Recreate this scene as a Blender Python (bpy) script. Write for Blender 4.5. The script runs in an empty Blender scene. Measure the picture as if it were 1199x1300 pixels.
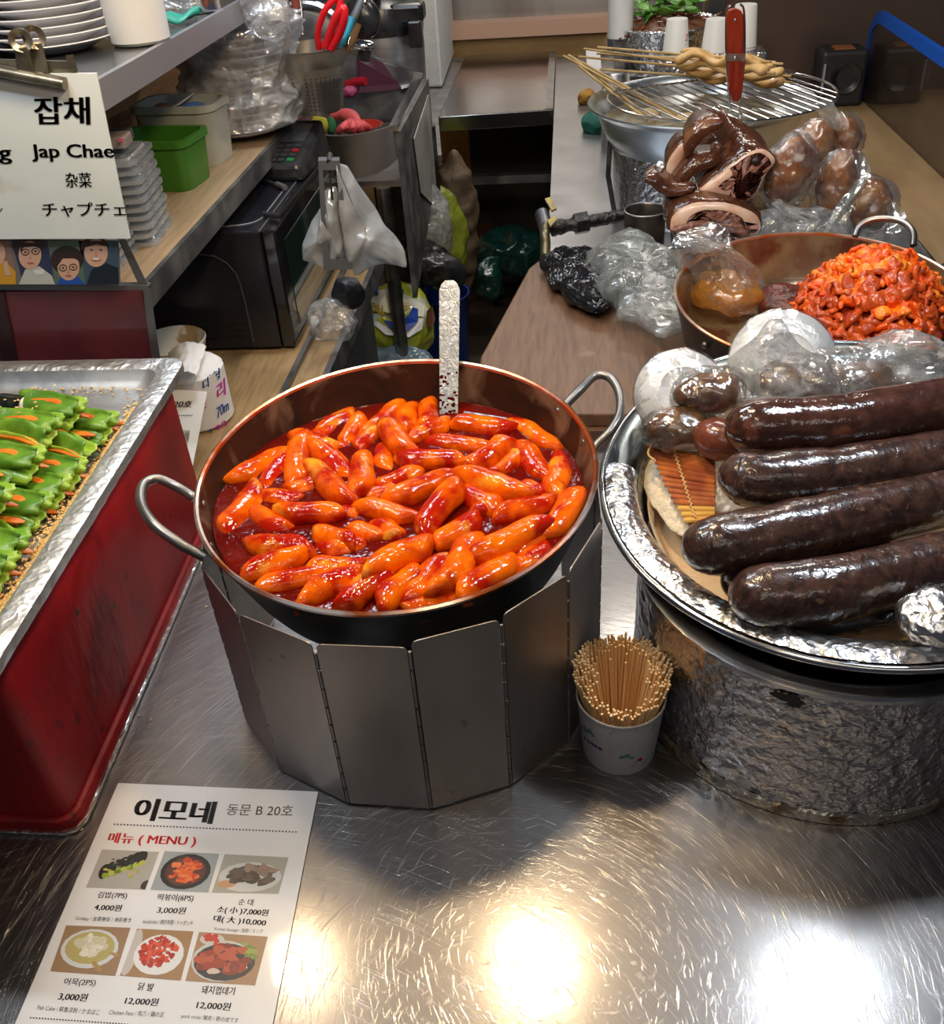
import bpy, math, random
import numpy as np
from mathutils import Vector, Matrix, Euler, noise
random.seed(11)
PI = math.pi
SC = bpy.context.scene
COL = SC.collection

# ------------------------------------------------------------------ camera
FP, PCX, PCY, CH = 1200.0, 599.5, 650.0, 0.80      # focal length in pixels, picture centre, height above the counter top
dn = Vector((125, 1650, FP)).normalized()
fw = Vector((720 - PCX, -231 - PCY, FP)); fw = (fw - fw.dot(dn) * dn).normalized()
rt = dn.cross(fw)
RW = Matrix((rt, fw, -dn))                          # camera (x right, y down, z forward) -> world
CAM = Vector((0, 0, CH))
cd = bpy.data.cameras.new('camera'); cam = bpy.data.objects.new('camera', cd); COL.objects.link(cam)
cx_, cy_, cz_ = RW.col[0], RW.col[1], RW.col[2]
cam.matrix_world = Matrix(((cx_[0], -cy_[0], -cz_[0], 0), (cx_[1], -cy_[1], -cz_[1], 0), (cx_[2], -cy_[2], -cz_[2], CH), (0, 0, 0, 1)))
cd.sensor_fit = 'HORIZONTAL'; cd.sensor_width = 36.0; cd.lens = 36.0 * FP / 1199.0
cd.clip_start = 0.02; cd.clip_end = 50
SC.camera = cam

# ------------------------------------------------------------------ world, lamps, exposure
w = bpy.data.worlds.new('world'); SC.world = w; w.use_nodes = True
w.node_tree.nodes['Background'].inputs[0].default_value = (0.75, 0.82, 1.0, 1)
w.node_tree.nodes['Background'].inputs[1].default_value = 0.04
def point(name, loc, power, col, r=0.05):
    l = bpy.data.lights.new(name, 'POINT'); l.energy = power; l.color = col; l.shadow_soft_size = r
    o = bpy.data.objects.new(name, l); o.location = loc; COL.objects.link(o); return o
def area(name, loc, power, col, sx, sy, aim=None):
    l = bpy.data.lights.new(name, 'AREA'); l.shape = 'RECTANGLE'; l.size = sx; l.size_y = sy; l.energy = power; l.color = col
    o = bpy.data.objects.new(name, l); o.location = loc; COL.objects.link(o)
    if aim: o.rotation_euler = (Vector(aim) - Vector(loc)).to_track_quat('-Z', 'Y').to_euler()
    return o
WARM, COOL, WHITE = (1.0, 0.74, 0.44), (0.80, 0.90, 1.0), (1.0, 0.93, 0.84)
point('warm_bulb_or_fill_light', (-0.53, 0.945, 1.0), 8.0, WARM, 0.045)
point('warm_bulb_or_fill_light', (-0.065, 0.968, 1.0), 15, WARM, 0.045)
area('cool_panel_light', (0.461, 0.925, 1.0), 4.2, COOL, 0.11, 0.11)
area('market_aisle_light', (0.1, -0.8, 1.75), 5.0, WHITE, 2.2, 0.35, (0.0, 1.0, 0.1))
point('warm_bulb_or_fill_light', (0.02, 0.33, 1.15), 5.5, WARM, 0.05)  # added warm fill from the viewer's side, brightens the skewer sticks
area('left_fill_light', (-0.70, 0.62, 1.45), 7, COOL, 0.4, 0.06)  # unseen cool fill, added to brighten the sign, plates and gimbap
area('ceiling_tube_light', (0.35, 2.2, 1.35), 8, WHITE, 0.5, 0.06)
area('ceiling_tube_light', (-0.45, 1.7, 1.25), 8, COOL, 0.45, 0.06)
area('ceiling_tube_light', (0.1, 3.6, 1.3), 14, WHITE, 1.4, 0.12)
SC.view_settings.view_transform = 'Standard'; SC.view_settings.look = 'None'
SC.view_settings.gamma = 1; SC.view_settings.use_curve_mapping = False; SC.view_settings.exposure = 0.0
SC.cycles.max_bounces = 8; SC.cycles.transparent_max_bounces = 14; SC.cycles.transmission_bounces = 6
SC.cycles.caustics_reflective = False; SC.cycles.caustics_refractive = False
SC.cycles.sample_clamp_indirect = 4.0

# ------------------------------------------------------------------ points of the photograph on real planes
def A(x, y, z=0.0):
    d = RW @ Vector((x - PCX, y - PCY, FP)); return CAM + d * ((z - CH) / d.z)
def AY(x, y, Y):
    d = RW @ Vector((x - PCX, y - PCY, FP)); return CAM + d * (Y / d.y)
def AX(x, y, X):
    d = RW @ Vector((x - PCX, y - PCY, FP)); return CAM + d * (X / d.x)

# ------------------------------------------------------------------ materials
def links(nt): return nt.links.new
def pbr(name, col, rough=0.5, metal=0.0, col2=None, scale=30.0, ramp=(0.42, 0.6), detail=4.0, stretch=(1, 1, 1), bump=0.0, bscale=80.0, bdetail=3.0,
        bstretch=None, coat=0.0, sss=0.0, spec=0.5, rough2=None, rand=True, vor=False, crinkle=0.0, cscale=60.0, col3=None, ramp3=(0.6, 0.68), scale3=60.0, emit=None, alpha=1.0, trans=0.0, distort=0.0):
    m = bpy.data.materials.new(name); m.use_nodes = True; nt = m.node_tree; L = nt.links.new; N = nt.nodes.new
    b = nt.nodes['Principled BSDF']
    b.inputs['Base Color'].default_value = (*col, 1); b.inputs['Roughness'].default_value = rough; b.inputs['Metallic'].default_value = metal
    b.inputs['Coat Weight'].default_value = coat; b.inputs['Coat Roughness'].default_value = 0.06
    b.inputs['Specular IOR Level'].default_value = spec
    b.inputs['Alpha'].default_value = alpha; b.inputs['Transmission Weight'].default_value = trans
    if sss:
        b.inputs['Subsurface Weight'].default_value = sss; b.inputs['Subsurface Radius'].default_value = (0.012, 0.005, 0.002); b.inputs['Subsurface Scale'].default_value = 0.6
    if emit:
        b.inputs['Emission Color'].default_value = (*emit[0], 1); b.inputs['Emission Strength'].default_value = emit[1]
    tc = N('ShaderNodeTexCoord'); vec = tc.outputs['Object']
    if rand:
        oi = N('ShaderNodeObjectInfo'); mu = N('ShaderNodeMath'); mu.operation = 'MULTIPLY'; mu.inputs[1].default_value = 37.0; L(oi.outputs['Random'], mu.inputs[0])
        ad = N('ShaderNodeVectorMath'); ad.operation = 'ADD'; L(vec, ad.inputs[0]); L(mu.outputs[0], ad.inputs[1]); vec = ad.outputs[0]
    def tex(sc, de, st, voro=False):
        mp = N('ShaderNodeMapping'); mp.inputs['Scale'].default_value = st; L(vec, mp.inputs['Vector'])
        if voro:
            t = N('ShaderNodeTexVoronoi'); t.inputs['Scale'].default_value = sc; L(mp.outputs[0], t.inputs['Vector']); return t.outputs['Distance']
        t = N('ShaderNodeTexNoise'); t.inputs['Scale'].default_value = sc; t.inputs['Detail'].default_value = de; t.inputs['Distortion'].default_value = distort; L(mp.outputs[0], t.inputs['Vector'])
        return t.outputs['Fac']
    def rampn(src, a, bb):
        r = N('ShaderNodeMapRange'); r.inputs[1].default_value = a; r.inputs[2].default_value = bb; L(src, r.inputs[0]); return r.outputs[0]
    colout = None
    if col2 is not None:
        f = rampn(tex(scale, detail, stretch, vor), *ramp)
        mx = N('ShaderNodeMix'); mx.data_type = 'RGBA'; mx.inputs[6].default_value = (*col, 1); mx.inputs[7].default_value = (*col2, 1); L(f, mx.inputs[0]); colout = mx.outputs[2]
        if rough2 is not None:
            rr = N('ShaderNodeMapRange'); rr.inputs[3].default_value = rough; rr.inputs[4].default_value = rough2; L(f, rr.inputs[0]); L(rr.outputs[0], b.inputs['Roughness'])
    if col3 is not None:
        f3 = rampn(tex(scale3, 5, (1, 1, 1)), *ramp3)
        mx3 = N('ShaderNodeMix'); mx3.data_type = 'RGBA'; mx3.inputs[7].default_value = (*col3, 1); L(f3, mx3.inputs[0])
        if colout: L(colout, mx3.inputs[6])
        else: mx3.inputs[6].default_value = (*col, 1)
        colout = mx3.outputs[2]
    if colout: L(colout, b.inputs['Base Color'])
    nrm = None
    if bump:
        bn = N('ShaderNodeBump'); bn.inputs['Strength'].default_value = 1.0; bn.inputs['Distance'].default_value = bump
        L(tex(bscale, bdetail, bstretch or stretch), bn.inputs['Height']); nrm = bn.outputs[0]
    if crinkle:                                           # crumpled foil or film: creases between facets
        nz = N('ShaderNodeTexNoise'); nz.inputs['Scale'].default_value = cscale * 0.6; nz.inputs['Detail'].default_value = 2; L(vec, nz.inputs['Vector'])
        sc_ = N('ShaderNodeVectorMath'); sc_.operation = 'SCALE'; sc_.inputs['Scale'].default_value = 1.2 / cscale; L(nz.outputs['Color'], sc_.inputs[0])
        a2 = N('ShaderNodeVectorMath'); a2.operation = 'ADD'; L(vec, a2.inputs[0]); L(sc_.outputs[0], a2.inputs[1])
        v1 = N('ShaderNodeTexVoronoi'); v1.inputs['Scale'].default_value = cscale; L(a2.outputs[0], v1.inputs['Vector'])
        v2 = N('ShaderNodeTexVoronoi'); v2.inputs['Scale'].default_value = cscale * 2.3; L(a2.outputs[0], v2.inputs['Vector'])
        sm = N('ShaderNodeMath'); sm.operation = 'MULTIPLY_ADD'; sm.inputs[1].default_value = 0.45; L(v2.outputs['Distance'], sm.inputs[0]); L(v1.outputs['Distance'], sm.inputs[2])
        b2 = N('ShaderNodeBump'); b2.inputs['Distance'].default_value = crinkle; L(sm.outputs[0], b2.inputs['Height'])
        if nrm: L(nrm, b2.inputs['Normal'])
        nrm = b2.outputs[0]
    if nrm:
        L(nrm, b.inputs['Normal'])
        if coat: L(nrm, b.inputs['Coat Normal'])
    return m

def film(name, tint=(0.9, 0.93, 0.95), veil=(0.06, 0.45), rough=0.12, cscale=55.0, crinkle=0.002, gloss=0.22):
    """clear plastic film: mostly see-through, with glossy creases and a milky veil"""
    m = bpy.data.materials.new(name); m.use_nodes = True; nt = m.node_tree; nt.nodes.clear(); L = nt.links.new; N = nt.nodes.new
    out = N('ShaderNodeOutputMaterial'); tr = N('ShaderNodeBsdfTransparent'); tr.inputs[0].default_value = (1, 1, 1, 1)
    di = N('ShaderNodeBsdfDiffuse'); di.inputs[0].default_value = (*tint, 1)
    tl = N('ShaderNodeBsdfTranslucent'); tl.inputs[0].default_value = (*tint, 1)
    gl = N('ShaderNodeBsdfGlossy'); gl.inputs['Roughness'].default_value = rough
    tc = N('ShaderNodeTexCoord'); nz = N('ShaderNodeTexNoise'); nz.inputs['Scale'].default_value = cscale * 0.5; nz.inputs['Detail'].default_value = 5; nz.inputs['Distortion'].default_value = 1.5; L(tc.outputs['Object'], nz.inputs['Vector'])
    sc_ = N('ShaderNodeVectorMath'); sc_.operation = 'SCALE'; sc_.inputs['Scale'].default_value = 1.5 / cscale; L(nz.outputs['Color'], sc_.inputs[0])
    ad = N('ShaderNodeVectorMath'); L(tc.outputs['Object'], ad.inputs[0]); L(sc_.outputs[0], ad.inputs[1])
    vo = N('ShaderNodeTexVoronoi'); vo.inputs['Scale'].default_value = cscale; L(ad.outputs[0], vo.inputs['Vector'])
    bp = N('ShaderNodeBump'); bp.inputs['Distance'].default_value = crinkle; L(vo.outputs['Distance'], bp.inputs['Height'])
    for s in (gl, di): L(bp.outputs[0], s.inputs['Normal'])
    r = N('ShaderNodeMapRange'); r.inputs[1].default_value = 0.4; r.inputs[2].default_value = 0.7; r.inputs[3].default_value = veil[0]; r.inputs[4].default_value = veil[1]; L(nz.outputs['Fac'], r.inputs[0])
    m0 = N('ShaderNodeMixShader'); m0.inputs[0].default_value = 0.45; L(di.outputs[0], m0.inputs[1]); L(tl.outputs[0], m0.inputs[2])
    m1 = N('ShaderNodeMixShader'); L(r.outputs[0], m1.inputs[0]); L(tr.outputs[0], m1.inputs[1]); L(m0.outputs[0], m1.inputs[2])
    fr = N('ShaderNodeFresnel'); fr.inputs[0].default_value = 1.45; L(bp.outputs[0], fr.inputs['Normal'])
    ma = N('ShaderNodeMath'); ma.operation = 'ADD'; ma.inputs[1].default_value = gloss * 0.3; ma.use_clamp = True; L(fr.outputs[0], ma.inputs[0])
    mn = N('ShaderNodeMath'); mn.operation = 'MINIMUM'; mn.inputs[1].default_value = 0.5; L(ma.outputs[0], mn.inputs[0])
    m2 = N('ShaderNodeMixShader'); L(mn.outputs[0], m2.inputs[0]); L(m1.outputs[0], m2.inputs[1]); L(gl.outputs[0], m2.inputs[2])
    L(m2.outputs[0], out.inputs[0]); return m

def counter_steel():
    """stainless sheet with fine scratches, their glint round the bulb reflection painted as pale arcs"""
    m = bpy.data.materials.new('scratched_stainless'); m.use_nodes = True; nt = m.node_tree; L = nt.links.new; N = nt.nodes.new; b = nt.nodes['Principled BSDF']
    b.inputs['Metallic'].default_value = 1.0
    tc = N('ShaderNodeTexCoord'); prev = None
    for k, (x, y, wid) in enumerate(((-0.03, 0.42, 2800), (-0.06, 0.36, 3400), (0.02, 0.46, 2400), (-0.30, 0.05, 3000))):  # most arcs circle the bulb reflection, putting its glint into the colour
        s = N('ShaderNodeVectorMath'); s.operation = 'SUBTRACT'; s.inputs[1].default_value = (x, y, 0); L(tc.outputs['Object'], s.inputs[0])
        ln = N('ShaderNodeVectorMath'); ln.operation = 'LENGTH'; L(s.outputs[0], ln.inputs[0])
        sp = N('ShaderNodeSeparateXYZ'); L(s.outputs[0], sp.inputs[0])
        at = N('ShaderNodeMath'); at.operation = 'ARCTAN2'; L(sp.outputs[1], at.inputs[0]); L(sp.outputs[0], at.inputs[1])
        cb = N('ShaderNodeCombineXYZ'); m1 = N('ShaderNodeMath'); m1.operation = 'MULTIPLY'; m1.inputs[1].default_value = wid; L(ln.outputs['Value'], m1.inputs[0])
        m2 = N('ShaderNodeMath'); m2.operation = 'MULTIPLY'; m2.inputs[1].default_value = 4.5; L(at.outputs[0], m2.inputs[0])
        L(m1.outputs[0], cb.inputs[0]); L(m2.outputs[0], cb.inputs[1]); cb.inputs[2].default_value = k * 9.7
        nz = N('ShaderNodeTexNoise'); nz.inputs['Scale'].default_value = 1.0; nz.inputs['Detail'].default_value = 2.0; L(cb.outputs[0], nz.inputs['Vector'])
        r = N('ShaderNodeMapRange'); r.inputs[1].default_value = 0.63; r.inputs[2].default_value = 0.84; L(nz.outputs['Fac'], r.inputs[0])
        if prev is None: prev = r.outputs[0]
        else:
            mx = N('ShaderNodeMath'); mx.operation = 'MAXIMUM'; L(prev, mx.inputs[0]); L(r.outputs[0], mx.inputs[1]); prev = mx.outputs[0]
    big = N('ShaderNodeTexNoise'); big.inputs['Scale'].default_value = 5; big.inputs['Detail'].default_value = 4; L(tc.outputs['Object'], big.inputs['Vector'])
    rr = N('ShaderNodeMapRange'); rr.inputs[3].default_value = 0.36; rr.inputs[4].default_value = 0.44; L(big.outputs['Fac'], rr.inputs[0])
    ra = N('ShaderNodeMath'); ra.operation = 'MULTIPLY_ADD'; ra.inputs[1].default_value = 0.22; L(prev, ra.inputs[0]); L(rr.outputs[0], ra.inputs[2]); L(ra.outputs[0], b.inputs['Roughness'])
    mx = N('ShaderNodeMix'); mx.data_type = 'RGBA'; mx.inputs[6].default_value = (0.19, 0.178, 0.175, 1); mx.inputs[7].default_value = (0.58, 0.54, 0.50, 1); L(prev, mx.inputs[0]); L(mx.outputs[2], b.inputs['Base Color'])
    bp = N('ShaderNodeBump'); bp.inputs['Distance'].default_value = 0.00013; L(prev, bp.inputs['Height']); L(bp.outputs[0], b.inputs['Normal'])
    g1 = N('ShaderNodeBsdfGlossy'); g1.inputs['Roughness'].default_value = 0.17; g1.inputs['Color'].default_value = (0.5, 0.48, 0.46, 1); L(bp.outputs[0], g1.inputs['Normal'])
    ms = N('ShaderNodeMixShader'); ms.inputs[0].default_value = 0.26; L(b.outputs[0], ms.inputs[1]); L(g1.outputs[0], ms.inputs[2]); L(ms.outputs[0], nt.nodes['Material Output'].inputs[0])
    return m

# ------------------------------------------------------------------ geometry
class G:
    def __init__(s): s.v = []; s.f = []; s.m = []
    def add(s, vf, mi=0):
        v, f = vf; n = len(s.v); s.v += [tuple(p) for p in v]; s.f += [tuple(i + n for i in q) for q in f]; s.m += [mi] * len(f); return s
def geo(*parts):
    g = G()
    for p in parts: g.add(p)
    return g
def box(c, s, R=None):
    v = [Vector((x * s[0] / 2, y * s[1] / 2, z * s[2] / 2)) for x in (-1, 1) for y in (-1, 1) for z in (-1, 1)]
    if R is not None:
        if isinstance(R, (int, float)): R = Matrix.Rotation(R, 3, 'Z')
        v = [R @ p for p in v]
    v = [p + Vector(c) for p in v]
    return v, [(0, 1, 3, 2), (4, 6, 7, 5), (0, 4, 5, 1), (2, 3, 7, 6), (0, 2, 6, 4), (1, 5, 7, 3)]
def bb(x0, x1, y0, y1, z0, z1): return box(((x0 + x1) / 2, (y0 + y1) / 2, (z0 + z1) / 2), (x1 - x0, y1 - y0, z1 - z0))
def hexa(b4, t4):
    v = list(b4) + list(t4); return v, [(3, 2, 1, 0), (4, 5, 6, 7), (0, 1, 5, 4), (1, 2, 6, 5), (2, 3, 7, 6), (3, 0, 4, 7)]
def lathe(prof, c=(0, 0, 0), seg=64, a0=0.0, a1=2 * PI, wob=None, sx=1.0, sy=1.0):
    full = abs(a1 - a0 - 2 * PI) < 1e-6; n = seg if full else seg + 1; v = []; f = []
    for i in range(n):
        a = a0 + (a1 - a0) * i / seg
        for r, z in prof:
            rr = r + (wob(a, z) if wob and r > 1e-6 else 0)
            v.append((c[0] + sx * rr * math.cos(a), c[1] + sy * rr * math.sin(a), c[2] + z))
    k = len(prof)
    for i in range(seg):
        j = (i + 1) % n
        for q in range(k - 1): f.append((i * k + q, j * k + q, j * k + q + 1, i * k + q + 1))
    return v, f
def tube(path, r, n=10, caps=True, flat=None, up=None):
    P = [Vector(p) for p in path]; v = []; f = []; prev = None
    for i, p in enumerate(P):
        t = (P[min(i + 1, len(P) - 1)] - P[max(i - 1, 0)]); t = t.normalized() if t.length > 1e-9 else Vector((0, 0, 1))
        if prev is None:
            u = Vector(up) if up else (Vector((0, 0, 1)) if abs(t.z) < 0.9 else Vector((1, 0, 0)))
        else: u = prev
        u = (u - u.dot(t) * t).normalized(); prev = u; w_ = t.cross(u)
        rr = r[i] if isinstance(r, (list, tuple)) else r
        for k in range(n):
            a = 2 * PI * k / n; v.append(p + u * (rr * math.cos(a) * (flat or 1.0)) + w_ * (rr * math.sin(a)))
    for i in range(len(P) - 1):
        for k in range(n): f.append((i * n + k, i * n + (k + 1) % n, (i + 1) * n + (k + 1) % n, (i + 1) * n + k))
    if caps: f.append(tuple(range(n))[::-1]); f.append(tuple(range((len(P) - 1) * n, len(P) * n)))
    return v, f
def arcpath(pts, n=8):
    """Catmull-Rom through pts"""
    P = [Vector(p) for p in pts]; P = [2 * P[0] - P[1]] + P + [2 * P[-1] - P[-2]]; out = []
    for i in range(1, len(P) - 2):
        for k in range(n):
            t = k / n; a, b, c, d = P[i - 1], P[i], P[i + 1], P[i + 2]
            out.append(0.5 * ((2 * b) + (c - a) * t + (2 * a - 5 * b + 4 * c - d) * t * t + (3 * b - a - 3 * c + d) * t ** 3))
    out.append(P[-2]); return out
_ico = {}
def ico(sub):
    if sub not in _ico:
        import bmesh
        bm = bmesh.new(); bmesh.ops.create_icosphere(bm, subdivisions=sub, radius=1.0)
        _ico[sub] = ([v.co.copy() for v in bm.verts], [tuple(v.index for v in f.verts) for f in bm.faces]); bm.free()
    return _ico[sub]
def blob(c, r, sub=3, amp=0.0, sc=8.0, R=None, seed=0.0, ridge=False, amp2=0.0, sc2=30.0):
    V, F = ico(sub); out = []
    for p in V:
        q = Vector((p.x * r[0], p.y * r[1], p.z * r[2])); h = 0
        s_ = Vector((seed, seed * 1.7, -seed))
        if amp:
            n_ = noise.noise(q * sc + s_); h += amp * ((1 - 2 * abs(n_)) if ridge else n_)
        if amp2:
            n_ = noise.noise(q * sc2 + s_ * 2); h += amp2 * ((1 - 2 * abs(n_)) if ridge else n_)
        q = q + p * h
        if R is not None: q = R @ q
        out.append(q + Vector(c))
    return out, F
def grid(fn, nu, nv):
    v = [fn(i / nu, j / nv) for i in range(nu + 1) for j in range(nv + 1)]
    f = [(i * (nv + 1) + j, (i + 1) * (nv + 1) + j, (i + 1) * (nv + 1) + j + 1, i * (nv + 1) + j + 1) for i in range(nu) for j in range(nv)]
    return v, f
def loft(rings, caps=True):
    n = len(rings[0]); v = [p for r in rings for p in r]; f = []
    for i in range(len(rings) - 1):
        for k in range(n): f.append((i * n + k, i * n + (k + 1) % n, (i + 1) * n + (k + 1) % n, (i + 1) * n + k))
    if caps: f.append(tuple(range(n))[::-1]); f.append(tuple(range((len(rings) - 1) * n, len(rings) * n)))
    return v, f
def quad(a, b, c, d): return [Vector(a), Vector(b), Vector(c), Vector(d)], [(0, 1, 2, 3)]
def poly(pts): return [Vector(p) for p in pts], [tuple(range(len(pts)))]
def slab(pts, t):
    """polygon given by its visible points, t thick downwards (or away from the viewer) along its normal"""
    P = [Vector(p) for p in pts]; n = (P[1] - P[0]).cross(P[-1] - P[0]).normalized()
    if n.z < -0.05 or (abs(n.z) <= 0.05 and n.y > 0): n = -n
    return loft([[p - n * t for p in P], P])
def rrect(w_, h_, r, n=5):
    out = []
    for cx, cy, a0 in ((w_ / 2 - r, h_ / 2 - r, 0), (-w_ / 2 + r, h_ / 2 - r, 90), (-w_ / 2 + r, -h_ / 2 + r, 180), (w_ / 2 - r, -h_ / 2 + r, 270)):
        for k in range(n + 1):
            a = math.radians(a0 + 90 * k / n); out.append((cx + r * math.cos(a), cy + r * math.sin(a)))
    return out

TM = {}
def _w(o): return TM.get(o.name, Matrix.Identity(4))
def obj(name, g, mats, parent=None, smooth=True, world=True, bevel=0.0, solid=0.0, sub=0, label=None, kind=None, angle=40):
    if not isinstance(g, G): g = geo(g)
    me = bpy.data.meshes.new(name); V = g.v
    if parent is not None and world:
        iv = _w(parent).inverted(); V = [tuple(iv @ Vector(p)) for p in V]
    me.from_pydata([tuple(p) for p in V], [], g.f); me.update()
    for m in (mats if isinstance(mats, (list, tuple)) else [mats]): me.materials.append(m)
    if len(me.materials) > 1: me.polygons.foreach_set('material_index', g.m)
    o = bpy.data.objects.new(name, me); COL.objects.link(o)
    if smooth:
        me.polygons.foreach_set('use_smooth', [True] * len(me.polygons))
        try: me.set_sharp_from_angle(angle=math.radians(angle))
        except Exception: pass
    if parent is not None: o.parent = parent; TM[o.name] = _w(parent)
    if solid: md = o.modifiers.new('solid', 'SOLIDIFY'); md.thickness = solid; md.offset = -1
    if bevel: md = o.modifiers.new('bevel', 'BEVEL'); md.width = bevel; md.segments = 2; md.limit_method = 'ANGLE'
    if sub: md = o.modifiers.new('sub', 'SUBSURF'); md.levels = sub; md.render_levels = sub
    if label: o['label'] = label
    if kind: o['kind'] = kind
    return o
def thing(name, label, cat, loc=(0, 0, 0), rot=(0, 0, 0), group=None):
    o = bpy.data.objects.new(name, None); COL.objects.link(o); o.empty_display_size = 0.02
    o.location = loc; o.rotation_euler = rot; o['label'] = label; o['category'] = cat
    if group: o['group'] = group
    TM[o.name] = Matrix.LocRotScale(Vector(loc), Euler(rot), None); return o
def tag(o, label, cat, group=None, kind=None):
    o['label'] = label; o['category'] = cat
    if group: o['group'] = group
    if kind: o['kind'] = kind
    return o
def rebase(o, p):
    """move a one-mesh object's origin to p (its base)"""
    o.data.transform(Matrix.Translation(-Vector(p))); o.location = p; TM[o.name] = Matrix.Translation(Vector(p)); return o
def inst(src, name, loc, rot=(0, 0, 0), scale=(1, 1, 1)):
    o = src.copy(); o.name = name; COL.objects.link(o); o.location = loc; o.rotation_euler = rot; o.scale = scale; return o
def tree_copy(root, loc, rot=(0, 0, 0), label=None):
    r = root.copy(); COL.objects.link(r); r.location = loc; r.rotation_euler = rot
    if label: r['label'] = label
    for ch in list(root.children):
        c = ch.copy(); COL.objects.link(c); c.parent = r
        for g2 in list(ch.children):
            d = g2.copy(); COL.objects.link(d); d.parent = c
    return r

def text_geo(s, bl, br, tl, off=0.0):
    """flat lettering filling the parallelogram bl-br-tl"""
    c = bpy.data.curves.new('lettering', 'FONT'); c.body = s; c.offset = 0.0; c.resolution_u = 3
    o = bpy.data.objects.new('lettering', c); COL.objects.link(o)
    bpy.context.view_layer.update()
    me = bpy.data.meshes.new_from_object(o.evaluated_get(bpy.context.evaluated_depsgraph_get()))
    co = [v.co.copy() for v in me.vertices]; fs = [tuple(p.vertices) for p in me.polygons]
    bpy.data.objects.remove(o); bpy.data.curves.remove(c); bpy.data.meshes.remove(me)
    if not co: return [], []
    x0 = min(p.x for p in co); x1 = max(p.x for p in co); y0 = min(p.y for p in co); y1 = max(p.y for p in co)
    bl, br, tl = Vector(bl), Vector(br), Vector(tl)
    V = [bl + (br - bl) * ((p.x - x0) / (x1 - x0)) + (tl - bl) * ((p.y - y0) / (y1 - y0)) for p in co]
    if off > 0.004:                                 # bold: the same strokes three times, a hair apart
        k = 0.035 if off < 0.015 else 0.075 if off < 0.04 else 0.12
        sh = (br - bl).normalized() * ((tl - bl).length * k); n = len(V); c0 = bl + (br - bl) * 0.5; fit = 1 - sh.length / max(1e-6, (br - bl).length); u_ = (br - bl).normalized()
        V = [p - u_ * ((p - c0).dot(u_) * (1 - fit)) for p in V]
        V = [p - sh * 0.5 for p in V] + V + [p + sh * 0.5 for p in V]; fs = fs + [tuple(i + n for i in q) for q in fs] + [tuple(i + 2 * n for i in q) for q in fs]
    return V, fs
def rnd(a, b): return random.uniform(a, b)

# ------------------------------------------------------------------ shared materials
STEEL = pbr('worn_steel', (0.42, 0.42, 0.43), 0.34, 1.0, (0.62, 0.61, 0.6), 18, (0.35, 0.7), stretch=(1, 1, 6), bump=0.0004, bscale=60, rough2=0.45)
STEELD = pbr('dull_dark_steel', (0.17, 0.17, 0.18), 0.42, 0.9, (0.3, 0.29, 0.28), 14, (0.4, 0.65), rough2=0.55)
STEELB = pbr('bright_steel', (0.72, 0.72, 0.73), 0.18, 1.0, (0.6, 0.6, 0.6), 40)
CHROME = pbr('polished_wire', (0.75, 0.75, 0.76), 0.16, 1.0)
PANELM = pbr('heat_stained_panel', (0.24, 0.22, 0.21), 0.42, 1.0, (0.40, 0.37, 0.35), 9, (0.35, 0.7), rough2=0.5, bump=0.0003, bscale=40, stretch=(1, 1, 0.35), col3=(0.13, 0.10, 0.08), ramp3=(0.68, 0.76), scale3=26)
FOIL = pbr('crinkled_foil', (0.80, 0.80, 0.81), 0.22, 1.0, (0.62, 0.62, 0.64), 30, crinkle=0.0026, cscale=62)
FOILF = pbr('fine_crinkled_foil', (0.82, 0.82, 0.83), 0.27, 1.0, crinkle=0.0026, cscale=62)
FOILPOT = pbr('greasy_foil', (0.62, 0.60, 0.60), 0.25, 1.0, (0.72, 0.70, 0.71), 12, (0.35, 0.65), bump=0.0035, bscale=40, bdetail=5, distort=1.6, crinkle=0.0020, cscale=80, col3=(0.16, 0.08, 0.04), ramp3=(0.70, 0.76), scale3=28)
TRAYM = pbr('aluminium_tray', (0.66, 0.68, 0.69), 0.46, 1.0, (0.72, 0.73, 0.73), 20, bump=0.0006, bscale=50, rough2=0.52)
BLACKP = pbr('black_plastic', (0.012, 0.012, 0.014), 0.25, col2=(0.03, 0.03, 0.032), scale=20)
BLACKM = pbr('matt_black', (0.02, 0.02, 0.022), 0.5)
IRON = pbr('black_iron', (0.035, 0.034, 0.034), 0.38, 0.7, (0.08, 0.075, 0.07), 30)
WHITE_P = pbr('white_plastic', (0.80, 0.81, 0.82), 0.35, col2=(0.74, 0.75, 0.75), scale=12)
WHITE_M = pbr('white_melamine', (0.84, 0.86, 0.92), 0.22, coat=0.3)
PAPER = pbr('white_paper', (0.84, 0.83, 0.81), 0.6)
INK = pbr('black_ink', (0.012, 0.012, 0.014), 0.5)
REDINK = pbr('red_ink', (0.72, 0.015, 0.02), 0.5)
WOODL = pbr('light_laminate_wood', (0.36, 0.24, 0.12), 0.40, col2=(0.26, 0.165, 0.075), scale=10, stretch=(14, 1.2, 1), ramp=(0.4, 0.65), col3=(0.13, 0.08, 0.04), ramp3=(0.60, 0.74), scale3=6)
WOODB = pbr('brown_wood_board', (0.17, 0.088, 0.048), 0.42, col2=(0.11, 0.053, 0.028), scale=9, stretch=(16, 1.4, 4), ramp=(0.38, 0.66), distort=0.6, bump=0.0004, bscale=30, col3=(0.22, 0.13, 0.08), ramp3=(0.62, 0.7), scale3=8)
PLY = pbr('worn_plywood', (0.42, 0.28, 0.14), 0.5, col2=(0.30, 0.19, 0.09), scale=5, stretch=(3, 1, 1), ramp=(0.35, 0.7))
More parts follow.
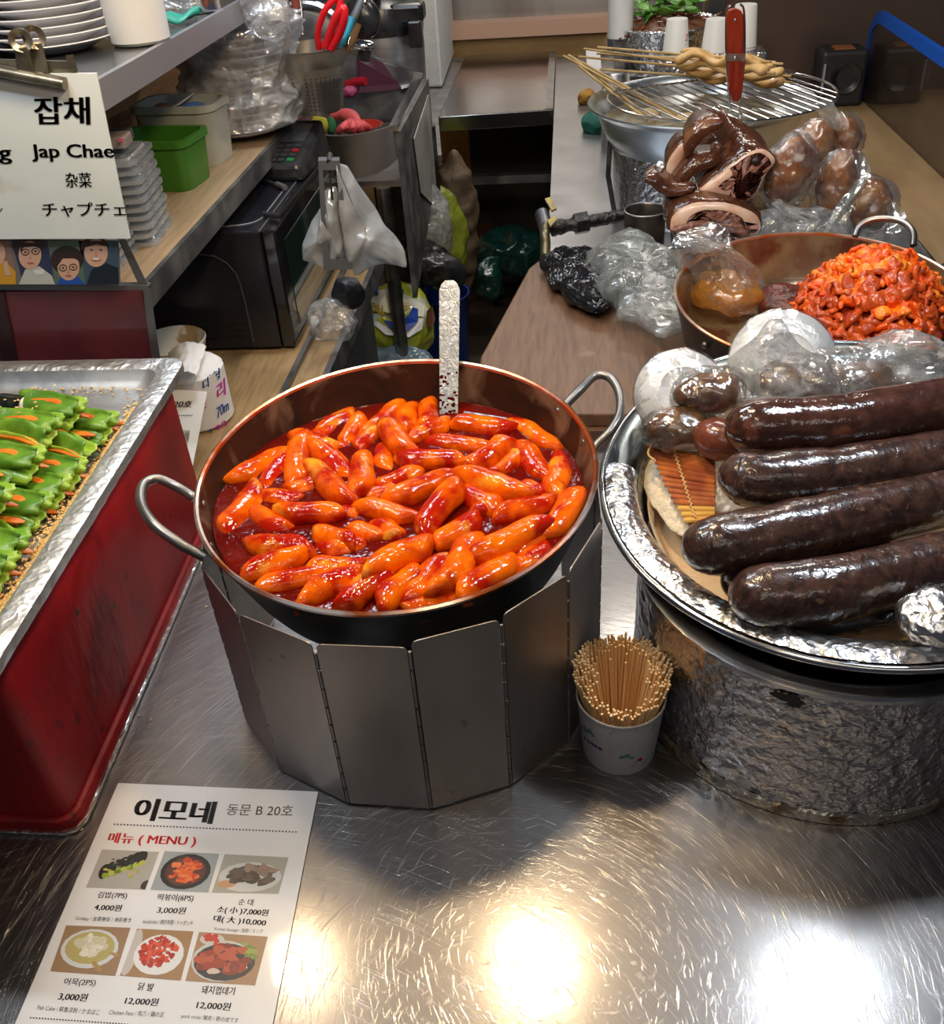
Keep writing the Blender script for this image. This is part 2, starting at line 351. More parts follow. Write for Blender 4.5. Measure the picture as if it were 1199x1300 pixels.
FILM = film('clear_film'); FILMW = film('milky_film', veil=(0.25, 0.75), cscale=62); FILMB = film('thin_bag_film', tint=(0.80, 0.86, 0.84), veil=(0.22, 0.5), cscale=40, crinkle=0.003)
FILMC = film('tight_clear_film', veil=(0.0, 0.10), cscale=48, crinkle=0.0025, gloss=0.35, rough=0.08)
DARK = pbr('grimy_dark_panel', (0.03, 0.033, 0.035), 0.55, col2=(0.055, 0.055, 0.05), scale=6)

# ------------------------------------------------------------------ the setting
def struct(o): o['kind'] = 'structure'; return o
struct(obj('floor', bb(-1.6, 1.6, -0.3, 4.7, -0.84, -0.80), pbr('dark_wet_floor', (0.05, 0.045, 0.04), 0.5, col2=(0.09, 0.07, 0.055), scale=4), bevel=0))
struct(obj('wall_left', bb(-1.36, -1.31, 1.12, 4.7, -0.8, 1.2), PLY))
struct(obj('wall_back', geo(bb(-1.0, 1.5, 4.50, 4.56, 0.11, 1.4)), pbr('back_wall_steel', (0.42, 0.40, 0.39), 0.35, 0.9, (0.30, 0.28, 0.27), 3, stretch=(2, 1, 0.6))))
struct(obj('trim_1', bb(-1.0, 0.17, 4.40, 4.56, 0.065, 0.125), pbr('pink_ledge', (0.55, 0.34, 0.25), 0.5)))
struct(obj('trim_2', bb(-1.0, 0.17, 4.46, 4.56, -0.8, 0.065), pbr('pine_band', (0.62, 0.40, 0.17), 0.5, col2=(0.52, 0.32, 0.13), scale=6)))
struct(obj('wall_right', bb(0.44, 1.5, 3.46, 3.52, -0.8, 1.2), pbr('brown_steel_wall', (0.21, 0.15, 0.12), 0.38, 0.6, (0.14, 0.10, 0.085), 3, (0.3, 0.7))))
struct(obj('trim_3', bb(0.455, 0.50, 3.42, 3.46, -0.8, 1.2), pbr('dark_door_post', (0.05, 0.05, 0.055), 0.4)))

# ------------------------------------------------------------------ the steel counter and the wooden ledge
ct = thing('stainless_counter', 'scratched stainless steel counter under the red rice cake pan and the menu', 'counter', (0, 0, -0.8))
CTM = counter_steel()
obj('worktop', slab([(-1.3, 0.12, 0), (1.0, 0.12, 0), (1.0, 1.26, 0), (-0.115, 1.26, 0), (-0.115, 1.08, 0), (-1.3, 1.08, 0)], 0.03), CTM, ct, smooth=False)
obj('front_apron', bb(-1.3, 1.0, 0.14, 0.16, -0.8, -0.03), STEELD, ct, smooth=False)
obj('cabinet', bb(-1.28, 0.98, 0.16, 1.05, -0.8, -0.035), DARK, ct, smooth=False)
rc = thing('steel_worktop', 'long stainless worktop behind the brown board, under the fish cake pot', 'counter', (0.2, 2.3, -0.8))
obj('worktop', bb(-0.045, 0.41, 1.262, 4.3, -0.03, 0), pbr('wiped_stainless', (0.50, 0.51, 0.53), 0.30, 1.0, (0.62, 0.62, 0.63), 8, (0.35, 0.7), rough2=0.4), rc, smooth=False)
obj('side_panel', bb(-0.035, 0.40, 1.27, 4.28, -0.8, -0.03), DARK, rc, smooth=False)
lg = thing('plywood_ledge', 'brown plywood ledge along the right hand partition', 'counter', (0.7, 2.3, -0.8))
obj('ledge_top', bb(0.412, 1.3, 1.262, 3.458, -0.03, 0), PLY, lg, smooth=False)
obj('support', bb(0.43, 1.28, 1.27, 3.45, -0.8, -0.03), DARK, lg, smooth=False)

# partition of clear acrylic with a blue taped edge
pa = thing('acrylic_partition', 'clear acrylic partition with blue taped edge standing on the ledge', 'partition', (0.955, 2.6, 0))
path = [(0.955, 3.40, 0.0), (0.955, 3.40, 0.17)] + [(0.955, 3.40 - 0.10 * (1 - math.cos(t)), 0.17 + 0.095 * math.sin(t)) for t in [PI / 2 * k / 6 for k in range(1, 7)]] + [(0.955, 1.5, 0.252)]
obj('sheet', slab([(p[0] + 0.004, p[1], p[2]) for p in path] + [(0.959, 1.5, 0.0)], 0.008), film('smoky_acrylic', tint=(0.10, 0.07, 0.05), veil=(0.30, 0.5), rough=0.05, cscale=4, crinkle=0.0, gloss=0.25), pa, smooth=False)
rim = []
for p in path: rim.append(p)
inn = [(0.955, 3.388, 0.0), (0.955, 3.388, 0.16)] + [(0.955, 3.388 - 0.10 * (1 - math.cos(t)), 0.155 + 0.078 * math.sin(t)) for t in [PI / 2 * k / 6 for k in range(1, 7)]] + [(0.955, 1.5, 0.218)]
bv = []; bf = []
for a, b in zip(path, inn):
    bv += [(0.949, a[1], a[2]), (0.949, b[1], b[2]), (0.9625, b[1], b[2]), (0.9625, a[1], a[2] + 0.002)]
for i in range(len(path) - 1):
    for k in range(4): bf.append((4 * i + k, 4 * i + (k + 1) % 4, 4 * i + 4 + (k + 1) % 4, 4 * i + 4 + k))
obj('blue_tape_edge', (bv, bf), pbr('blue_tape', (0.005, 0.11, 0.62), 0.4), pa, smooth=False, label='bright blue tape along the edge')

# ------------------------------------------------------------------ folding windscreen round the burner
WC = Vector((-0.174, 0.793)); WR = 0.2097
ws = thing('windscreen', 'folding steel windscreen of hinged panels round the rice cake pan', 'windscreen', (WC.x, WC.y, 0))
pts = [A(310, 917), A(360, 977), A(445, 1017), A(548, 1027), A(654, 1005), A(717, 940)]
ang = [math.atan2(p.y - WC.y, p.x - WC.x) for p in pts]
angs = [ang[0] - 2 * 0.42, ang[0] - 0.42] + ang + [ang[5] + 0.42, ang[5] + 0.84, ang[5] + 1.26]
hs = [0.226] * 5 + [0.232, 0.236, 0.238, 0.238, 0.236]
ring = [(WC.x + WR * math.cos(a), WC.y + WR * math.sin(a)) for a in angs]
for i in range(len(ring) - 1):
    (x0, y0), (x1, y1) = ring[i], ring[i + 1]; h = hs[min(i, len(hs) - 1)]
    t = Vector((x1 - x0, y1 - y0, 0)); L_ = t.length; t.normalize(); n = Vector((t.y, -t.x, 0)); o = Vector((x0, y0, 0))
    r = 0.005; pr = [(0.0022, 0.003), (L_ - 0.0022, 0.003)] + [(L_ - 0.0022 - r + r * math.cos(a), h - r + r * math.sin(a)) for a in (0, 0.5, 1.0, 1.57)] + [(0.0022 + r - r * math.sin(a), h - r + r * math.cos(a)) for a in (0, 0.5, 1.0, 1.57)]
    obj('panel', loft([[o + t * u + Vector((0, 0, z)) for u, z in pr], [o + t * u + n * 0.0012 + Vector((0, 0, z)) for u, z in pr]]), PANELM, ws, smooth=False)
    if i:
        g = G()
        for k in range(9): g.add(tube([(x0, y0, 0.004 + k * (h - 0.012) / 9), (x0, y0, 0.004 + (k + 0.86) * (h - 0.012) / 9)], 0.0016, 8))
        obj('hinge', g, STEELD, ws)

# gas burner under the pan
gb = thing('gas_burner', 'black gas burner inside the folding windscreen', 'burner', (WC.x, WC.y, 0))
obj('burner_body', lathe([(0, 0), (0.09, 0), (0.09, 0.05), (0.05, 0.08), (0, 0.08)], (WC.x, WC.y, 0.0), 32), IRON, gb)
for k in range(4):
    a = k * PI / 2 + 0.6
    obj('pan_support', tube([(WC.x + 0.085 * math.cos(a), WC.y + 0.085 * math.sin(a), 0.0), (WC.x + 0.12 * math.cos(a), WC.y + 0.12 * math.sin(a), 0.148), (WC.x + 0.03 * math.cos(a), WC.y + 0.03 * math.sin(a), 0.16)], 0.006, 8), IRON, gb)

# ------------------------------------------------------------------ the pan of rice cakes
PC = Vector((-0.1779, 0.8107, 0.265)); PR = 0.2084; PT = 0.0875
pan = thing('tteokbokki_pan', 'large round iron pan of rice cakes in red sauce', 'pan', PC, (PT, 0, 0))
SAUCED = pbr('sauce_stained_iron', (0.040, 0.012, 0.005), 0.42, 0.0, (0.018, 0.008, 0.005), 16, (0.40, 0.62), spec=0.25, col3=(0.15, 0.085, 0.05), ramp3=(0.50, 0.62), scale3=13, distort=0.8)
PANO = pbr('sooty_iron', (0.018, 0.017, 0.017), 0.42, 0.5, (0.05, 0.045, 0.04), 20)
outer = [(0.0, -0.105), (0.155, -0.105), (0.171, -0.098), (0.182, -0.075), (PR - 0.001, -0.004), (PR + 0.0005, -0.001)]
obj('pan_body', lathe(outer, seg=120), PANO, pan, world=False)
obj('pan_inside', lathe([(PR - 0.0046, -0.002), (0.178, -0.073), (0.167, -0.094), (0.155, -0.1), (0, -0.1)], seg=120), SAUCED, pan, world=False)
obj('rim', lathe([(PR + 0.0006, -0.0015), (PR + 0.0004, 0.0008), (PR - 0.002, 0.0022), (PR - 0.0044, 0.0008), (PR - 0.0048, -0.0025)], seg=120),
    pbr('worn_rim', (0.55, 0.48, 0.44), 0.3, 0.9, (0.45, 0.11, 0.03), 14, (0.46, 0.58), rough2=0.3), pan, world=False)
HANDM = pbr('handle_iron', (0.17, 0.165, 0.16), 0.36, 0.9, (0.26, 0.24, 0.22), 30)
iw = TM[pan.name].inverted()
def pan_handle(parent, pts, r, mat, name='handle'):
    return obj(name, tube(arcpath(pts, 10), r, 12), mat, parent)
# left handle (loop seen at the pan's left edge), right handle behind on the right
hl = pan_handle(pan, [A(262, 708, .240), A(246, 700, .245), A(228, 690, .253), A(196, 666, .265), A(180, 640, .27), A(182, 616, .272), A(200, 608, .27), A(225, 618, .262), A(243, 629, .258), A(247, 632, .256)], 0.0052, HANDM)
hr = pan_handle(pan, [A(712, 522, .262), A(722, 510, .268), A(738, 494, .275), A(756, 477, .28), A(775, 480, .28), A(787, 500, .276), A(787, 526, .27), A(775, 548, .262), A(757, 566, .253), A(748, 580, .247)], 0.0052, HANDM)
for p in (A(244, 702, .244), A(245, 636, .256), A(724, 514, .266), A(756, 564, .254)):
    q = iw @ p; d = Vector((q.x, q.y, 0)).normalized()
    obj('rivet', blob((d.x * (PR - 0.004), d.y * (PR - 0.004), -0.012), (0.006, 0.006, 0.006), 2), HANDM, pan, world=False)

SZ = 0.2375
SAUCE = pbr('red_chili_sauce', (0.13, 0.004, 0.001), 0.10, col2=(0.07, 0.0025, 0.001), scale=26, ramp=(0.35, 0.7), bump=0.0014, bscale=60, spec=0.15, distort=0.4)
def sauce_pt(u, v):
    a = 2 * PI * v; r = u
    x = PC.x + 0.204 * r * math.cos(a); y = PC.y + 0.003 + 0.204 * r * math.sin(a)
    if r > 0.97:                                    # climbs a little where it meets the pan wall
        x = PC.x + (0.2045) * math.cos(a); y = PC.y + 0.003 + 0.2045 * math.sin(a)
    h = 0.0014 * noise.noise(Vector((x * 36, y * 36, 0))) + 0.0005 * noise.noise(Vector((x * 80, y * 80, 3)))
    return (x, y, SZ + h - (0.0 if r < 0.98 else 0.001))
sv, sf = grid(sauce_pt, 44, 140)
# clip the sauce to the tilted pan's inner wall
def inside(p):
    q = iw @ Vector(p); rr = math.hypot(q.x, q.y); lim = 0.178 + (PR - 0.0046 - 0.178) * max(0, min(1.05, (q.z + 0.073) / 0.071)) - 0.0008
    if rr > lim: q.x *= lim / rr; q.y *= lim / rr
    q2 = TM[pan.name] @ q; return (q2.x, q2.y, p[2])
sauce = obj('chili_sauce', ([inside(p) for p in sv], sf), SAUCE, smooth=True, angle=180)
tag(sauce, 'glossy red chili sauce around the rice cakes in the round pan', 'sauce', kind='stuff'); rebase(sauce, (PC.x, PC.y, SZ))

CAKE = pbr('sauced_rice_cake', (0.86, 0.140, 0.001), 0.085, col2=(0.40, 0.010, 0.001), scale=30, ramp=(0.38, 0.60), sss=0.05, spec=0.38, bump=0.0014, bscale=95, detail=3, col3=(0.88, 0.34, 0.02), ramp3=(0.58, 0.74), scale3=26)
def cake_mesh(L, r, slant, bend, seed):
    n = 16; rings = []
    for i in range(17):
        u = -1 + 2 * i / 16; uu = math.copysign(abs(u) ** 0.8, u)
        rad = r * (1 - abs(uu) ** 7) ** 0.42 if abs(uu) < 0.999 else 0.0006
        rad = max(rad, r * 0.12) if abs(uu) > 0.985 else rad
        ring = []
        for k in range(n):
            a = 2 * PI * k / n; y = rad * math.cos(a); z = rad * math.sin(a) * 0.92
            x = uu * L / 2 + slant * y * abs(uu) ** 1.3
            y2 = y + bend * (uu * uu - 0.4)
            nn = noise.noise(Vector((x * 45 + seed, y * 45, z * 45))) * 0.0016
            ring.append((x, y2 + nn, z + nn))
        rings.append(ring)
    return loft(rings)
protos = []
for k in range(7):
    o = obj('rice_cake', cake_mesh(0.080, 0.0145, (0.9, 1.1, 0.7, -0.9, -1.1, 1.0, -0.7)[k], (0.003, -0.004, 0.002, 0.004, -0.002, 0.0, 0.005)[k], k * 5.3), CAKE, angle=80); protos.append(o)
CK = [(322,215,450,150,0),(420,195,528,140,0),(500,228,555,160,1),(565,182,640,105,2),(655,182,668,105,1),(710,175,715,112,2),(530,238,605,185,1),(608,170,662,248,4),
(655,215,765,172,2),(770,172,920,192,2),(915,165,1022,240,1),(238,322,375,232,1),(303,345,378,250,0),(400,212,388,325,2),(385,205,505,240,1),(430,225,520,310,1),(550,238,545,355,3),
(600,298,612,228,0),(630,258,797,265,3),(718,215,860,240,1),(800,285,912,215,3),(938,230,1002,320,1),(1050,248,1022,345,1),(420,262,515,370,3),(575,338,692,290,0),(620,365,772,288,3),
(785,282,960,355,4),(870,302,938,245,1),(172,450,278,335,1),(268,355,398,366,0),(278,382,372,445,0),(333,392,505,385,3),(425,435,540,465,2),(543,370,683,410,2),(678,442,788,322,4),
(548,358,640,338,0),(790,340,895,385,2),(523,425,600,462,0),(590,415,640,462,0),(263,470,437,475,2),(232,550,402,505,2),(438,492,560,468,0),(418,525,556,525,1),(548,538,722,455,5),
(722,472,842,395,2),(738,588,820,442,4),(822,508,988,402,4),(865,400,1022,362,2),(1008,455,1085,340,2),(263,592,482,548,1),(363,628,532,560,2),(483,642,597,552,3),(578,636,692,532,3),
(668,612,745,498,2),(778,592,932,500,3),(643,638,790,600,0),(900,545,1012,468,0),(905,502,1002,420,1),(938,322,992,362,1),(365,345,450,320,0),(500,392,548,400,0),(830,400,905,345,1),(700,600,760,560,0)]
for i, (x0, y0, x1, y1, lv) in enumerate(CK):
    x0, y0, x1, y1 = [c / 1.903 + (170 if j % 2 == 0 else 440) for j, c in enumerate((x0, y0, x1, y1))]
    z = SZ + (-0.007, -0.004, -0.001, 0.003, 0.007, 0.009)[lv]
    a, b = A(x0, y0, z + 0.008), A(x1, y1, z + 0.008); d = b - a; k = i % 7
    q = protos[k] if i < 7 else inst(protos[k], 'rice_cake', (0, 0, 0))
    L_ = d.length
    for e in (a, b):                                # keep both ends inside the pan wall
        qe = iw @ Vector((e.x, e.y, z)); r_ = math.hypot(qe.x, qe.y); lim = 0.178 + 0.0255 * max(0, min(1, (qe.z + 0.073) / 0.071)) - 0.007
        if r_ > lim:
            mv = TM[pan.name].to_3x3() @ Vector((qe.x, qe.y, 0)) * (1 - lim / r_); a = a - mv * 0.9; b = b - mv * 0.9
    c = (a + b) / 2
    qi = iw @ Vector((c.x, c.y, z)); rr = math.hypot(qi.x, qi.y)
    q.location = (c.x, c.y, z); q.rotation_euler = (rnd(-0.5, 0.5) + (PI if rnd(0, 1) < 0.3 else 0), rnd(-0.09, 0.09), math.atan2(d.y, d.x)); s_ = rnd(0.90, 1.06)
    q.scale = (L_ / 0.080, s_ * min(1.08, 0.8 + L_ * 3), s_)
    tag(q, 'rice cake coated in red sauce in the round pan', 'rice cake', 'rice cakes in the red sauce')
extra = {0: 'rice cake at the top left of the red pan against the far wall', 5: 'yellow orange rice cake just left of the steel paddle', 9: 'pale orange rice cake lying just right of the steel paddle', 10: 'rice cake under the right handle at the pan wall',
         28: 'pointed yellow rice cake alone at the left edge of the pan', 43: 'long yellow rice cake with pale end lying over others near the front', 48: 'bright yellow rice cake at the right wall of the pan'}
allc = [o for o in COL.objects if o.name.startswith('rice_cake')]
def cake_no(i): return allc[i]
for i, lb in extra.items():
    x0, y0, x1, y1, _ = CK[i]
    for o in allc:
        zc = o.location.z + 0.008; m_ = (A(x0 / 1.903 + 170, y0 / 1.903 + 440, zc) + A(x1 / 1.903 + 170, y1 / 1.903 + 440, zc)) / 2
        if (Vector((m_.x, m_.y)) - Vector((o.location.x, o.location.y))).length < 1e-4: o['label'] = lb

# steel paddle standing in the pan
pd = thing('steel_paddle', 'flat steel paddle standing in the red sauce at the pan\'s far wall', 'spatula', A(570, 520, 0.24))
PADM = pbr('scuffed_paddle', (0.40, 0.40, 0.40), 0.36, 1.0, (0.55, 0.55, 0.54), 60, bump=0.0009, bscale=90, distort=2.0, col3=(0.42, 0.06, 0.01), ramp3=(0.66, 0.70), scale3=40)
b0 = A(570, 532, 0.232); yT = 1.06
tp = AY(571, 356, yT); ax_ = (tp - b0).normalized(); sd = Vector((1, 0, 0)); sd = (sd - sd.dot(ax_) * ax_).normalized(); nn_ = ax_.cross(sd)
LN = (tp - b0).length; hw = 0.0125
pr = [(-hw * 0.86, -0.03), (hw * 0.86, -0.03), (hw, LN - 0.012), (hw * 0.75, LN - 0.004), (hw * 0.4, LN), (-hw * 0.4, LN), (-hw * 0.75, LN - 0.004), (-hw, LN - 0.012)]
obj('paddle_handle', loft([[b0 + sd * u + ax_ * t + nn_ * 0.0008 for u, t in pr], [b0 + sd * u + ax_ * t - nn_ * 0.0008 for u, t in pr]]), PADM, pd, smooth=False, bevel=0.0004)
obj('blade', loft([[A(590, 522, 0.2405), A(668, 534, 0.2385), A(664, 540, 0.238), A(584, 530, 0.24)], [A(590, 522, 0.2418), A(668, 534, 0.2398), A(664, 540, 0.2393), A(584, 530, 0.2413)]]), PADM, pd, smooth=False)
g = G()
for k in range(46):
    t = 0.06 * rnd(0, 1) ** 2; g.add(blob(b0 + sd * rnd(-0.011, 0.011) + ax_ * t - nn_ * (0.0012 if nn_.y > 0 else -0.0012), (rnd(.001, .003), 0.0008, rnd(.001, .003)), 1))
obj('sauce_spots', g, SAUCE, pd)

# ------------------------------------------------------------------ cup of skewer sticks
CU = Vector((0.053, 0.672, 0))
cup = thing('paper_cup', 'white printed paper cup packed with wooden skewer sticks', 'cup', CU)
CUPM = pbr('cup_paper', (0.70, 0.69, 0.70), 0.55, col2=(0.66, 0.62, 0.58), scale=40, ramp=(0.55, 0.75))
cr = lambda z: 0.0375 + (0.0445 - 0.0375) * z / 0.08
obj('cup_body', lathe([(0, 0.002), (0.0365, 0.002), (0.0375, 0.0), (0.0378, 0.001), (cr(0.08), 0.08), (cr(0.08) - 0.0006, 0.0805), (cr(.08) - 0.0012, 0.08), (0.0366, 0.004), (0, 0.004)], CU, 56), CUPM, cup)
obj('rolled_rim', lathe([(cr(0.08) + 0.0012 * math.cos(t), 0.0805 + 0.0012 * math.sin(t)) for t in [2 * PI * k / 8 for k in range(9)]], CU, 56), CUPM, cup)
def on_cup(px, py, off=0.0004):                  # angle/height of a pixel on the cup wall
    best = None
    for k in range(200):
        a = -PI + PI * k / 199
        for j in range(41):
            z = 0.08 * j / 40; p = CU + Vector(((cr(z) + off) * math.cos(a), (cr(z) + off) * math.sin(a), z)); q = RW.transposed() @ (p - CAM); u = PCX + FP * q.x / q.z; v = PCY + FP * q.y / q.z
            e = (u - px) ** 2 + (v - py) ** 2
            if best is None or e < best[0]: best = (e, a, z)
    return best[1], best[2]
def cup_mark(px, py, shape, sc, mi, g):
    a0, z0 = on_cup(px, py); pts_ = []
    for u, v in shape:
        a = a0 + u * sc / 0.042; z = z0 + v * sc; pts_.append(CU + Vector(((cr(z) + 0.0005) * math.cos(a), (cr(z) + 0.0005) * math.sin(a), z)))
    g.add(poly(pts_), mi)
circ = [(math.cos(2 * PI * k / 10), math.sin(2 * PI * k / 10)) for k in range(10)]
g = G()
for dx, dy, s in ((0, 0, 5), (5, 3, 4), (-5, -2, 3.4), (9, 7, 2.6)): cup_mark(744 + dx, 926 + dy, circ, s * 0.0009, 0, g)
for k, c in enumerate((1, 2, 1, 2, 1)): cup_mark(743 + 4.6 * k, 938 + 3.2 * k, circ, 0.0026, c, g)
for dx, dy, s in ((0, 0, 3.4), (6, -1, 4.2), (12, 1, 3.2)): cup_mark(790 + dx, 961 + dy, circ, s * 0.0008, 3, g)
cup_mark(811, 968, [(-6, -5), (4, 1), (1, 6)], 0.0015, 4, g)
cup_mark(823, 963, [(-5, -3), (5, 1), (5, 3), (-4, 0)], 0.0016, 2, g)
cup_mark(829, 924, [(-3, -4), (4, 2), (1, 5)], 0.001, 5, g)
for px, py in ((775, 930), (780, 928), (803, 950), (779, 978), (772, 940), (790, 983), (808, 926)): cup_mark(px, py, circ, 0.0011, 6, g)
cols = [(0.16, 0.27, 0.34), (0.25, 0.03, 0.12), (0.08, 0.07, 0.33), (0.12, 0.32, 0.2), (0.52, 0.03, 0.03), (0.33, 0.45, 0.06), (0.55, 0.36, 0.2)]
obj('printed_marks', g, [pbr('cup_print', c, 0.6) for c in cols], cup, smooth=False, label='small coloured printed marks')
STK = pbr('pale_bamboo', (0.98, 0.70, 0.36), 0.55, col2=(0.93, 0.58, 0.25), scale=30, stretch=(1, 1, 0.1)); STKE = pbr('stick_end', (0.95, 0.70, 0.38), 0.6)
SL = 0.118
sg = G(); sg.add(tube([(0, 0, 0), (0, 0, SL)], 0.00128, 6, caps=False), 0); sg.add(([(0.00128 * math.cos(k * PI / 3), 0.00128 * math.sin(k * PI / 3), SL) for k in range(6)], [(0, 1, 2, 3, 4, 5)]), 1)
stick0 = None; n_st = 0; placed = []
tries = 0
while n_st < 290 and tries < 40000:
    tries += 1
    a = rnd(0, 2 * PI); r = 0.0505 - 0.030 * abs(random.gauss(0, 0.42))
    if r < 0.0 or (r < 0.026 and not (0.2 < a < 2.8 and rnd(0, 1) < 0.12)): continue
    if math.sin(a) < -0.55 and r < 0.040: continue
    tip = Vector((r * math.cos(a) * 0.98, r * math.sin(a) * 0.92, 0))
    if any((tip - t).length < 0.0029 for t in placed): continue
    placed.append(tip)
    rb = r * 0.42; ab = a + rnd(-0.25, 0.25); base = Vector((rb * math.cos(ab), rb * math.sin(ab), 0.0045))
    if math.sin(a) < 0: base.z += 0.0
    L_ = SL + rnd(-0.004, 0.003) - (0.022 * max(0, -math.sin(a)) ** 1.5); hz = math.sqrt(max(1e-6, L_ ** 2 - (tip - Vector((base.x, base.y, 0))).length ** 2))
    d = Vector((tip.x - base.x, tip.y - base.y, hz)).normalized()
    rot = d.to_track_quat('Z', 'Y').to_euler()
    if stick0 is None: s = stick0 = obj('skewer_stick', sg, [STK, STKE], smooth=False)
    else: s = inst(stick0, 'skewer_stick', (0, 0, 0))
    s.location = CU + base - d * 0 + d * (L_ - SL if L_ < SL else 0) * 0; s.rotation_euler = rot; s.scale = (1, 1, L_ / SL)
    tag(s, 'thin pale wooden skewer stick standing in the printed paper cup', 'skewer stick', 'skewer sticks in the paper cup'); n_st += 1

# ------------------------------------------------------------------ foil covered steamer pot with its tray of blood sausage
BC = Vector((0.267, 0.777, 0)); BR = 0.1925
pot = thing('steamer_pot', 'big round pot wrapped in greasy crinkled aluminium foil', 'pot', BC)
def fw_(a, z): return 0.0018 * noise.noise(Vector((a * 14, z * 60, 2))) + 0.0012 * noise.noise(Vector((a * 40, z * 110, 7)))
obj('foil_wrap', lathe([(BR - 0.002, 0.0)] + [(BR + 0.0006, 0.004 + 0.164 * k / 26) for k in range(27)], BC, 220, wob=fw_), FOILPOT, pot, angle=70)
obj('base_edge', lathe([(BR + 0.0008, 0), (BR + 0.003, 0.001), (BR + 0.0032, 0.013), (BR + 0.0006, 0.016)], BC, 200, wob=lambda a, z: 0.0008 * noise.noise(Vector((a * 20, z * 90, 1)))), pbr('dirty_foil_edge', (0.5, 0.46, 0.4), 0.35, 0.9, (0.25, 0.15, 0.08), 40, (0.5, 0.65), crinkle=0.0012, cscale=110), pot)
obj('pot_shoulder', lathe([(BR - 0.001, 0.166), (BR + 0.004, 0.170), (BR + 0.004, 0.174), (BR - 0.004, 0.178), (BR - 0.012, 0.178)], BC, 160, wob=lambda a, z: 0.0012 * noise.noise(Vector((a * 16, 1, 1)))), STEELB, pot)
for px, py, w1, w2 in ((1000, 882, .018, .007), (820, 757, .010, .006), (1010, 892, .008, .004)):
    b = None
    for z in [0.1 + 0.002 * k for k in range(34)]:
        p = A(px, py, z); e = abs((p.xy - BC.xy).length - BR)
        if b is None or e < b[0]: b = (e, p)
    p = b[1]; d = Vector((p.x - BC.x, p.y - BC.y, 0)).normalized(); t = Vector((-d.y, d.x, 0))
    n_ = 14; g = geo(poly([BC + d * (BR + 0.0026) + Vector((0, 0, p.z)) + t * (w1 * math.cos(2 * PI * k / n_) * rnd(.6, 1.1)) + Vector((0, 0, 1)) * (w2 * math.sin(2 * PI * k / n_) * rnd(.6, 1.1)) for k in range(n_)]))
    obj('torn_patch', g, pbr('burnt_soot', (0.02, 0.014, 0.01), 0.6), pot, smooth=False)

TC = Vector((0.2887, 0.836, 0.236)); TT = (0.0996, -0.066, 0)
tray = thing('steamer_tray', 'wide rimmed steamer tray with foil lined rim holding the blood sausages', 'tray', TC, TT)
TRR = 0.2527
tw = TM[tray.name]
obj('rim_roll', lathe([(TRR + 0.004 * math.cos(t), 0.004 * math.sin(t) - 0.002) for t in [2 * PI * k / 10 for k in range(11)]], seg=160), STEELB, tray, world=False)
obj('rim_plate', lathe([(TRR - 0.001, 0.0005), (0.240, 0.0015), (0.229, 0.0), (0.2205, -0.004), (0.2150, -0.012)], seg=160), pbr('dark_wet_steel', (0.22, 0.26, 0.27), 0.16, 1.0, (0.42, 0.45, 0.45), 14, (0.4, 0.7)), tray, world=False)
obj('foil_lining', lathe([(TRR - 0.0035, 0.0022), (0.2400, 0.0042), (0.229, 0.0026), (0.2210, -0.0018), (0.2160, -0.009)], seg=150, a0=math.radians(171), a1=math.radians(345), wob=lambda a, z: 0.0012 * noise.noise(Vector((a * 30, z * 200, 4)))), FOILF, tray, world=False, label='bright crinkled foil over the front of the rim')
obj('inner_wall', lathe([(0.2153, -0.011), (0.205, -0.06), (0.198, -0.066), (0.0, -0.0665)], seg=120), pbr('perforated_tray_wall', (0.13, 0.12, 0.115), 0.35, 0.9, (0.20, 0.19, 0.18), 20), tray, world=False)
g = G()
for k in range(96):
    for j in range(4):
        a = 2 * PI * (k + 0.5 * (j % 2)) / 96; z = -0.02 - 0.010 * j; r = 0.2153 - 0.0103 * (-z - 0.011) / 0.049 - 0.0006
        d = Vector((math.cos(a), math.sin(a), 0)); t = Vector((-d.y, d.x, 0)); c = d * r + Vector((0, 0, z))
        g.add(poly([c + t * (0.0022 * math.cos(q * PI / 3)) + Vector((0, 0, 0.0022 * math.sin(q * PI / 3))) for q in range(6)]))
obj('drain_holes', g, BLACKM, tray, smooth=False, world=False)
obj('outer_wall', lathe([(TRR - 0.002, -0.004), (TRR - 0.008, -0.010), (0.226, -0.022), (0.200, -0.050), (0.188, -0.064), (0.186, -0.072)], seg=140), pbr('sooty_tray_underside', (0.10, 0.10, 0.10), 0.28, 0.95, (0.25, 0.24, 0.23), 16), tray, world=False)
# tan cloth lining the bottom of the tray
CLOTH = pbr('steamed_cotton_cloth', (0.74, 0.56, 0.36), 0.75, col2=(0.66, 0.42, 0.22), scale=14, ramp=(0.4, 0.7), bump=0.003, bscale=45, distort=1.0)
def cl(u, v):
    a = 2 * PI * v; r = 0.2085 * u; x = r * math.cos(a); y = r * math.sin(a)
    z = -0.0615 + 0.012 * max(0, u - 0.55) ** 1 + (0.05 * max(0, u - 0.93)) * 6 + 0.005 * noise.noise(Vector((x * 25, y * 25, 4))) + 0.0025 * noise.noise(Vector((x * 70, y * 30, 1)))
    if u > 0.90: x *= 0.985; y *= 0.985
    return (x, y, z)
clo = obj('lining_cloth', grid(cl, 40, 110), CLOTH, None, angle=180)
for v in clo.data.vertices: v.co = tw @ v.co
tag(clo, 'tan steamed cotton cloth lining the bottom of the steamer tray', 'cloth'); rebase(clo, (TC.x, TC.y, TC.z - 0.06))
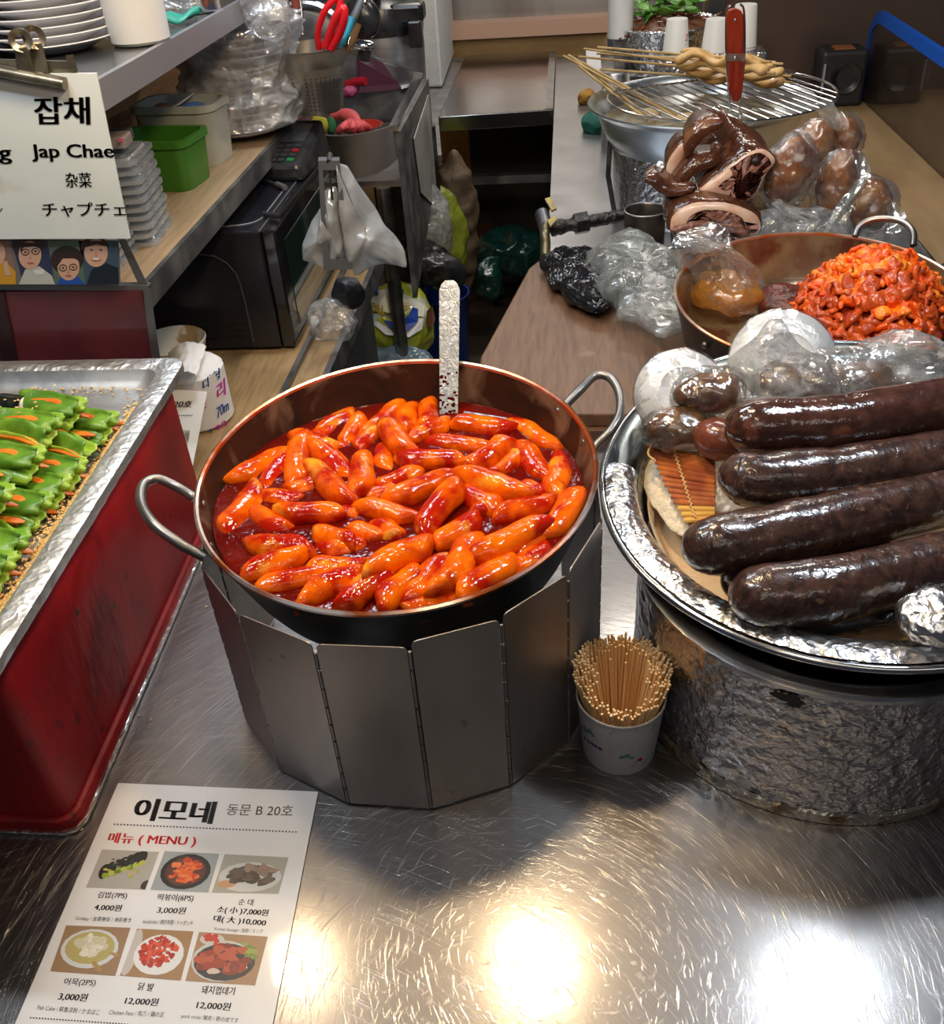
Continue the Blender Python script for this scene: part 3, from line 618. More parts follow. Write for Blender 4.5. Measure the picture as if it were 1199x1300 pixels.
# cream cloth scrap beside the bamboo mat
E1 = [A(x, y, z) for x, y, z in ((826, 580, .2), (846, 592, .205), (868, 640, .2), (900, 668, .195), (905, 690, .19), (880, 690, .188), (850, 668, .188), (830, 640, .188), (812, 610, .19), (808, 592, .195))]
cc = sum(E1, Vector()) / len(E1)
def scrap(u, v):
    k = v * len(E1); i = int(k) % len(E1); f = k - int(k); e = E1[i].lerp(E1[(i + 1) % len(E1)], f); p = cc.lerp(e, u); p = Vector(p)
    p.z += 0.012 * (1 - u) + 0.004 * noise.noise(p * 60) + 0.0025 * noise.noise(p * 160); return p
o = obj('cotton_scrap', grid(scrap, 14, 60), pbr('cream_cotton', (0.86, 0.74, 0.56), 0.8, bump=0.003, bscale=120, sss=0.1), solid=0.004, angle=180); tag(o, 'crumpled cream coloured cotton scrap left of the bamboo mat', 'cloth'); rebase(o, cc)

# bamboo mat
m0, m1, m2, m3 = A(822, 566, .232), A(903, 585, .236), A(906, 658, .212), A(868, 661, .208)
mat_ = thing('bamboo_mat', 'small reddish brown bamboo rolling mat under the sausages', 'mat', (m0 + m2) / 2)
BAM = pbr('red_brown_bamboo', (0.44, 0.12, 0.025), 0.28, col2=(0.26, 0.05, 0.015), scale=40, coat=0.4); BAMY = pbr('yellow_bamboo', (0.62, 0.33, 0.06), 0.3, coat=0.4)
nS = 14
m1b = m1 + (m1 - m0) * .06; m2b = m2 + (m2 - m3) * .05
g = G(); gy = G()
for k in range(nS):
    t = k / (nS - 1); a = m0.lerp(m3, t); b = m1b.lerp(m2b, t); jit = Vector((0, rnd(-.0006, .0006), rnd(-.0006, .0006)))
    (gy if k > nS - 4 else g).add(tube([a + jit + (b - a) * rnd(-.01, .02), a.lerp(b, 0.5) + jit, b + jit], 0.0040, 8, flat=0.6))
obj('slats', g, BAM, mat_); obj('end_slats', gy, BAMY, mat_, label='yellow bamboo end slats')
g = G()
P = [m0.lerp(m1b, 0.40 + 0.05 * math.sin(0)).lerp(m3.lerp(m2b, 0.36), t) for t in [k / 32 for k in range(33)]]
g.add(tube([p + Vector((0, 0, 0.0032 + 0.0012 * math.sin(k * PI))) + Vector((0.0012 * (-1) ** k, 0, 0)) for k, p in enumerate(P)], 0.0011, 6))
s0 = m0.lerp(m1b, 0.40)
g.add(tube(arcpath([s0 + Vector((0, 0, .003)), s0 + Vector((-.006, .008, .008)), s0 + Vector((-.022, .006, .006)), s0 + Vector((-.028, -.006, .002)), s0 + Vector((-.022, -.016, 0))], 6), 0.0012, 6))
obj('binding_string', g, pbr('jute_string', (0.66, 0.42, 0.16), 0.8), mat_)

# blood sausages
SOON = pbr('blood_sausage_skin', (0.026, 0.012, 0.010), 0.24, col2=(0.075, 0.036, 0.026), scale=75, ramp=(0.38, 0.66), detail=6, coat=0.5, bump=0.0012, bscale=90, bdetail=3, spec=0.6, col3=(0.14, 0.080, 0.05), ramp3=(0.62, 0.72), scale3=110, distort=0.5)
SOON2 = pbr('reddish_sausage_skin', (0.20, 0.055, 0.028), 0.24, col2=(0.11, 0.028, 0.018), scale=60, ramp=(0.35, 0.65), coat=0.4, bump=0.001, bscale=90)
def sausage(label, pts, r, mat, group=None, taper=0.5, tip=True):
    path = arcpath(pts, 14); n = len(path); tot = sum((path[i + 1] - path[i]).length for i in range(n - 1)); s_ = 0; rr = []; seed = rnd(0, 50)
    for i in range(n):
        if i: s_ += (path[i] - path[i - 1]).length
        e = min(s_, tot - s_) / r; k = math.sqrt(max(0.0, 1 - (1 - min(1, e / 1.25)) ** 2))
        rr.append(max(r * 0.05, r * k * (1 + 0.05 * noise.noise(Vector((s_ * 22, seed, 0))))))
    o = obj('blood_sausage', tube(path, rr, 28), mat, angle=180)
    for v in o.data.vertices:
        nn2 = noise.noise(v.co * 45 + Vector((seed, 0, 0))); v.co.z += 0.0014 * nn2; v.co.y += 0.001 * nn2
    tag(o, label, 'sausage', group); rebase(o, min(path, key=lambda p: p.z) - Vector((0, 0, r))); return o
def PX(lst): return [A(x, y, z) for x, y, z in lst]
def dense(lst):                                         # denser path near the ends so caps come out round
    P = PX(lst); d = (P[1] - P[0]).normalized(); e = (P[-1] - P[-2]).normalized()
    return [P[0], P[0] + d * 0.004, P[0] + d * 0.010, P[0] + d * 0.02] + P[1:-1] + [P[-1] - e * 0.02, P[-1] - e * 0.01, P[-1]]
sausage('dark blood sausage nearest the foil rim, frontmost of the pile', dense([(925, 757, .228), (985, 756, .228), (1060, 748, .229), (1199, 715, .230), (1260, 700, .23)]), 0.0295, SOON, 'blood sausages in the steamer tray')
sausage('dark blood sausage second from the foil rim, reaching farthest left', dense([(866, 697, .243), (925, 690, .243), (1040, 668, .244), (1199, 630, .245), (1290, 610, .245)]), 0.0295, SOON, 'blood sausages in the steamer tray')
sausage('dark blood sausage just below the topmost shiny one', dense([(911, 603, .268), (970, 609, .268), (1070, 600, .268), (1199, 582, .268), (1280, 570, .268)]), 0.0275, SOON, 'blood sausages in the steamer tray')
sausage('topmost blood sausage, shiny with a reddish left end', dense([(920, 545, .292), (980, 541, .292), (1080, 535, .292), (1199, 515, .294), (1290, 500, .294)]), 0.0290, pbr('shiny_blood_sausage', (0.040, 0.015, 0.011), 0.16, col2=(0.080, 0.033, 0.023), scale=60, ramp=(0.4, 0.66), coat=0.8, bump=0.001, bscale=110, col3=(0.24, 0.075, 0.035), ramp3=(0.60, 0.7), scale3=22), 'blood sausages in the steamer tray')
sausage('blood sausage mostly hidden under the pile, only its end showing', dense([(915, 735, .205), (960, 738, .203), (1040, 730, .202), (1150, 710, .202)]), 0.024, SOON, 'blood sausages in the steamer tray')
sausage('short reddish brown sausage end sticking out left behind the topmost one', dense([(882, 548, .262), (920, 560, .262), (980, 568, .262), (1040, 566, .262)]), 0.0215, SOON2)
# wrapped offal lumps behind
OFF = pbr('dark_boiled_offal', (0.10, 0.045, 0.022), 0.22, col2=(0.24, 0.12, 0.05), scale=35, ramp=(0.4, 0.65), coat=0.6, bump=0.0025, bscale=60)
def offal(label, px, py, z, r, seed, rz=0):
    c = A(px, py, z); t = thing('wrapped_offal', label, 'offal', (c.x, c.y, c.z - r[2]))
    R = Matrix.Rotation(rz, 3, 'Z'); obj('meat', blob(c, r, 4, 0.006, 30, R, seed, amp2=0.002, sc2=90), OFF, t); obj('cling_film', blob(c, [q + 0.003 for q in r], 4, 0.004, 30, R, seed, ridge=True, amp2=0.002, sc2=70), FILMC, t)
offal('brown boiled offal in cling film just above the bamboo mat', 862, 545, .255, (.036, .022, .020), 3, 0.1)
offal('brown boiled offal in cling film between the two white plates', 903, 498, .287, (.040, .026, .022), 8, 0.25)
offal('brown boiled offal in cling film behind the topmost sausage', 1022, 484, .275, (.05, .028, .024), 14, -0.1)
offal('reddish boiled offal in film near the red stir fry pan\'s front', 1090, 490, .270, (.05, .026, .022), 21, 0.1)
# foil parcel
c = A(1192, 786, .236); o = obj('foil_parcel', blob(c, (.030, .026, .020), 5, 0.004, 35, None, 5, ridge=True, amp2=0.0022, sc2=110), FOILF, angle=180); tag(o, 'round foil wrapped parcel on the tray rim at its front', 'parcel'); rebase(o, c - Vector((0, 0, .02)))
# dark film-wrapped strip under the front sausage
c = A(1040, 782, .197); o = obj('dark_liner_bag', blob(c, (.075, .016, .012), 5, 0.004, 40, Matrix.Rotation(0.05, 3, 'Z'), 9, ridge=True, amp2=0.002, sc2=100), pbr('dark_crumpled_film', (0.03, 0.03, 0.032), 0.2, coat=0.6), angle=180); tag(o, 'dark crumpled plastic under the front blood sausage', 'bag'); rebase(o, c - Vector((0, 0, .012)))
# pale wrap hanging beside the mat
o = obj('film_scrap', grid(lambda u, v: A(900, 585, .235).lerp(A(940, 590, .235), v).lerp(A(903, 655, .205).lerp(A(950, 650, .21), v), u) + Vector((0, 0, .004 + .004 * noise.noise(Vector((u * 9, v * 9, 2))))), 24, 12), FILMW, angle=180); tag(o, 'strip of crumpled milky film right of the bamboo mat', 'film'); rebase(o, A(900, 655, .205))

# white plates in cling film, leaning
def wrapped_plate(label, px, py, Y, r, tilt, yaw, seed):
    c = AY(px, py, Y); R = Matrix.Rotation(yaw, 3, 'Z') @ Matrix.Rotation(tilt, 3, 'X')
    t = thing('wrapped_plate', label, 'plate', c - Vector((0, 0, r * 0.7)))
    prof = [(0, .004), (r * .50, .004), (r * .54, .0055), (r * .58, .004), (r * .62, .003), (r * .96, -.010), (r, -.013), (r * .97, -.015), (r * .6, -.001), (0, 0)]
    v, f = lathe(prof, seg=64); obj('plate', ([R @ Vector(p) + c for p in v], f), pbr('white_foam', (0.82, 0.84, 0.86), 0.4), t)
    v, f = lathe([(0, .010), (r * .4, .0095), (r * .7, .006), (r * 1.0, -.009), (r * 1.03, -.015), (r * .9, -.018), (r * .3, -.014), (0, -.012)], seg=64)
    vv = []
    for p in v:
        p = Vector(p); p = p * (1 + .035 * noise.noise(p * 70 + Vector((seed, 0, 0)))); p.z += .004 * (1 - 2 * abs(noise.noise(p * 45 + Vector((seed, 2, 0))))); vv.append(R @ p + c)
    obj('cling_film', (vv, f), FILMC, t)
wrapped_plate('small white foam plate in cling film leaning left of the offal', 868, 499, .955, .0535, math.radians(50), 0.12, 2)
wrapped_plate('larger white foam plate leaning against the red stir fry pan', 997, 460, .985, .061, math.radians(56), 0.0, 7)
# bunched-up clear bag between plate and sausages
c = A(985, 488, .285); o = obj('clear_plastic_bag', blob(c, (.062, .034, .024), 5, .014, 20, None, 17, ridge=True, amp2=.0018, sc2=60), FILM, angle=180)
for v in o.data.vertices:
    d = v.co - c; pk = math.exp(-((d.x + .0) ** 2 + (d.y - .005) ** 2) / .0008); v.co.z += .040 * pk * max(0, d.z / .03)
tag(o, 'bunched clear plastic bag lying over the larger white plate', 'bag'); rebase(o, c - Vector((0, 0, .03)))
c = A(1140, 470, .285); o = obj('clear_plastic_bag', blob(c, (.105, .030, .030), 6, .014, 20, Matrix.Rotation(0.1, 3, 'Z'), 33, ridge=True, amp2=.0035, sc2=60), FILM, angle=180); tag(o, 'crumpled clear film behind the topmost sausage in front of the red stir fry', 'bag'); rebase(o, c - Vector((0, 0, .034)))

# ------------------------------------------------------------------ brown board
bd = [A(684, 331, .05), A(1020, 331, .05), A(1020, 526, .05), A(601, 525, .05), A(606, 480, .05), A(611, 452, .05), A(672, 340, .05)]
bo = thing('wooden_board', 'thick brown wooden board behind the rice cake pan', 'board', A(720, 430, 0))
obj('board_top', slab([bd[0], bd[1], bd[2], bd[3], bd[4], bd[5], bd[6]][::-1], .024), WOODB, bo, smooth=False, bevel=.003)
x0 = bd[3].x; obj('batten', bb(x0 + .02, .42, 1.272, 1.30, 0.0, .026), pbr('dark_batten', (0.13, 0.065, 0.035), 0.5), bo, smooth=False)
obj('batten', bb(-.03, .42, 1.80, 1.86, 0.0, .026), pbr('dark_batten', (0.13, 0.065, 0.035), 0.5), bo, smooth=False)

# black and clear bags on the board
def bagblob(name, label, pts, z, thick, mat, seed, amp=.012, sc=30, amp2=.004, sub=5):
    P = [A(x, y, z) for x, y in pts]; c = sum(P, Vector()) / len(P); n = len(P)
    ang = sorted((math.atan2(p.y - c.y, p.x - c.x), (p.xy - c.xy).length) for p in P)
    def rad(a):
        for i in range(n):
            a0, r0 = ang[i]; a1, r1 = ang[(i + 1) % n]
            if i == n - 1: a1 += 2 * PI
            for q in (a, a + 2 * PI):
                if a0 <= q <= a1: return r0 + (r1 - r0) * (q - a0) / (a1 - a0 + 1e-9)
        return ang[0][1]
    V, F = ico(sub); out = []
    for p in V:
        a = math.atan2(p.y, p.x); h = math.hypot(p.x, p.y); r = rad(a) * (1 - (1 - h) ** 2 * .0) * h
        q = Vector((c.x + r * math.cos(a), c.y + r * math.sin(a), z + thick * (p.z + 1) * .5))
        s_ = Vector((seed, seed, 0)); k = max(0, p.z + .9)
        q.z += k * (amp * (1 - 2 * abs(noise.noise(q * sc + s_))) * .8 + amp2 * (1 - 2 * abs(noise.noise(q * sc * 3 + s_)))); q.z = max(q.z, z)
        w_ = Vector((noise.noise(q * sc + s_ * 3), noise.noise(q * sc + s_ * 4), 0)) * amp * .7 * h; out.append(q + w_)
    o = obj(name, (out, F), mat, angle=50); tag(o, label, 'bag'); rebase(o, (c.x, c.y, z)); return o
bagblob('black_plastic_bag', 'crumpled shiny black plastic bag on the brown board', [(692, 338), (720, 328), (755, 330), (778, 390), (762, 412), (735, 400), (712, 378), (696, 358)], .05, .028, pbr('black_bag', (0.010, 0.010, 0.012), 0.18, crinkle=.002, cscale=70), 4)
bagblob('clear_plastic_bag', 'limp greenish clear plastic bag drooping over the brown board\'s right side', [(744, 346), (775, 325), (800, 312), (830, 330), (862, 372), (868, 440), (838, 452), (805, 425), (785, 425), (782, 405), (765, 375)], .052, .055, FILMB, 9, amp=.012, sc=11, amp2=.0012)

# ------------------------------------------------------------------ second pan: red stir fry
P2C = Vector((0.3746, 1.3803, 0.20)); P2R = 0.2119; P2T = (0.0716, -0.004, 0)
p2 = thing('stir_fry_pan', 'round dark pan with red spicy stir fried pork skin', 'pan', P2C, P2T); p2w = TM[p2.name]
obj('pan_body', lathe([(0, -.085), (.180, -.085), (.192, -.078), (P2R - .001, -.004), (P2R + .0004, -.001)], seg=110), PANO, p2, world=False)
obj('pan_inside', lathe([(P2R - .0045, -.002), (.188, -.068), (.177, -.079), (0, -.080)], seg=110), pbr('greasy_pan_inside', (0.13, 0.075, 0.04), 0.22, 0.3, (0.24, 0.18, 0.09), 20, (0.4, 0.65), coat=0.5, col3=(0.10, 0.03, 0.015), ramp3=(0.55, 0.66), scale3=16), p2, world=False)
obj('rim', lathe([(P2R + .0005, -.0015), (P2R + .0004, .0008), (P2R - .002, .002), (P2R - .0043, .0008), (P2R - .0047, -.0025)], seg=110), pbr('worn_orange_rim', (0.55, 0.40, 0.30), 0.3, 0.8, (0.55, 0.16, 0.03), 16, (0.45, 0.6)), p2, world=False)
def h2(): pass
obj('handle', tube(arcpath([A(1086, 300, .222), A(1092, 287, .235), A(1108, 279, .245), A(1130, 278, .25), A(1148, 283, .25), A(1160, 296, .243), A(1160, 312, .23)], 10), .0052, 12), pbr('worn_handle', (0.34, 0.31, 0.29), 0.32, 1.0), p2)
obj('handle', tube(arcpath([A(898, 424, .178), A(896, 428, .172), A(915, 436, .168), A(940, 446, .165), A(965, 456, .165), A(985, 462, .168)], 10), .0055, 12), HANDM, p2)
q = p2w.inverted() @ A(900, 440, .165); obj('rivet', blob((math.cos(math.atan2(q.y, q.x)) * (P2R - .004), math.sin(math.atan2(q.y, q.x)) * (P2R - .004), -.022), (.006, .006, .006), 2), HANDM, p2, world=False)
sb = thing('dark_stand', 'dark stand box under the red stir fry pan', 'stand', (P2C.x, P2C.y, 0))
obj('stand_body', bb(P2C.x - .15, P2C.x + .15, P2C.y - .08, P2C.y + .15, 0.052, .093), BLACKM, sb, smooth=False, bevel=.004)
PORK = [pbr('red_stir_fry', (0.78, 0.055, 0.003), 0.22, col2=(0.90, 0.17, 0.008), scale=70, ramp=(0.4, 0.62), bump=.004, bscale=110), pbr('orange_stir_fry', (0.90, 0.24, 0.014), 0.22, col2=(0.76, 0.07, 0.004), scale=70, bump=.004, bscale=110), pbr('brown_red_stir_fry', (0.42, 0.050, 0.008), 0.22, col2=(0.60, 0.085, 0.010), scale=60, bump=.003, bscale=110)]
hx, hy = P2C.x + .085, P2C.y + .008
def heap(x, y):
    d = math.hypot((x - hx) / .125, (y - hy) / .155); return .128 + .118 * max(0, 1 - d * d) ** 0.8 + .02 * (x - hx) * 3
def hp(u, v):
    a = 2 * PI * v; x = hx + .125 * u * math.cos(a); y = hy + .155 * u * math.sin(a); q = Vector((x - P2C.x, y - P2C.y)); 
    if q.length > .182: q *= .182 / q.length; x, y = P2C.x + q.x, P2C.y + q.y
    return Vector((x, y, heap(x, y) - .016 + .005 * noise.noise(Vector((x * 40, y * 40, 0)))))
o = obj('chili_paste', grid(hp, 26, 60), pbr('chili_paste', (0.40, 0.03, 0.008), 0.22, col2=(0.55, 0.07, 0.012), scale=40, coat=0.4, bump=.003, bscale=70), angle=180); tag(o, 'red chili paste and minced bits heaped under the pork skin pieces', 'sauce', kind='stuff'); rebase(o, (hx, hy, .128))
def curl_mesh(R_, arc, r, fl, seed):
    n = 12; P = []; rr = []
    for k in range(n + 1):
        a = arc * (k / n - .5); P.append(Vector((R_ * math.sin(a), R_ * (1 - math.cos(a)), .003 * math.sin(k * .9 + seed)))); rr.append(r * (0.45 if k in (0, n) else 1) * (1 + .22 * noise.noise(Vector((k * .8, seed, 0)))))
    v, f = tube(P, rr, 10, flat=fl); return [Vector(p) + Vector((0, 0, .0012 * noise.noise(Vector(p) * 150))) for p in v], f
cm = [(.013, 3.9, .0042, .7), (.020, 2.6, .0052, .6), (.03, 1.3, .0095, .38), (.010, 4.6, .0038, .8), (.04, 1.0, .0125, .30), (.018, 3.0, .0045, .9)]
cp = []; pos = []
bpR = [pbr('x', (0, 0, 0))]; bpy.data.materials.remove(bpR[0])
nP = 0; tries = 0
while nP < 270 and tries < 6000:
    tries += 1
    a = rnd(0, 2 * PI); u = math.sqrt(rnd(0, 1)) * 1.0; x = hx + .128 * u * math.cos(a); y = hy + .155 * u * math.sin(a); q = Vector((x - P2C.x, y - P2C.y))
    if q.length > .183: continue
    z = heap(x, y)
    if any((Vector((x, y, z)) - p).length < .0105 for p in pos): continue
    pos.append(Vector((x, y, z))); k = random.randrange(6)
    mi = 2 if (y < hy - .03 and rnd(0, 1) < .7) or (x < hx - .06 and rnd(0, 1) < .6) else (0 if rnd(0, 1) < .55 else 1)
    key = (k, mi); src = next((o for kk, o in cp if kk == key), None)
    gx = (heap(x + .004, y) - heap(x - .004, y)) / .008; gy2 = (heap(x, y + .004) - heap(x, y - .004)) / .008
    n = Vector((-gx, -gy2, 1)).normalized(); R = n.to_track_quat('Z', 'Y').to_matrix() @ Matrix.Rotation(rnd(0, 6.28), 3, 'Z') @ Matrix.Rotation(rnd(-.7, .7), 3, 'X')
    if src is None: o = obj('pork_skin_piece', curl_mesh(*cm[k], rnd(0, 9)), PORK[mi], angle=180); cp.append((key, o))
    else: o = inst(src, 'pork_skin_piece', (0, 0, 0))
    s_ = rnd(.8, 1.25) * (1.12 if mi == 2 else 1); o.location = (x, y, z + .002); o.rotation_euler = R.to_euler(); o.scale = (s_, s_, s_)
    tag(o, ('curled bright red pork skin piece heaped in the stir fry pan', 'curled orange red pork skin piece heaped in the stir fry pan', 'dark brownish red pork skin piece at the near edge of the stir fry heap')[mi], 'stir fried pork skin', ('red pork skin pieces', 'orange pork skin pieces', 'brownish pork skin pieces')[mi]); nP += 1
# dark meat lump and stained bag half buried on the left of the pan
c = A(1000, 385, .155); o = obj('meat_lump', blob(c, (.05, .042, .028), 4, .008, 25, None, 4, amp2=.003, sc2=80), pbr('dark_sauced_meat', (0.13, 0.022, 0.010), 0.35, col2=(0.06, 0.014, 0.008), scale=40, bump=.004, bscale=90, col3=(0.46, 0.44, 0.34), ramp3=(0.60, 0.68), scale3=16), angle=180); tag(o, 'dark red sauced meat lump left of the red stir fry heap', 'meat'); rebase(o, c - Vector((0, 0, .026)))
def orange_bag():
    P = [(848, 318, .245), (862, 296, .262), (905, 284, .27), (925, 290, .262), (930, 318, .25), (960, 340, .215), (975, 366, .17), (968, 398, .145), (945, 402, .14), (912, 396, .14), (885, 372, .155), (868, 348, .19), (858, 335, .215)]
    E = [A(*p) for p in P]; c = sum(E, Vector()) / len(E) + Vector((0, -.005, .018))
    def fn(u, v):
        k = v * len(E); i = int(k) % len(E); f = k - int(k); e = E[i].lerp(E[(i + 1) % len(E)], f); p = c.lerp(e, u ** .8); r = noise.noise(Vector((v * 14, u * 1.6, 3)))
        return p + Vector((0, -.006, .014)) * (1 - 2 * abs(r)) * (0.35 + .65 * (1 - u)) + Vector((0, -.02, .02)) * (1 - u * u) * .6
    return grid(fn, 30, 110)
t = thing('oil_stained_bag', 'plastic bag stained with orange oil hanging over the stir fry pan\'s left rim', 'bag', A(930, 395, .14))
ob = film('oily_bag', tint=(0.82, 0.80, 0.76), veil=(0.18, 0.5), cscale=36, crinkle=.003)
obj('bag_film', orange_bag(), ob, t, angle=180)
c = A(922, 372, .165); obj('orange_oil', blob(c, (.056, .040, .026), 4, .010, 30, Matrix.Rotation(-.5, 3, 'Z'), 5, ridge=True), film('orange_oil_film', tint=(0.85, 0.34, 0.04), veil=(0.45, 0.85), cscale=40), t, label='orange oil pooled in the bag')

# ------------------------------------------------------------------ tray of braised pork
tx0, tx1, ty0, ty1 = .205, .640, 1.655, 1.93
pt = thing('pork_tray', 'steel rimmed tray lined with foil holding the braised pork', 'tray', (.42, 1.80, 0))
rim4 = [(tx0, ty0), (tx1, ty0), (tx1, ty1), (tx0, ty1)]
g = G()
for z0, z1, ins in ((0.0515, .128, 0.012),):
    b = [(x + ins * (1 if x == tx0 else -1), y + ins * (1 if y == ty0 else -1), z0) for x, y in rim4]; t_ = [(x, y, z1) for x, y in rim4]
    for k in range(4): g.add(quad(b[k], b[(k + 1) % 4], t_[(k + 1) % 4], t_[k]))
    g.add(quad(*[(p[0], p[1], .056) for p in b]))
obj('tray_body', g, FOIL, pt, smooth=False)
obj('rim_wire', tube([(x, y, .13) for x, y in rim4] + [(tx0, ty0, .13)], .0052, 10), STEELB, pt)
o = obj('foil_edge', grid(lambda u, v: Vector((tx1 - .10 + .13 * u, ty0 - .035 + .045 * v, .122 + .008 * math.sin(v * 3) + .008 * noise.noise(Vector((u * 9, v * 9, 0))))), 18, 10), FOILF, pt, angle=60)
SKIN = pbr('braised_pork_skin', (0.10, 0.034, 0.016), 0.18, col2=(0.045, 0.015, 0.008), scale=22, ramp=(0.35, 0.68), coat=0.35, bump=.0028, bscale=55, distort=1.0, col3=(0.24, 0.10, 0.045), ramp3=(0.60, 0.74), scale3=14)
FAT = pbr('pork_fat', (0.72, 0.50, 0.38), 0.3, col2=(0.62, 0.36, 0.25), scale=40, sss=.15, coat=.2)
MEAT = pbr('pork_meat', (0.36, 0.17, 0.13), 0.45, col2=(0.20, 0.075, 0.055), scale=70, ramp=(0.38, 0.62), detail=6, bump=.004, bscale=90, col3=(0.50, 0.30, 0.24), ramp3=(0.6, 0.68), scale3=50)
def zz(px, py): return (820 + px / 3.526, 120 + py / 3.526)
def chunk(name, label, front, back, Y, dY, fatk, cat='pork', tilt=0.0, rings=9, extra=None, fat_bias=None):
    F = [AY(*zz(*p), Y) for p in front]; B = [AY(*zz(*p), Y) + Vector((0, dY, 0)) for p in back]
    def dens(P, n=64):
        Q = arcpath(P + [P[0]], 12); L_ = [0]
        for i in range(1, len(Q)): L_.append(L_[-1] + (Q[i] - Q[i - 1]).length)
        out = []; j = 0
        for k in range(n):
            s_ = L_[-1] * k / n
            while j < len(L_) - 2 and L_[j + 1] < s_: j += 1
            out.append(Q[j].lerp(Q[j + 1], (s_ - L_[j]) / max(1e-9, L_[j + 1] - L_[j])))
        return out
    F = dens(F); B = dens(B); c = sum(F, Vector()) / len(F); cb = sum(B, Vector()) / len(B)
    t = thing(name, label, cat, Vector((c.x, c.y, min(p.z for p in F))))
    R = []
    for k in range(rings + 1):
        s_ = k / rings; bul = 1 + .07 * math.sin(PI * s_)
        if s_ > .8: bul *= 1 - (s_ - .8) * 1.2
        cc_ = c.lerp(cb, s_); ring = []
        for a, b in zip(F, B):
            p = a.lerp(b, s_); p = cc_ + (p - cc_) * bul; p = p + (p - cc_).normalized() * .006 * noise.noise(p * 28)
            p.y += tilt * (p.z - c.z); ring.append(p)
        R.append(ring)
    obj('skin', loft(R[1:] if False else R, True), SKIN, t, angle=180)
    F2 = [p + Vector((0, -.0012, 0)) for p in R[0]]; c2 = sum(F2, Vector()) / len(F2)
    I = [c2 + (p - c2) * (fatk if fat_bias is None else fat_bias(p - c2)) for p in F2]
    FF = [c2 + (p - c2) * .965 for p in F2]
    obj('fat_layer', loft([[p + Vector((0, .001, 0)) for p in FF], [p + Vector((0, -.002, 0)) for p in FF], [p + Vector((0, -.003, 0)) for p in I]], False), FAT, t, angle=180)
    ctr = [[c2 + (p - c2) * k + Vector((0, -.004 - .006 * abs(noise.noise(p * 60 + Vector((k * 5, 0, 0)))), 0)) for p in I] for k in (1, .75, .5, .25, .05)]
    obj('meat_face', loft(ctr, True), MEAT, t, angle=180); return t
h = chunk('pork_head_piece', 'glossy brown braised pork head piece with pale cut face on the tray', [(225, 440), (300, 372), (390, 310), (450, 265), (520, 240), (562, 262), (578, 300), (545, 350), (525, 405), (470, 470), (420, 482), (340, 468), (262, 470)],
      [(235, 420), (250, 330), (325, 230), (345, 150), (368, 122), (400, 165), (470, 205), (540, 235), (575, 285), (545, 350), (520, 400), (440, 450), (330, 450)], 1.70, .15, .72, fat_bias=lambda d: .45 if d.x < -.02 else .86)
p = AY(*zz(493, 300), 1.69); obj('dark_hollow', blob(p, (.0085, .004, .0065), 2, .001, 60), pbr('dark_hollow', (0.02, 0.014, 0.012), 0.4), h)
chunk('pork_slab', 'thick braised pork slab with arched pale fat at the tray\'s near edge', [(105, 605), (110, 545), (180, 490), (300, 478), (420, 500), (512, 550), (515, 620), (430, 650), (300, 640), (180, 625)],
      [(110, 600), (118, 500), (190, 440), (310, 450), (420, 490), (505, 540), (505, 620), (430, 640), (300, 640), (180, 620)], 1.662, .13, .70, fat_bias=lambda d: .62 if d.z > -.005 else .9)
def fold(name, label, pts, Y, th, wdt, edge=True):
    """a folded sheet of skin: thick curved strip, brown on top with a pale cut edge"""
    P = [AY(*zz(*p), Y) for p in pts]; Q = arcpath(P, 10); t = thing(name, label, 'pork', min(Q, key=lambda p: p.z)); V = []; n = len(Q)
    rings = []
    for i, p in enumerate(Q):
        d = (Q[min(i + 1, n - 1)] - Q[max(i - 1, 0)]).normalized(); nr = Vector((-d.z, 0, d.x)).normalized(); k = math.sin(PI * min(1, max(0.06, (i + .5) / n))) ** .4
        a = p + nr * th * k; b = p - nr * th * k; dd = Vector((0, wdt * k, .25 * wdt * k))
        rings.append([b, b + dd * .3 - nr * .002, b + dd, (a + b) / 2 + dd * 1.08, a + dd, a + dd * .3 + nr * .002, a])
    obj('skin', loft(rings), SKIN, t, angle=180)
    E = [[r[0] + Vector((0, -.0008, 0)), r[6] + Vector((0, -.0008, 0)), r[6].lerp(r[0], .2) + Vector((0, -.004, 0)), r[6].lerp(r[0], .8) + Vector((0, -.004, 0))] for r in rings[2:-2]]
    obj('cut_edge', loft([[q[0], q[3], q[2], q[1]] for q in E]), FAT if edge else SKIN, t, angle=60); return t
fold('pork_ear', 'curled braised pork ear leaning left of the head piece with pale edge', [(112, 395), (120, 320), (165, 250), (228, 198)], 1.75, .011, .05)
fold('pork_ear', 'dark braised pork ear folded across the head piece\'s top left', [(190, 285), (205, 225), (260, 165), (345, 128)], 1.73, .010, .06, False)
fold('pork_ear', 'brown braised pork skin flap between the ears and the slab', [(95, 460), (150, 400), (220, 330), (305, 300), (330, 235)], 1.71, .009, .05, False)
fold('pork_skin_flap', 'thin braised skin flap hanging over the tray\'s left edge', [(0, 385), (40, 395), (80, 425), (130, 440), (230, 420)], 1.69, .008, .05, False)
o = obj('foil_scrap', blob(AY(838, 222, 1.76), (.014, .012, .02), 4, .004, 60, None, 3, ridge=True), FOILF, angle=180); tag(o, 'scrap of crumpled foil at the left of the pork ears', 'foil'); rebase(o, AY(838, 232, 1.76))

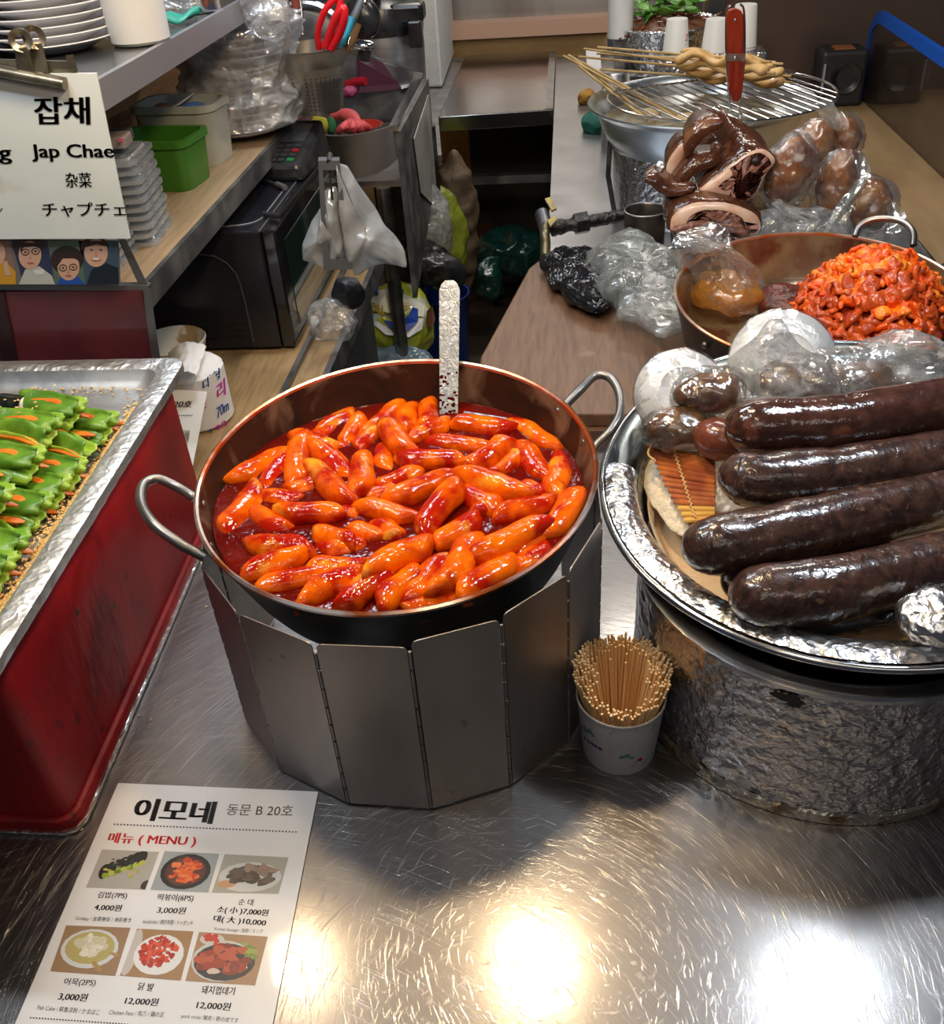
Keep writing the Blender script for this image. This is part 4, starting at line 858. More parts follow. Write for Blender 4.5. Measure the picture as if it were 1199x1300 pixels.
# wrapped trotters
TROTF = film('shiny_trotter_wrap', veil=(.0, .16), cscale=62, crinkle=.0055, gloss=.5, rough=.06)
TROT = pbr('glazed_trotter', (0.46, 0.17, 0.036), 0.18, col2=(0.17, 0.050, 0.015), scale=26, ramp=(0.38, 0.66), coat=.8, bump=.003, bscale=45, col3=(0.50, 0.29, 0.12), ramp3=(0.58, 0.7), scale3=16)
def trotter(label, px, py, Y, r, rz, ry, seed, tail=None):
    c = AY(px, py, Y); R = Matrix.Rotation(ry, 3, 'Y') @ Matrix.Rotation(rz, 3, 'X'); t = thing('wrapped_trotter', label, 'pork', c - Vector((0, 0, r[2])))
    obj('meat', blob(c, r, 4, .010, 22, R, seed, amp2=.003, sc2=70), TROT, t, angle=180)
    obj('plastic_wrap', blob(c, [q + .005 for q in r], 5, .006, 22, R, seed, ridge=True, amp2=.0025, sc2=70), TROTF, t, angle=180)
    if tail:
        T = [AY(x, y, yy) for x, y, yy in tail]; w_ = .016
        v = []; f = []; Q = arcpath(T, 8)
        for i, p in enumerate(Q):
            k = .5 + .8 * i / len(Q); s_ = Vector((1, .2, .35)) * w_ * k
            for q in range(5): v.append(p + s_ * (q / 2 - 1) + Vector((0, -.008 * math.sin(q * 1.6 + i * .3), .005 * noise.noise(p * 60 + Vector((q, 0, 0))))))
        f = [(i * 5 + q, i * 5 + q + 1, i * 5 + q + 6, i * 5 + q + 5) for i in range(len(Q) - 1) for q in range(4)]
        obj('wrap_tail', (v, f), FILMB, t, angle=180)
trotter('upright braised trotter in clear wrap, tallest beside the pork head piece', 1001, 218, 1.74, (.040, .036, .062), .15, .05, 2, [(985, 255, 1.68), (1010, 270, 1.66), (1040, 280, 1.65), (1020, 305, 1.645)])
trotter('braised trotter in clear wrap at the tray\'s middle right', 1062, 235, 1.76, (.034, .034, .060), .1, .25, 6, [(1092, 200, 1.74), (1096, 225, 1.70), (1078, 255, 1.67), (1058, 290, 1.655)])
trotter('braised trotter in clear wrap at the tray\'s right end', 1105, 262, 1.76, (.040, .036, .046), .1, -.3, 11, [(1130, 255, 1.74), (1138, 275, 1.70), (1142, 292, 1.67)])
trotter('topmost small braised trotter in wrap with film tail pointing up', 1072, 172, 1.86, (.026, .026, .036), .2, -.55, 15, [(1068, 165, 1.83), (1058, 150, 1.83), (1047, 136, 1.83), (1036, 130, 1.83)])
trotter('braised trotter in wrap tucked behind the upright one', 1030, 190, 1.85, (.034, .03, .05), .1, .3, 19)
c = AY(1000, 292, 1.69); o = obj('film_pile', blob(c, (.11, .03, .03), 5, .012, 18, None, 8, ridge=True, amp2=.002, sc2=60), FILM, angle=180); tag(o, 'crumpled film ends lying along the near side of the pork tray', 'film'); rebase(o, c - Vector((0, 0, .03)))

# ------------------------------------------------------------------ small dark pot, gas valve
sp = thing('dark_small_pot', 'small dark metal pot left of the pork tray', 'pot', (.165, 2.03, 0))
obj('pot_wall', lathe([(0, 0), (.040, 0), (.043, .004), (.044, .112), (.0425, .114), (.041, .112), (.040, .01), (0, .01)], (.165, 2.03, 0), 48), pbr('dark_pot', (0.07, 0.06, 0.055), .3, .8, (0.14, 0.12, 0.10), 20), sp)
obj('pot_rim', lathe([(.0435 + .0016 * math.cos(t), .114 + .0016 * math.sin(t)) for t in [PI * k / 4 for k in range(9)]], (.165, 2.03, 0), 48), STEEL, sp)
gp = thing('gas_valve_pipe', 'greasy black gas pipe with yellow valve lever beside the fish cake pot', 'pipe', (-.03, 2.03, -.05))
GREASE = pbr('tarry_iron', (0.012, 0.011, 0.011), .28, .3, (0.03, 0.028, 0.026), 60, bump=.004, bscale=120)
a, b = A(700, 290, .07), A(800, 272, .08)
def pp(t): return a.lerp(b, t)
obj('pipe_run', tube([pp(t) for t in [k / 30 for k in range(31)]], [.014 + .003 * noise.noise(Vector((k * .7, 0, 0))) + (.006 if 8 < k < 14 else 0) + (.004 if k < 5 else 0) for k in range(31)], 14), GREASE, gp)
obj('union_nut', tube([pp(.30), pp(.46)], .024, 6), GREASE, gp)
obj('pipe_elbow', tube(arcpath([A(694, 285, .075), A(692, 296, .07), A(693, 310, .05), A(692, 330, .02), A(691, 345, -.02)], 6), .011, 12), pbr('brass_pipe', (0.20, 0.17, 0.10), .4, .8), gp)
obj('valve_body', tube([A(688, 270, .09), A(694, 292, .065)], .016, 14), STEELD, gp)
YEL = pbr('worn_yellow', (0.55, 0.42, 0.10), .5, col2=(0.38, 0.33, 0.2), scale=60)
obj('valve_lever', loft([[A(692, 252, .12), A(699, 250, .12), A(707, 264, .10), A(701, 267, .10)], [p + Vector((0, .004, -.006)) for p in (A(692, 252, .12), A(699, 250, .12), A(707, 264, .10), A(701, 267, .10))]]), YEL, gp, smooth=False, label='worn yellow lever')
obj('valve_lever', loft([[A(695, 279, .09), A(707, 274, .10), A(707, 279, .10), A(699, 287, .09)], [p + Vector((0, .004, -.006)) for p in (A(695, 279, .09), A(707, 274, .10), A(707, 279, .10), A(699, 287, .09))]]), YEL, gp, smooth=False, label='worn yellow lever')

# ------------------------------------------------------------------ fish cake pot
OC = Vector((.307, 2.377, 0)); OR_ = .258
ok = thing('fish_cake_pot', 'wide aluminium basin of broth on a foil wrapped stand', 'pot', OC)
obj('stand_wrap', lathe([(.185, 0), (.192, .02), (.200, .14), (.205, .165)], OC, 120, wob=lambda a, z: .004 * noise.noise(Vector((a * 9, z * 30, 1)))), FOILPOT, ok, angle=180)
obj('stand_bar', tube([OC + Vector((-.205, -.03, .19)), OC + Vector((-.21, -.05, .10)), OC + Vector((-.19, -.08, 0.0))], .006, 8), IRON, ok)
BAS = pbr('aluminium_basin', (0.60, 0.66, 0.70), .28, 1.0, (0.72, 0.75, 0.77), 10, (0.35, .7), stretch=(1, 1, 5))
obj('basin', lathe([(.17, .13), (.205, .16), (.225, .20), (.238, .235), (.246, .243), (.258, .248), (.2605, .2515), (.258, .254), (.244, .249), (.234, .238), (.218, .20), (.195, .165), (.16, .145), (0, .14)], OC, 130), BAS, ok)
o = obj('broth', lathe([(0, .213), (.2235, .2132)], OC, 80), pbr('cloudy_broth', (0.20, 0.17, 0.11), .06, col2=(0.28, 0.24, 0.16), scale=14, spec=.6)); tag(o, 'cloudy brown broth in the aluminium basin', 'broth', kind='stuff'); rebase(o, OC + Vector((0, 0, .213)))
# drip rack on the right half
rk = thing('drip_rack', 'chrome wire drip rack over the right half of the fish cake pot', 'rack', OC + Vector((.1, 0, .26)))
d = (A(1000, 157, .262) - A(845, 95, .262)); d.z = 0; d.normalize(); n = Vector((-d.y, d.x, 0)); RC = OC + Vector((0.045, 0.0, .262)); RR = .258
for k in range(17):
    s_ = -.215 + .0268 * k * 1.0; hlf = math.sqrt(max(0, RR ** 2 - s_ ** 2)); 
    p0 = RC + n * s_ - d * min(hlf, .16 + .05 * (k % 2) * 0); p1 = RC + n * s_ + d * hlf
    if (p1 - p0).length > .03: obj('bar', tube([p0, p1], .0022, 7), CHROME, rk)
a0 = math.atan2(d.y, d.x); obj('rim_wire', tube([RC + Vector((RR * math.cos(a0 + t), RR * math.sin(a0 + t), 0)) for t in [-2.1 + 4.2 * k / 50 for k in range(51)]], .0032, 8), CHROME, rk)
obj('cross_wire', tube([RC - d * .15 - n * .2, RC - d * .15 + n * .2], .0028, 8), CHROME, rk)
q0 = A(1003, 92, .27); obj('hook_tab', loft([[q0 + Vector((x, y, 0)) for x, y in rrect(.022, .05, .010)], [q0 + Vector((x, y, .003)) for x, y in rrect(.022, .05, .010)]]), CHROME, rk)
gl = thing('glass_cup', 'clear glass cup standing in the broth by the drip rack', 'cup', OC + Vector((.015, -.115, .19)))
obj('glass_wall', lathe([(0, .192), (.042, .192), (.047, .25), (.0465, .252), (.045, .25), (.040, .197), (0, .197)], OC + Vector((.015, -.115, 0)), 40), film('drinking_glass', veil=(.02, .08), rough=.03, cscale=8, crinkle=0.0, gloss=.4), gl)

# tongs with red wooden handle standing in front of the rack
TGY = 2.19
tg = thing('red_handled_tongs', 'steel tool with red wooden handle standing upright over the rack', 'tongs', AY(935, 155, TGY))
REDW = pbr('red_lacquered_wood', (0.34, 0.035, 0.012), .2, col2=(0.22, 0.018, 0.008), scale=25, stretch=(3, 3, .4), coat=.6)
def ty_(px, py, dy=0.0): return AY(px, py, TGY) + Vector((0, dy, 0))
pr = [(922, 20), (925, 13), (933, 10), (941, 13), (944, 20), (945, 70), (943, 115), (938, 128), (930, 128), (925, 115), (923, 70)]
obj('handle', loft([[ty_(*p, -.007) for p in pr], [ty_(*p, .007) for p in pr]]), REDW, tg, smooth=False, bevel=.002, label='red lacquered wooden handle')
obj('band', loft([[ty_(*p, -.0078) for p in ((922, 67), (945.5, 67), (945.5, 77), (922, 77))], [ty_(*p, .0078) for p in ((922, 67), (945.5, 67), (945.5, 77), (922, 77))]]), STEELB, tg, smooth=False)
for q in ((933, 25), (933, 72)): obj('rivet', blob(ty_(*q, -.008), (.0032, .002, .0032), 2), CHROME, tg)
obj('wire', tube(arcpath([ty_(928, 5), ty_(923, 16), ty_(922.5, 70), ty_(926, 122), ty_(928, 150), ty_(924, 157)], 6), .0024, 7), CHROME, tg)
obj('wire', tube(arcpath([ty_(940, 5), ty_(945, 16), ty_(945.5, 70), ty_(941, 122), ty_(940, 155), ty_(952, 158), ty_(968, 152), ty_(972, 148)], 6), .0024, 7), CHROME, tg)

# fish cake skewers on the rack
FC = pbr('fried_fish_cake', (0.58, 0.34, 0.11), .42, col2=(0.70, 0.46, 0.20), scale=30, ramp=(0.38, .62), sss=.08, bump=.0012, bscale=60, col3=(0.46, 0.22, 0.06), ramp3=(.60, .7), scale3=22)
BST = pbr('brown_bamboo_skewer', (0.52, 0.36, 0.15), .55, col2=(0.38, 0.24, 0.09), scale=25)
def fcs(label, px0, py0, px1, py1, z, sx, sy, seed, wav=.007, th=.018):
    a, b = A(px0, py0, z), A(px1, py1, z); d_ = b - a; n_ = Vector((-d_.y, d_.x, 0)).normalized(); N_ = 40; P = []; rr = []
    for k in range(N_ + 1):
        t = k / N_; P.append(a + d_ * t + n_ * wav * .35 * math.sin(t * 9 + seed * 2) + Vector((0, 0, wav * math.sin(t * 12 + seed)))); rr.append(th * (.55 if k in (0, N_) else 1) * (1 + .22 * noise.noise(Vector((t * 7, seed, 0)))))
    t = thing('fish_cake_skewer', label, 'fish cake', (a + b) / 2 - Vector((0, 0, th)), group='fish cake skewers on the rack')
    obj('fish_cake', tube(P, rr, 14, flat=.55), FC, t, angle=180)
    s = A(sx, sy, z + .002); obj('skewer', tube([s, b + d_.normalized() * .02], .0028, 7), BST, t)
fcs('fish cake skewer lying nearest the viewer on the rack', 872, 94, 996, 104, .278, 762, 88, 1)
fcs('fish cake skewer second from the viewer on the rack', 866, 86, 994, 96, .300, 735, 72, 2.2)
fcs('fish cake skewer in the middle of the rack pile', 864, 78, 974, 92, .318, 742, 62, 3.7)
fcs('fish cake skewer on top of the pile with a pointed fold', 860, 72, 968, 78, .336, 759, 60, 5.1, .010, .017)
fcs('fish cake skewer at the back of the pile', 866, 66, 985, 80, .308, 758, 68, 6.3, .006, .015)
for i, (x0, y0, x1, y1, lb) in enumerate(((716, 71, 876, 158, 'bare bamboo skewer leaning in the broth, nearest the viewer'), (722, 70, 868, 150, 'bare bamboo skewer leaning in the broth beside the nearest one'), (728, 74, 832, 154, 'short bare bamboo skewer crossing the leaning ones in the broth'), (735, 84, 822, 152, 'lowest bare bamboo skewer leaning over the basin rim'))):
    a, b = A(x0, y0, .31 - .003 * i), A(x1, y1, .216); o = obj('bamboo_skewer', tube([a, b], .0031, 7), BST); tag(o, lb, 'skewer', 'skewers leaning in the broth'); rebase(o, b)
for i, (x, y, r, lb) in enumerate(((820, 145, .035, 'boiled fish cake floating at the left of the broth'), (872, 152, .03, 'boiled fish cake floating near the glass cup'))):
    c = A(x, y, .212); o = obj('fish_cake', blob(c, (r, .025, .012), 4, .008, 30, None, i * 5), pbr('boiled_fish_cake', (0.62, 0.47, 0.26), .35, col2=(0.5, 0.36, 0.18), scale=30), angle=180); tag(o, lb, 'fish cake'); rebase(o, c - Vector((0, 0, .012)))

# sponge and green cloth
c = A(745, 124, .02); o = obj('brown_sponge', blob(c, (.032, .028, .026), 4, .006, 40, None, 3, amp2=.003, sc2=140), pbr('ochre_sponge', (0.42, 0.23, 0.04), .85, col2=(0.30, 0.14, 0.02), scale=60), angle=180); tag(o, 'ochre brown sponge on the worktop left of the basin', 'sponge'); rebase(o, c - Vector((0, 0, .026)))
c = A(760, 156, .02); o = obj('green_cloth', blob(c, (.045, .045, .028), 5, .012, 25, None, 6, ridge=True), pbr('green_cotton', (0.015, 0.15, 0.11), .8, col2=(0.01, 0.10, 0.075), scale=40), angle=180); tag(o, 'crumpled dark green cloth beside the basin\'s left rim', 'cloth'); rebase(o, c - Vector((0, 0, .028)))

# ------------------------------------------------------------------ far end of the worktop
bg = thing('greens_bowl', 'foil lined bowl of brown noodles topped with green leaves', 'bowl', (.285, 3.065, 0))
c0 = Vector((.285, 3.065, 0))
obj('bowl_body', lathe([(0, .17), (.10, .17), (.14, .20), (.158, .30), (.163, .305), (.158, .309), (.15, .30), (.12, .25), (0, .24)], c0, 80, wob=lambda a, z: .003 * noise.noise(Vector((a * 10, z * 40, 0)))), FOILF, bg, angle=60)
obj('bowl_stand', lathe([(0, 0), (.10, 0), (.10, .17), (0, .17)], c0, 40), STEELD, bg)
g = G()
for k in range(90):
    a = rnd(0, 6.28); r = .14 * math.sqrt(rnd(0, 1)); p = c0 + Vector((r * math.cos(a), r * math.sin(a), .29 + .05 * (1 - r / .14))); q = [p]
    for j in range(5): q.append(q[-1] + Vector((rnd(-.02, .02), rnd(-.02, .02), rnd(-.006, .006))))
    g.add(tube(arcpath(q, 3), .003, 5))
o = obj('noodles', g, pbr('brown_noodles', (0.22, 0.075, 0.03), .3, col2=(0.14, 0.045, 0.02), scale=40, coat=.4)); tag(o, 'tangle of glossy brown noodles in the foil bowl', 'noodles', kind='stuff'); rebase(o, c0 + Vector((0, 0, .27)))
o = obj('noodle_bed', blob(c0 + Vector((0, 0, .285)), (.145, .145, .035), 4, .006, 30), pbr('noodle_bed', (0.16, 0.055, 0.025), .4), angle=180); tag(o, 'dense bed of brown noodles under the greens', 'noodles', kind='stuff'); rebase(o, c0 + Vector((0, 0, .25)))
LEAF = pbr('green_leaf', (0.07, 0.22, 0.02), .4, col2=(0.14, 0.36, 0.04), scale=25); lf0 = None
def leafmesh(L_, W_, cur=.3, fr=0.0):
    return grid(lambda u, v: Vector((L_ * u, W_ * (v - .5) * 2 * math.sin(PI * min(.98, .06 + u * .94)) ** .7 * (1 + fr * math.sin(u * 22) * abs(v - .5)), L_ * cur * (u - u * u) + .15 * W_ * abs(v - .5) * 2 + .06 * L_ * math.sin(u * 6 + v * 3))), 10, 4)
for k in range(34):
    a = rnd(0, 6.28); r = .10 * math.sqrt(rnd(0, 1)); p = c0 + Vector((r * math.cos(a) * 1.1, r * math.sin(a), .325 + rnd(0, .03)))
    if lf0 is None: o = lf0 = obj('green_leaf', leafmesh(.075, .010), LEAF, solid=.0008, angle=180)
    else: o = inst(lf0, 'green_leaf', (0, 0, 0))
    o.location = p; o.rotation_euler = (rnd(-.5, .5), rnd(-.35, .2), rnd(0, 6.28)); s_ = rnd(.8, 1.5); o.scale = (s_, s_, s_); tag(o, 'loose green leaf on top of the foil bowl of noodles', 'leaf', 'green leaves on the noodles')
CUPW = pbr('white_cup_paper', (0.80, 0.79, 0.75), .5)
def papercup(label, px, py, Y, r=.035, hgt=.082, n=1):
    b = AY(px, py, Y); t = thing('paper_cup', label, 'cup', b)
    for k in range(n):
        o_ = b + Vector((0, 0, .0065 * k)); obj('cup', lathe([(0, hgt), (r * .76, hgt), (r * .8, hgt - .002), (r, .004), (r * 1.03, .002), (r * 1.03, 0), (r * .98, 0), (r * .74, hgt - .006)], o_, 40), CUPW, t)
    if n == 1:
        g = G(); 
        for q in range(3): g.add(blob(b + Vector((r * .62 + .002 * q, -r * .62, .022 + .012 * q)), (.004, .004, .003), 1))
        obj('red_print', g, pbr('faded_red_print', (0.7, 0.25, 0.2), .6), t)
cs = thing('cup_board', 'foil covered box under the white paper cups', 'box', (.37, 2.86, 0)); obj('box_body', bb(.24, .53, 2.805, 2.892, 0, .265), FOIL, cs, smooth=False, bevel=.004)
papercup('upside down white paper cup left of the other two', 858, 66, 2.85); papercup('upside down white paper cup in the middle behind the red handle', 907, 66, 2.85)
papercup('tall stack of upside down white paper cups at the right', 942, 68, 2.85, .036, .10, 4)
o = obj('steel_canister', lathe([(0, 0), (.035, 0), (.035, .20), (.032, .205), (0, .205)], (.135, 2.95, 0), 40), STEEL); tag(o, 'plain grey steel canister left of the foil bowl', 'canister'); rebase(o, (.135, 2.95, 0))
o = obj('white_jug', lathe([(0, .28), (.03, .28), (.036, .285), (.036, .42), (0, .42)], (.15, 3.0, 0), 30), WHITE_P); tag(o, 'white plastic container above the steel canister', 'container'); rebase(o, (.15, 3.0, .28)); 
o = obj('canister_lid_post', bb(.135, .165, 2.99, 3.02, .0, .28), STEELD, smooth=False); tag(o, 'dark square post behind the steel canister', 'post'); rebase(o, (.15, 3.0, 0))
o = obj('paper_note', slab([AY(744, 63, 2.90), AY(762, 63, 2.90), AY(764, 90, 2.88), AY(746, 91, 2.88)], .001), PAPER, smooth=False); tag(o, 'small white paper slip standing by the steel canister', 'paper'); rebase(o, AY(755, 90, 2.88))
sk = thing('black_speaker', 'small black speaker box at the far end of the plywood ledge', 'speaker', (.86, 3.33, 0))
obj('cabinet', bb(.79, .93, 3.28, 3.40, 0, .165), BLACKM, sk, smooth=False, bevel=.012)
obj('driver', lathe([(.045, 0), (.042, .004), (.036, .001), (.012, -.006), (0, -.002)], (0, 0, 0), 40) and ([Matrix.Rotation(PI / 2, 3, 'X') @ Vector(p) + Vector((.87, 3.278, .085)) for p in lathe([(.048, 0), (.044, .004), (.036, .001), (.012, -.008), (0, -.002)], seg=40)[0]], lathe([(.048, 0), (.044, .004), (.036, .001), (.012, -.008), (0, -.002)], seg=40)[1]), BLACKP, sk)
obj('light_strip', bb(.797, .803, 3.274, 3.28, .04, .13), pbr('grey_strip', (.35, .38, .45), .3), sk, smooth=False)
obj('top_panel', bb(.83, .89, 3.30, 3.36, .163, .168), pbr('orange_print', (.4, .13, .05), .4), sk, smooth=False)

# ------------------------------------------------------------------ far steel table across the aisle
bt = thing('steel_flap_table', 'stainless table bridging the aisle at the far end', 'table', (-.24, 3.9, -.8))
FLT = pbr('polished_sheet', (0.56, 0.54, 0.54), .17, 1.0, (0.46, 0.44, 0.44), 5, (.4, .7), bump=.0015, bscale=5)
obj('table_top', slab([(-.435, 3.37, .004), (-.048, 3.40, .004), (-.048, 4.40, .004), (-.435, 4.40, .004)], .05), FLT, bt, smooth=False, bevel=.003)
obj('strip', bb(-.075, -.049, 3.40, 4.38, .004, .008), STEEL, bt, smooth=False)
obj('back_panel', bb(-.43, -.05, 4.30, 4.34, -.8, -.05), pbr('dark_cabinet_back', (0.022, 0.024, 0.026), .5, col2=(0.045, 0.045, 0.04), scale=5), bt, smooth=False)
obj('rail', bb(-.43, -.05, 3.6, 3.64, -.30, -.27), STEELD, bt, smooth=False)
ls = thing('steel_side_bench', 'narrow steel bench under the white foam box', 'bench', (-.42, 3.1, -.8))
obj('bench_top', slab([(-.62, 2.92, 0), (-.378, 2.92, 0), (-.437, 3.365, 0), (-.437, 4.38, 0), (-.62, 4.38, 0)], .03), STEEL, ls, smooth=False)
obj('bench_panel', bb(-.60, -.47, 2.93, 2.96, -.8, -.03), STEELD, ls, smooth=False)
fb = thing('foam_box', 'tall white styrofoam box on the steel bench', 'box', (-.42, 3.9, 0))
FOAM = pbr('white_foam_box', (0.78, 0.80, 0.80), .6, col2=(0.72, 0.74, 0.74), scale=20, bump=.001, bscale=150)
fy0 = A(562, 111, .002).y
fl_, fr_ = A(531, 112, .002), A(562, 111, .002); bl2, br2 = A(548, 58, .002), A(580, 60, .002)
up = Vector((0, 0, .36)); bl2.x = fl_.x - .01; bl2.y = br2.y
obj('box_body', hexa([fl_, fr_, br2, bl2], [fl_ + up, fr_ + up, br2 + up, bl2 + up]), FOAM, fb, smooth=False, bevel=.008)
ex = Vector((.008, -.008, 0)); e2_ = Vector((.008, 0, 0)); u1 = Vector((0, 0, .362)); u2 = Vector((0, 0, .44))
obj('box_lid', hexa([fl_ - e2_ + u1, fr_ + ex + u1, br2 + e2_ + u1, bl2 - e2_ + u1], [fl_ - e2_ + u2, fr_ + ex + u2, br2 + e2_ + u2, bl2 - e2_ + u2]), FOAM, fb, smooth=False, bevel=.006)

# rice cooker
rk2 = thing('rice_cooker', 'steel bodied rice cooker with black lid left of the foam box', 'cooker', (-.52, 3.0, .12))
kc = Vector((-.535, 3.02, .0))
obj('cooker_body', lathe([(0, .0), (.10, .0), (.112, .10), (.118, .30), (.115, .335), (0, .335)], kc, 60), pbr('brushed_cooker', (0.45, 0.46, 0.48), .3, .9, (0.55, 0.55, 0.56), 12, stretch=(1, 1, 6)), rk2)
obj('lid', lathe([(.119, .330), (.121, .36), (.112, .40), (.06, .425), (0, .43)], kc, 60), BLACKP, rk2)
obj('lid_handle', bb(kc.x + .04, kc.x + .135, kc.y - .10, kc.y - .02, .36, .41), BLACKP, rk2, smooth=False, bevel=.012)
obj('latch', bb(kc.x + .09, kc.x + .13, kc.y - .12, kc.y - .08, .30, .37), BLACKP, rk2, smooth=False, bevel=.006)
obj('lettering', text_geo('HEN', kc + Vector((-.005, -.1195, .228)), kc + Vector((.035, -.116, .228)), kc + Vector((-.005, -.1205, .245))), pbr('grey_print', (.12, .12, .13), .4), rk2, smooth=False)
c = Vector((-.555, 2.95, .435)); o = obj('pink_cloth', blob(c, (.035, .03, .02), 4, .008, 40, None, 4), pbr('pink_cloth', (0.75, 0.16, 0.35), .8), angle=180); tag(o, 'small pink cloth on the lid of the rice cooker', 'cloth'); rebase(o, c - Vector((0, 0, .02)))

# sink
sn = thing('steel_sink', 'worn steel sink trough with rounded front on tube legs', 'sink', (-.50, 2.5, -.8))
SNK = pbr('stained_sink_steel', (0.40, 0.38, 0.37), .34, .9, (0.26, 0.24, 0.22), 10, (.35, .7), rough2=.5, stretch=(1, 1, 2))
z0 = .215; fr = [AY(x, y, Y) for x, y, Y in ((384, 168, 2.30), (400, 171, 2.26), (430, 173, 2.235), (460, 170, 2.235), (485, 164, 2.25), (501, 158, 2.28))]
fr2 = arcpath(fr, 6)
obj('front_bowl', loft([[p + Vector((0, 0, -.075 - .02 * math.sin(i / len(fr2) * PI))) for i, p in enumerate(fr2)] + [p + Vector((0, .012, -.075)) for p in fr2[::-1]], [p for p in fr2] + [p + Vector((0, .012, 0)) for p in fr2[::-1]]]), SNK, sn, smooth=True)
xr = fr[-1].x
obj('bright_edge', hexa([(xr - .012, 2.27, z0 + .02), (xr + .008, 2.27, z0 + .02), (xr - .005, 2.88, z0 + .005), (xr - .035, 2.88, z0 + .005)], [(xr - .012, 2.27, z0 + .032), (xr + .008, 2.27, z0 + .032), (xr - .005, 2.88, z0 + .016), (xr - .035, 2.88, z0 + .016)]), STEELB, sn, smooth=False)
obj('side_panel', hexa([(xr + .0, 2.28, -.18), (xr + .012, 2.28, -.18), (xr + .004, 2.90, -.05), (xr - .008, 2.90, -.05)], [(xr + .0, 2.28, z0 + .018), (xr + .012, 2.28, z0 + .018), (xr + .004, 2.90, z0 + .004), (xr - .008, 2.90, z0 + .004)]), STEELD, sn, smooth=False)
obj('pale_plate', hexa([(xr + .013, 2.50, .02), (xr + .016, 2.50, .02), (xr + .009, 2.84, -.14), (xr + .006, 2.84, -.14)], [(xr + .013, 2.46, .17), (xr + .016, 2.46, .17), (xr + .009, 2.84, .19), (xr + .006, 2.84, .19)]), pbr('pale_steel_plate', (.66, .66, .62), .4, .5, (.40, .33, .20), 8, (.5, .75)), sn, smooth=False)
obj('basin_floor', bb(-.66, xr, 2.30, 2.86, .10, .115), SNK, sn, smooth=False)
obj('back_splash', hexa([(-.66, 2.88, .11), (xr - .01, 2.88, .11), (xr - .01, 2.895, .11), (-.66, 2.895, .11)], [(-.66, 2.88, z0 + .10), (xr - .01, 2.88, z0 + .02), (xr - .01, 2.895, z0 + .02), (-.66, 2.895, z0 + .10)]), STEELD, sn, smooth=False)
obj('left_wall', bb(-.67, -.655, 2.30, 2.90, .10, z0 + .02), SNK, sn, smooth=False)
for lx, ly in ((-.447, 2.30), (-.40, 2.86)): obj('leg', tube([(lx, ly, -.8), (lx, ly, .10)], .018, 14), pbr('tube_leg', (.12, .115, .105), .35, .9, (.3, .29, .27), 15), sn)
dk = thing('maroon_drying_mat', 'dark maroon flat tray leaning behind the sink', 'tray', (-.55, 2.92, .15))
obj('tray_face', slab([AY(455, 75, 2.80), AY(468, 72, 2.86), AY(526, 95, 2.93), AY(522, 112, 2.90), AY(455, 118, 2.78)], .006), pbr('maroon_board', (0.09, 0.025, 0.045), .4), dk, smooth=False)
obj('clip', tube([AY(508, 112, 2.86), AY(524, 108, 2.88), AY(526, 96, 2.90)], .012, 8), STEEL, dk)
o = obj('red_knife_handle', tube(arcpath([AY(440, 108, 2.75), AY(452, 104, 2.74), AY(464, 103, 2.73)], 6), .011, 10), pbr('red_plastic', (.45, .01, .02), .25)); tag(o, 'small red handled tool lying behind the sink', 'knife'); rebase(o, AY(452, 108, 2.74))
c = AY(445, 116, 2.74); o = obj('pink_scrubber', blob(c, (.02, .02, .016), 4, .006, 60, None, 3), pbr('pink_scrubber', (.55, .10, .22), .7), angle=180); tag(o, 'small pink scrubber behind the utensil bucket', 'scrubber'); rebase(o, c - Vector((0, 0, .016)))
# rubber glove, sponge and red bowl rim in the sink
gv = thing('rubber_glove', 'coral pink rubber glove hanging over the sink front', 'glove', A(437, 165, .22))
gm = pbr('coral_rubber', (0.80, 0.12, 0.13), .45, col2=(0.70, 0.08, 0.10), scale=40)
gp_ = [A(422, 147, .23), A(440, 146, .235), A(452, 155, .235)]
obj('palm', tube(arcpath(gp_, 8), [.014 + .010 * math.sin(PI * k / 16) for k in range(17)], 14, flat=.6), gm, gv, angle=180)
for x1, y1 in ((472, 165), (462, 168), (450, 170), (440, 168), (428, 170)):
    obj('finger', tube(arcpath([A(446, 154, .236), A((446 + x1) / 2, (150 + y1) / 2, .242), A(x1, y1, .22)], 6), [.009] * 10 + [.0085, .007, .004], 10), gm, gv)
c = A(402, 160, .225); o = obj('yellow_sponge', blob(c, (.042, .03, .022), 4, .004, 30), pbr('yellow_sponge', (.66, .55, .03), .8, col2=(.5, .42, .02), scale=60), angle=180); tag(o, 'yellow sponge in the sink next to the coral glove', 'sponge'); rebase(o, c - Vector((0, 0, .022)))
c = A(420, 160, .222); o = obj('green_scourer', blob(c, (.012, .026, .022), 3, .003, 40), pbr('green_scourer', (.03, .18, .07), .9), angle=180); tag(o, 'green scourer between yellow sponge and coral glove', 'sponge'); rebase(o, c - Vector((0, 0, .022)))
o = obj('red_bowl', lathe([(0, -.03), (.03, -.03), (.055, .0), (.058, .003), (.054, .003), (.03, -.025), (0, -.025)], A(455, 164, .20) + Vector((0, .03, 0)), 40), pbr('red_enamel', (.42, .03, .02), .25)); tag(o, 'red bowl lying in the sink under the glove', 'bowl'); rebase(o, A(455, 164, .20) + Vector((0, .03, -.03)))

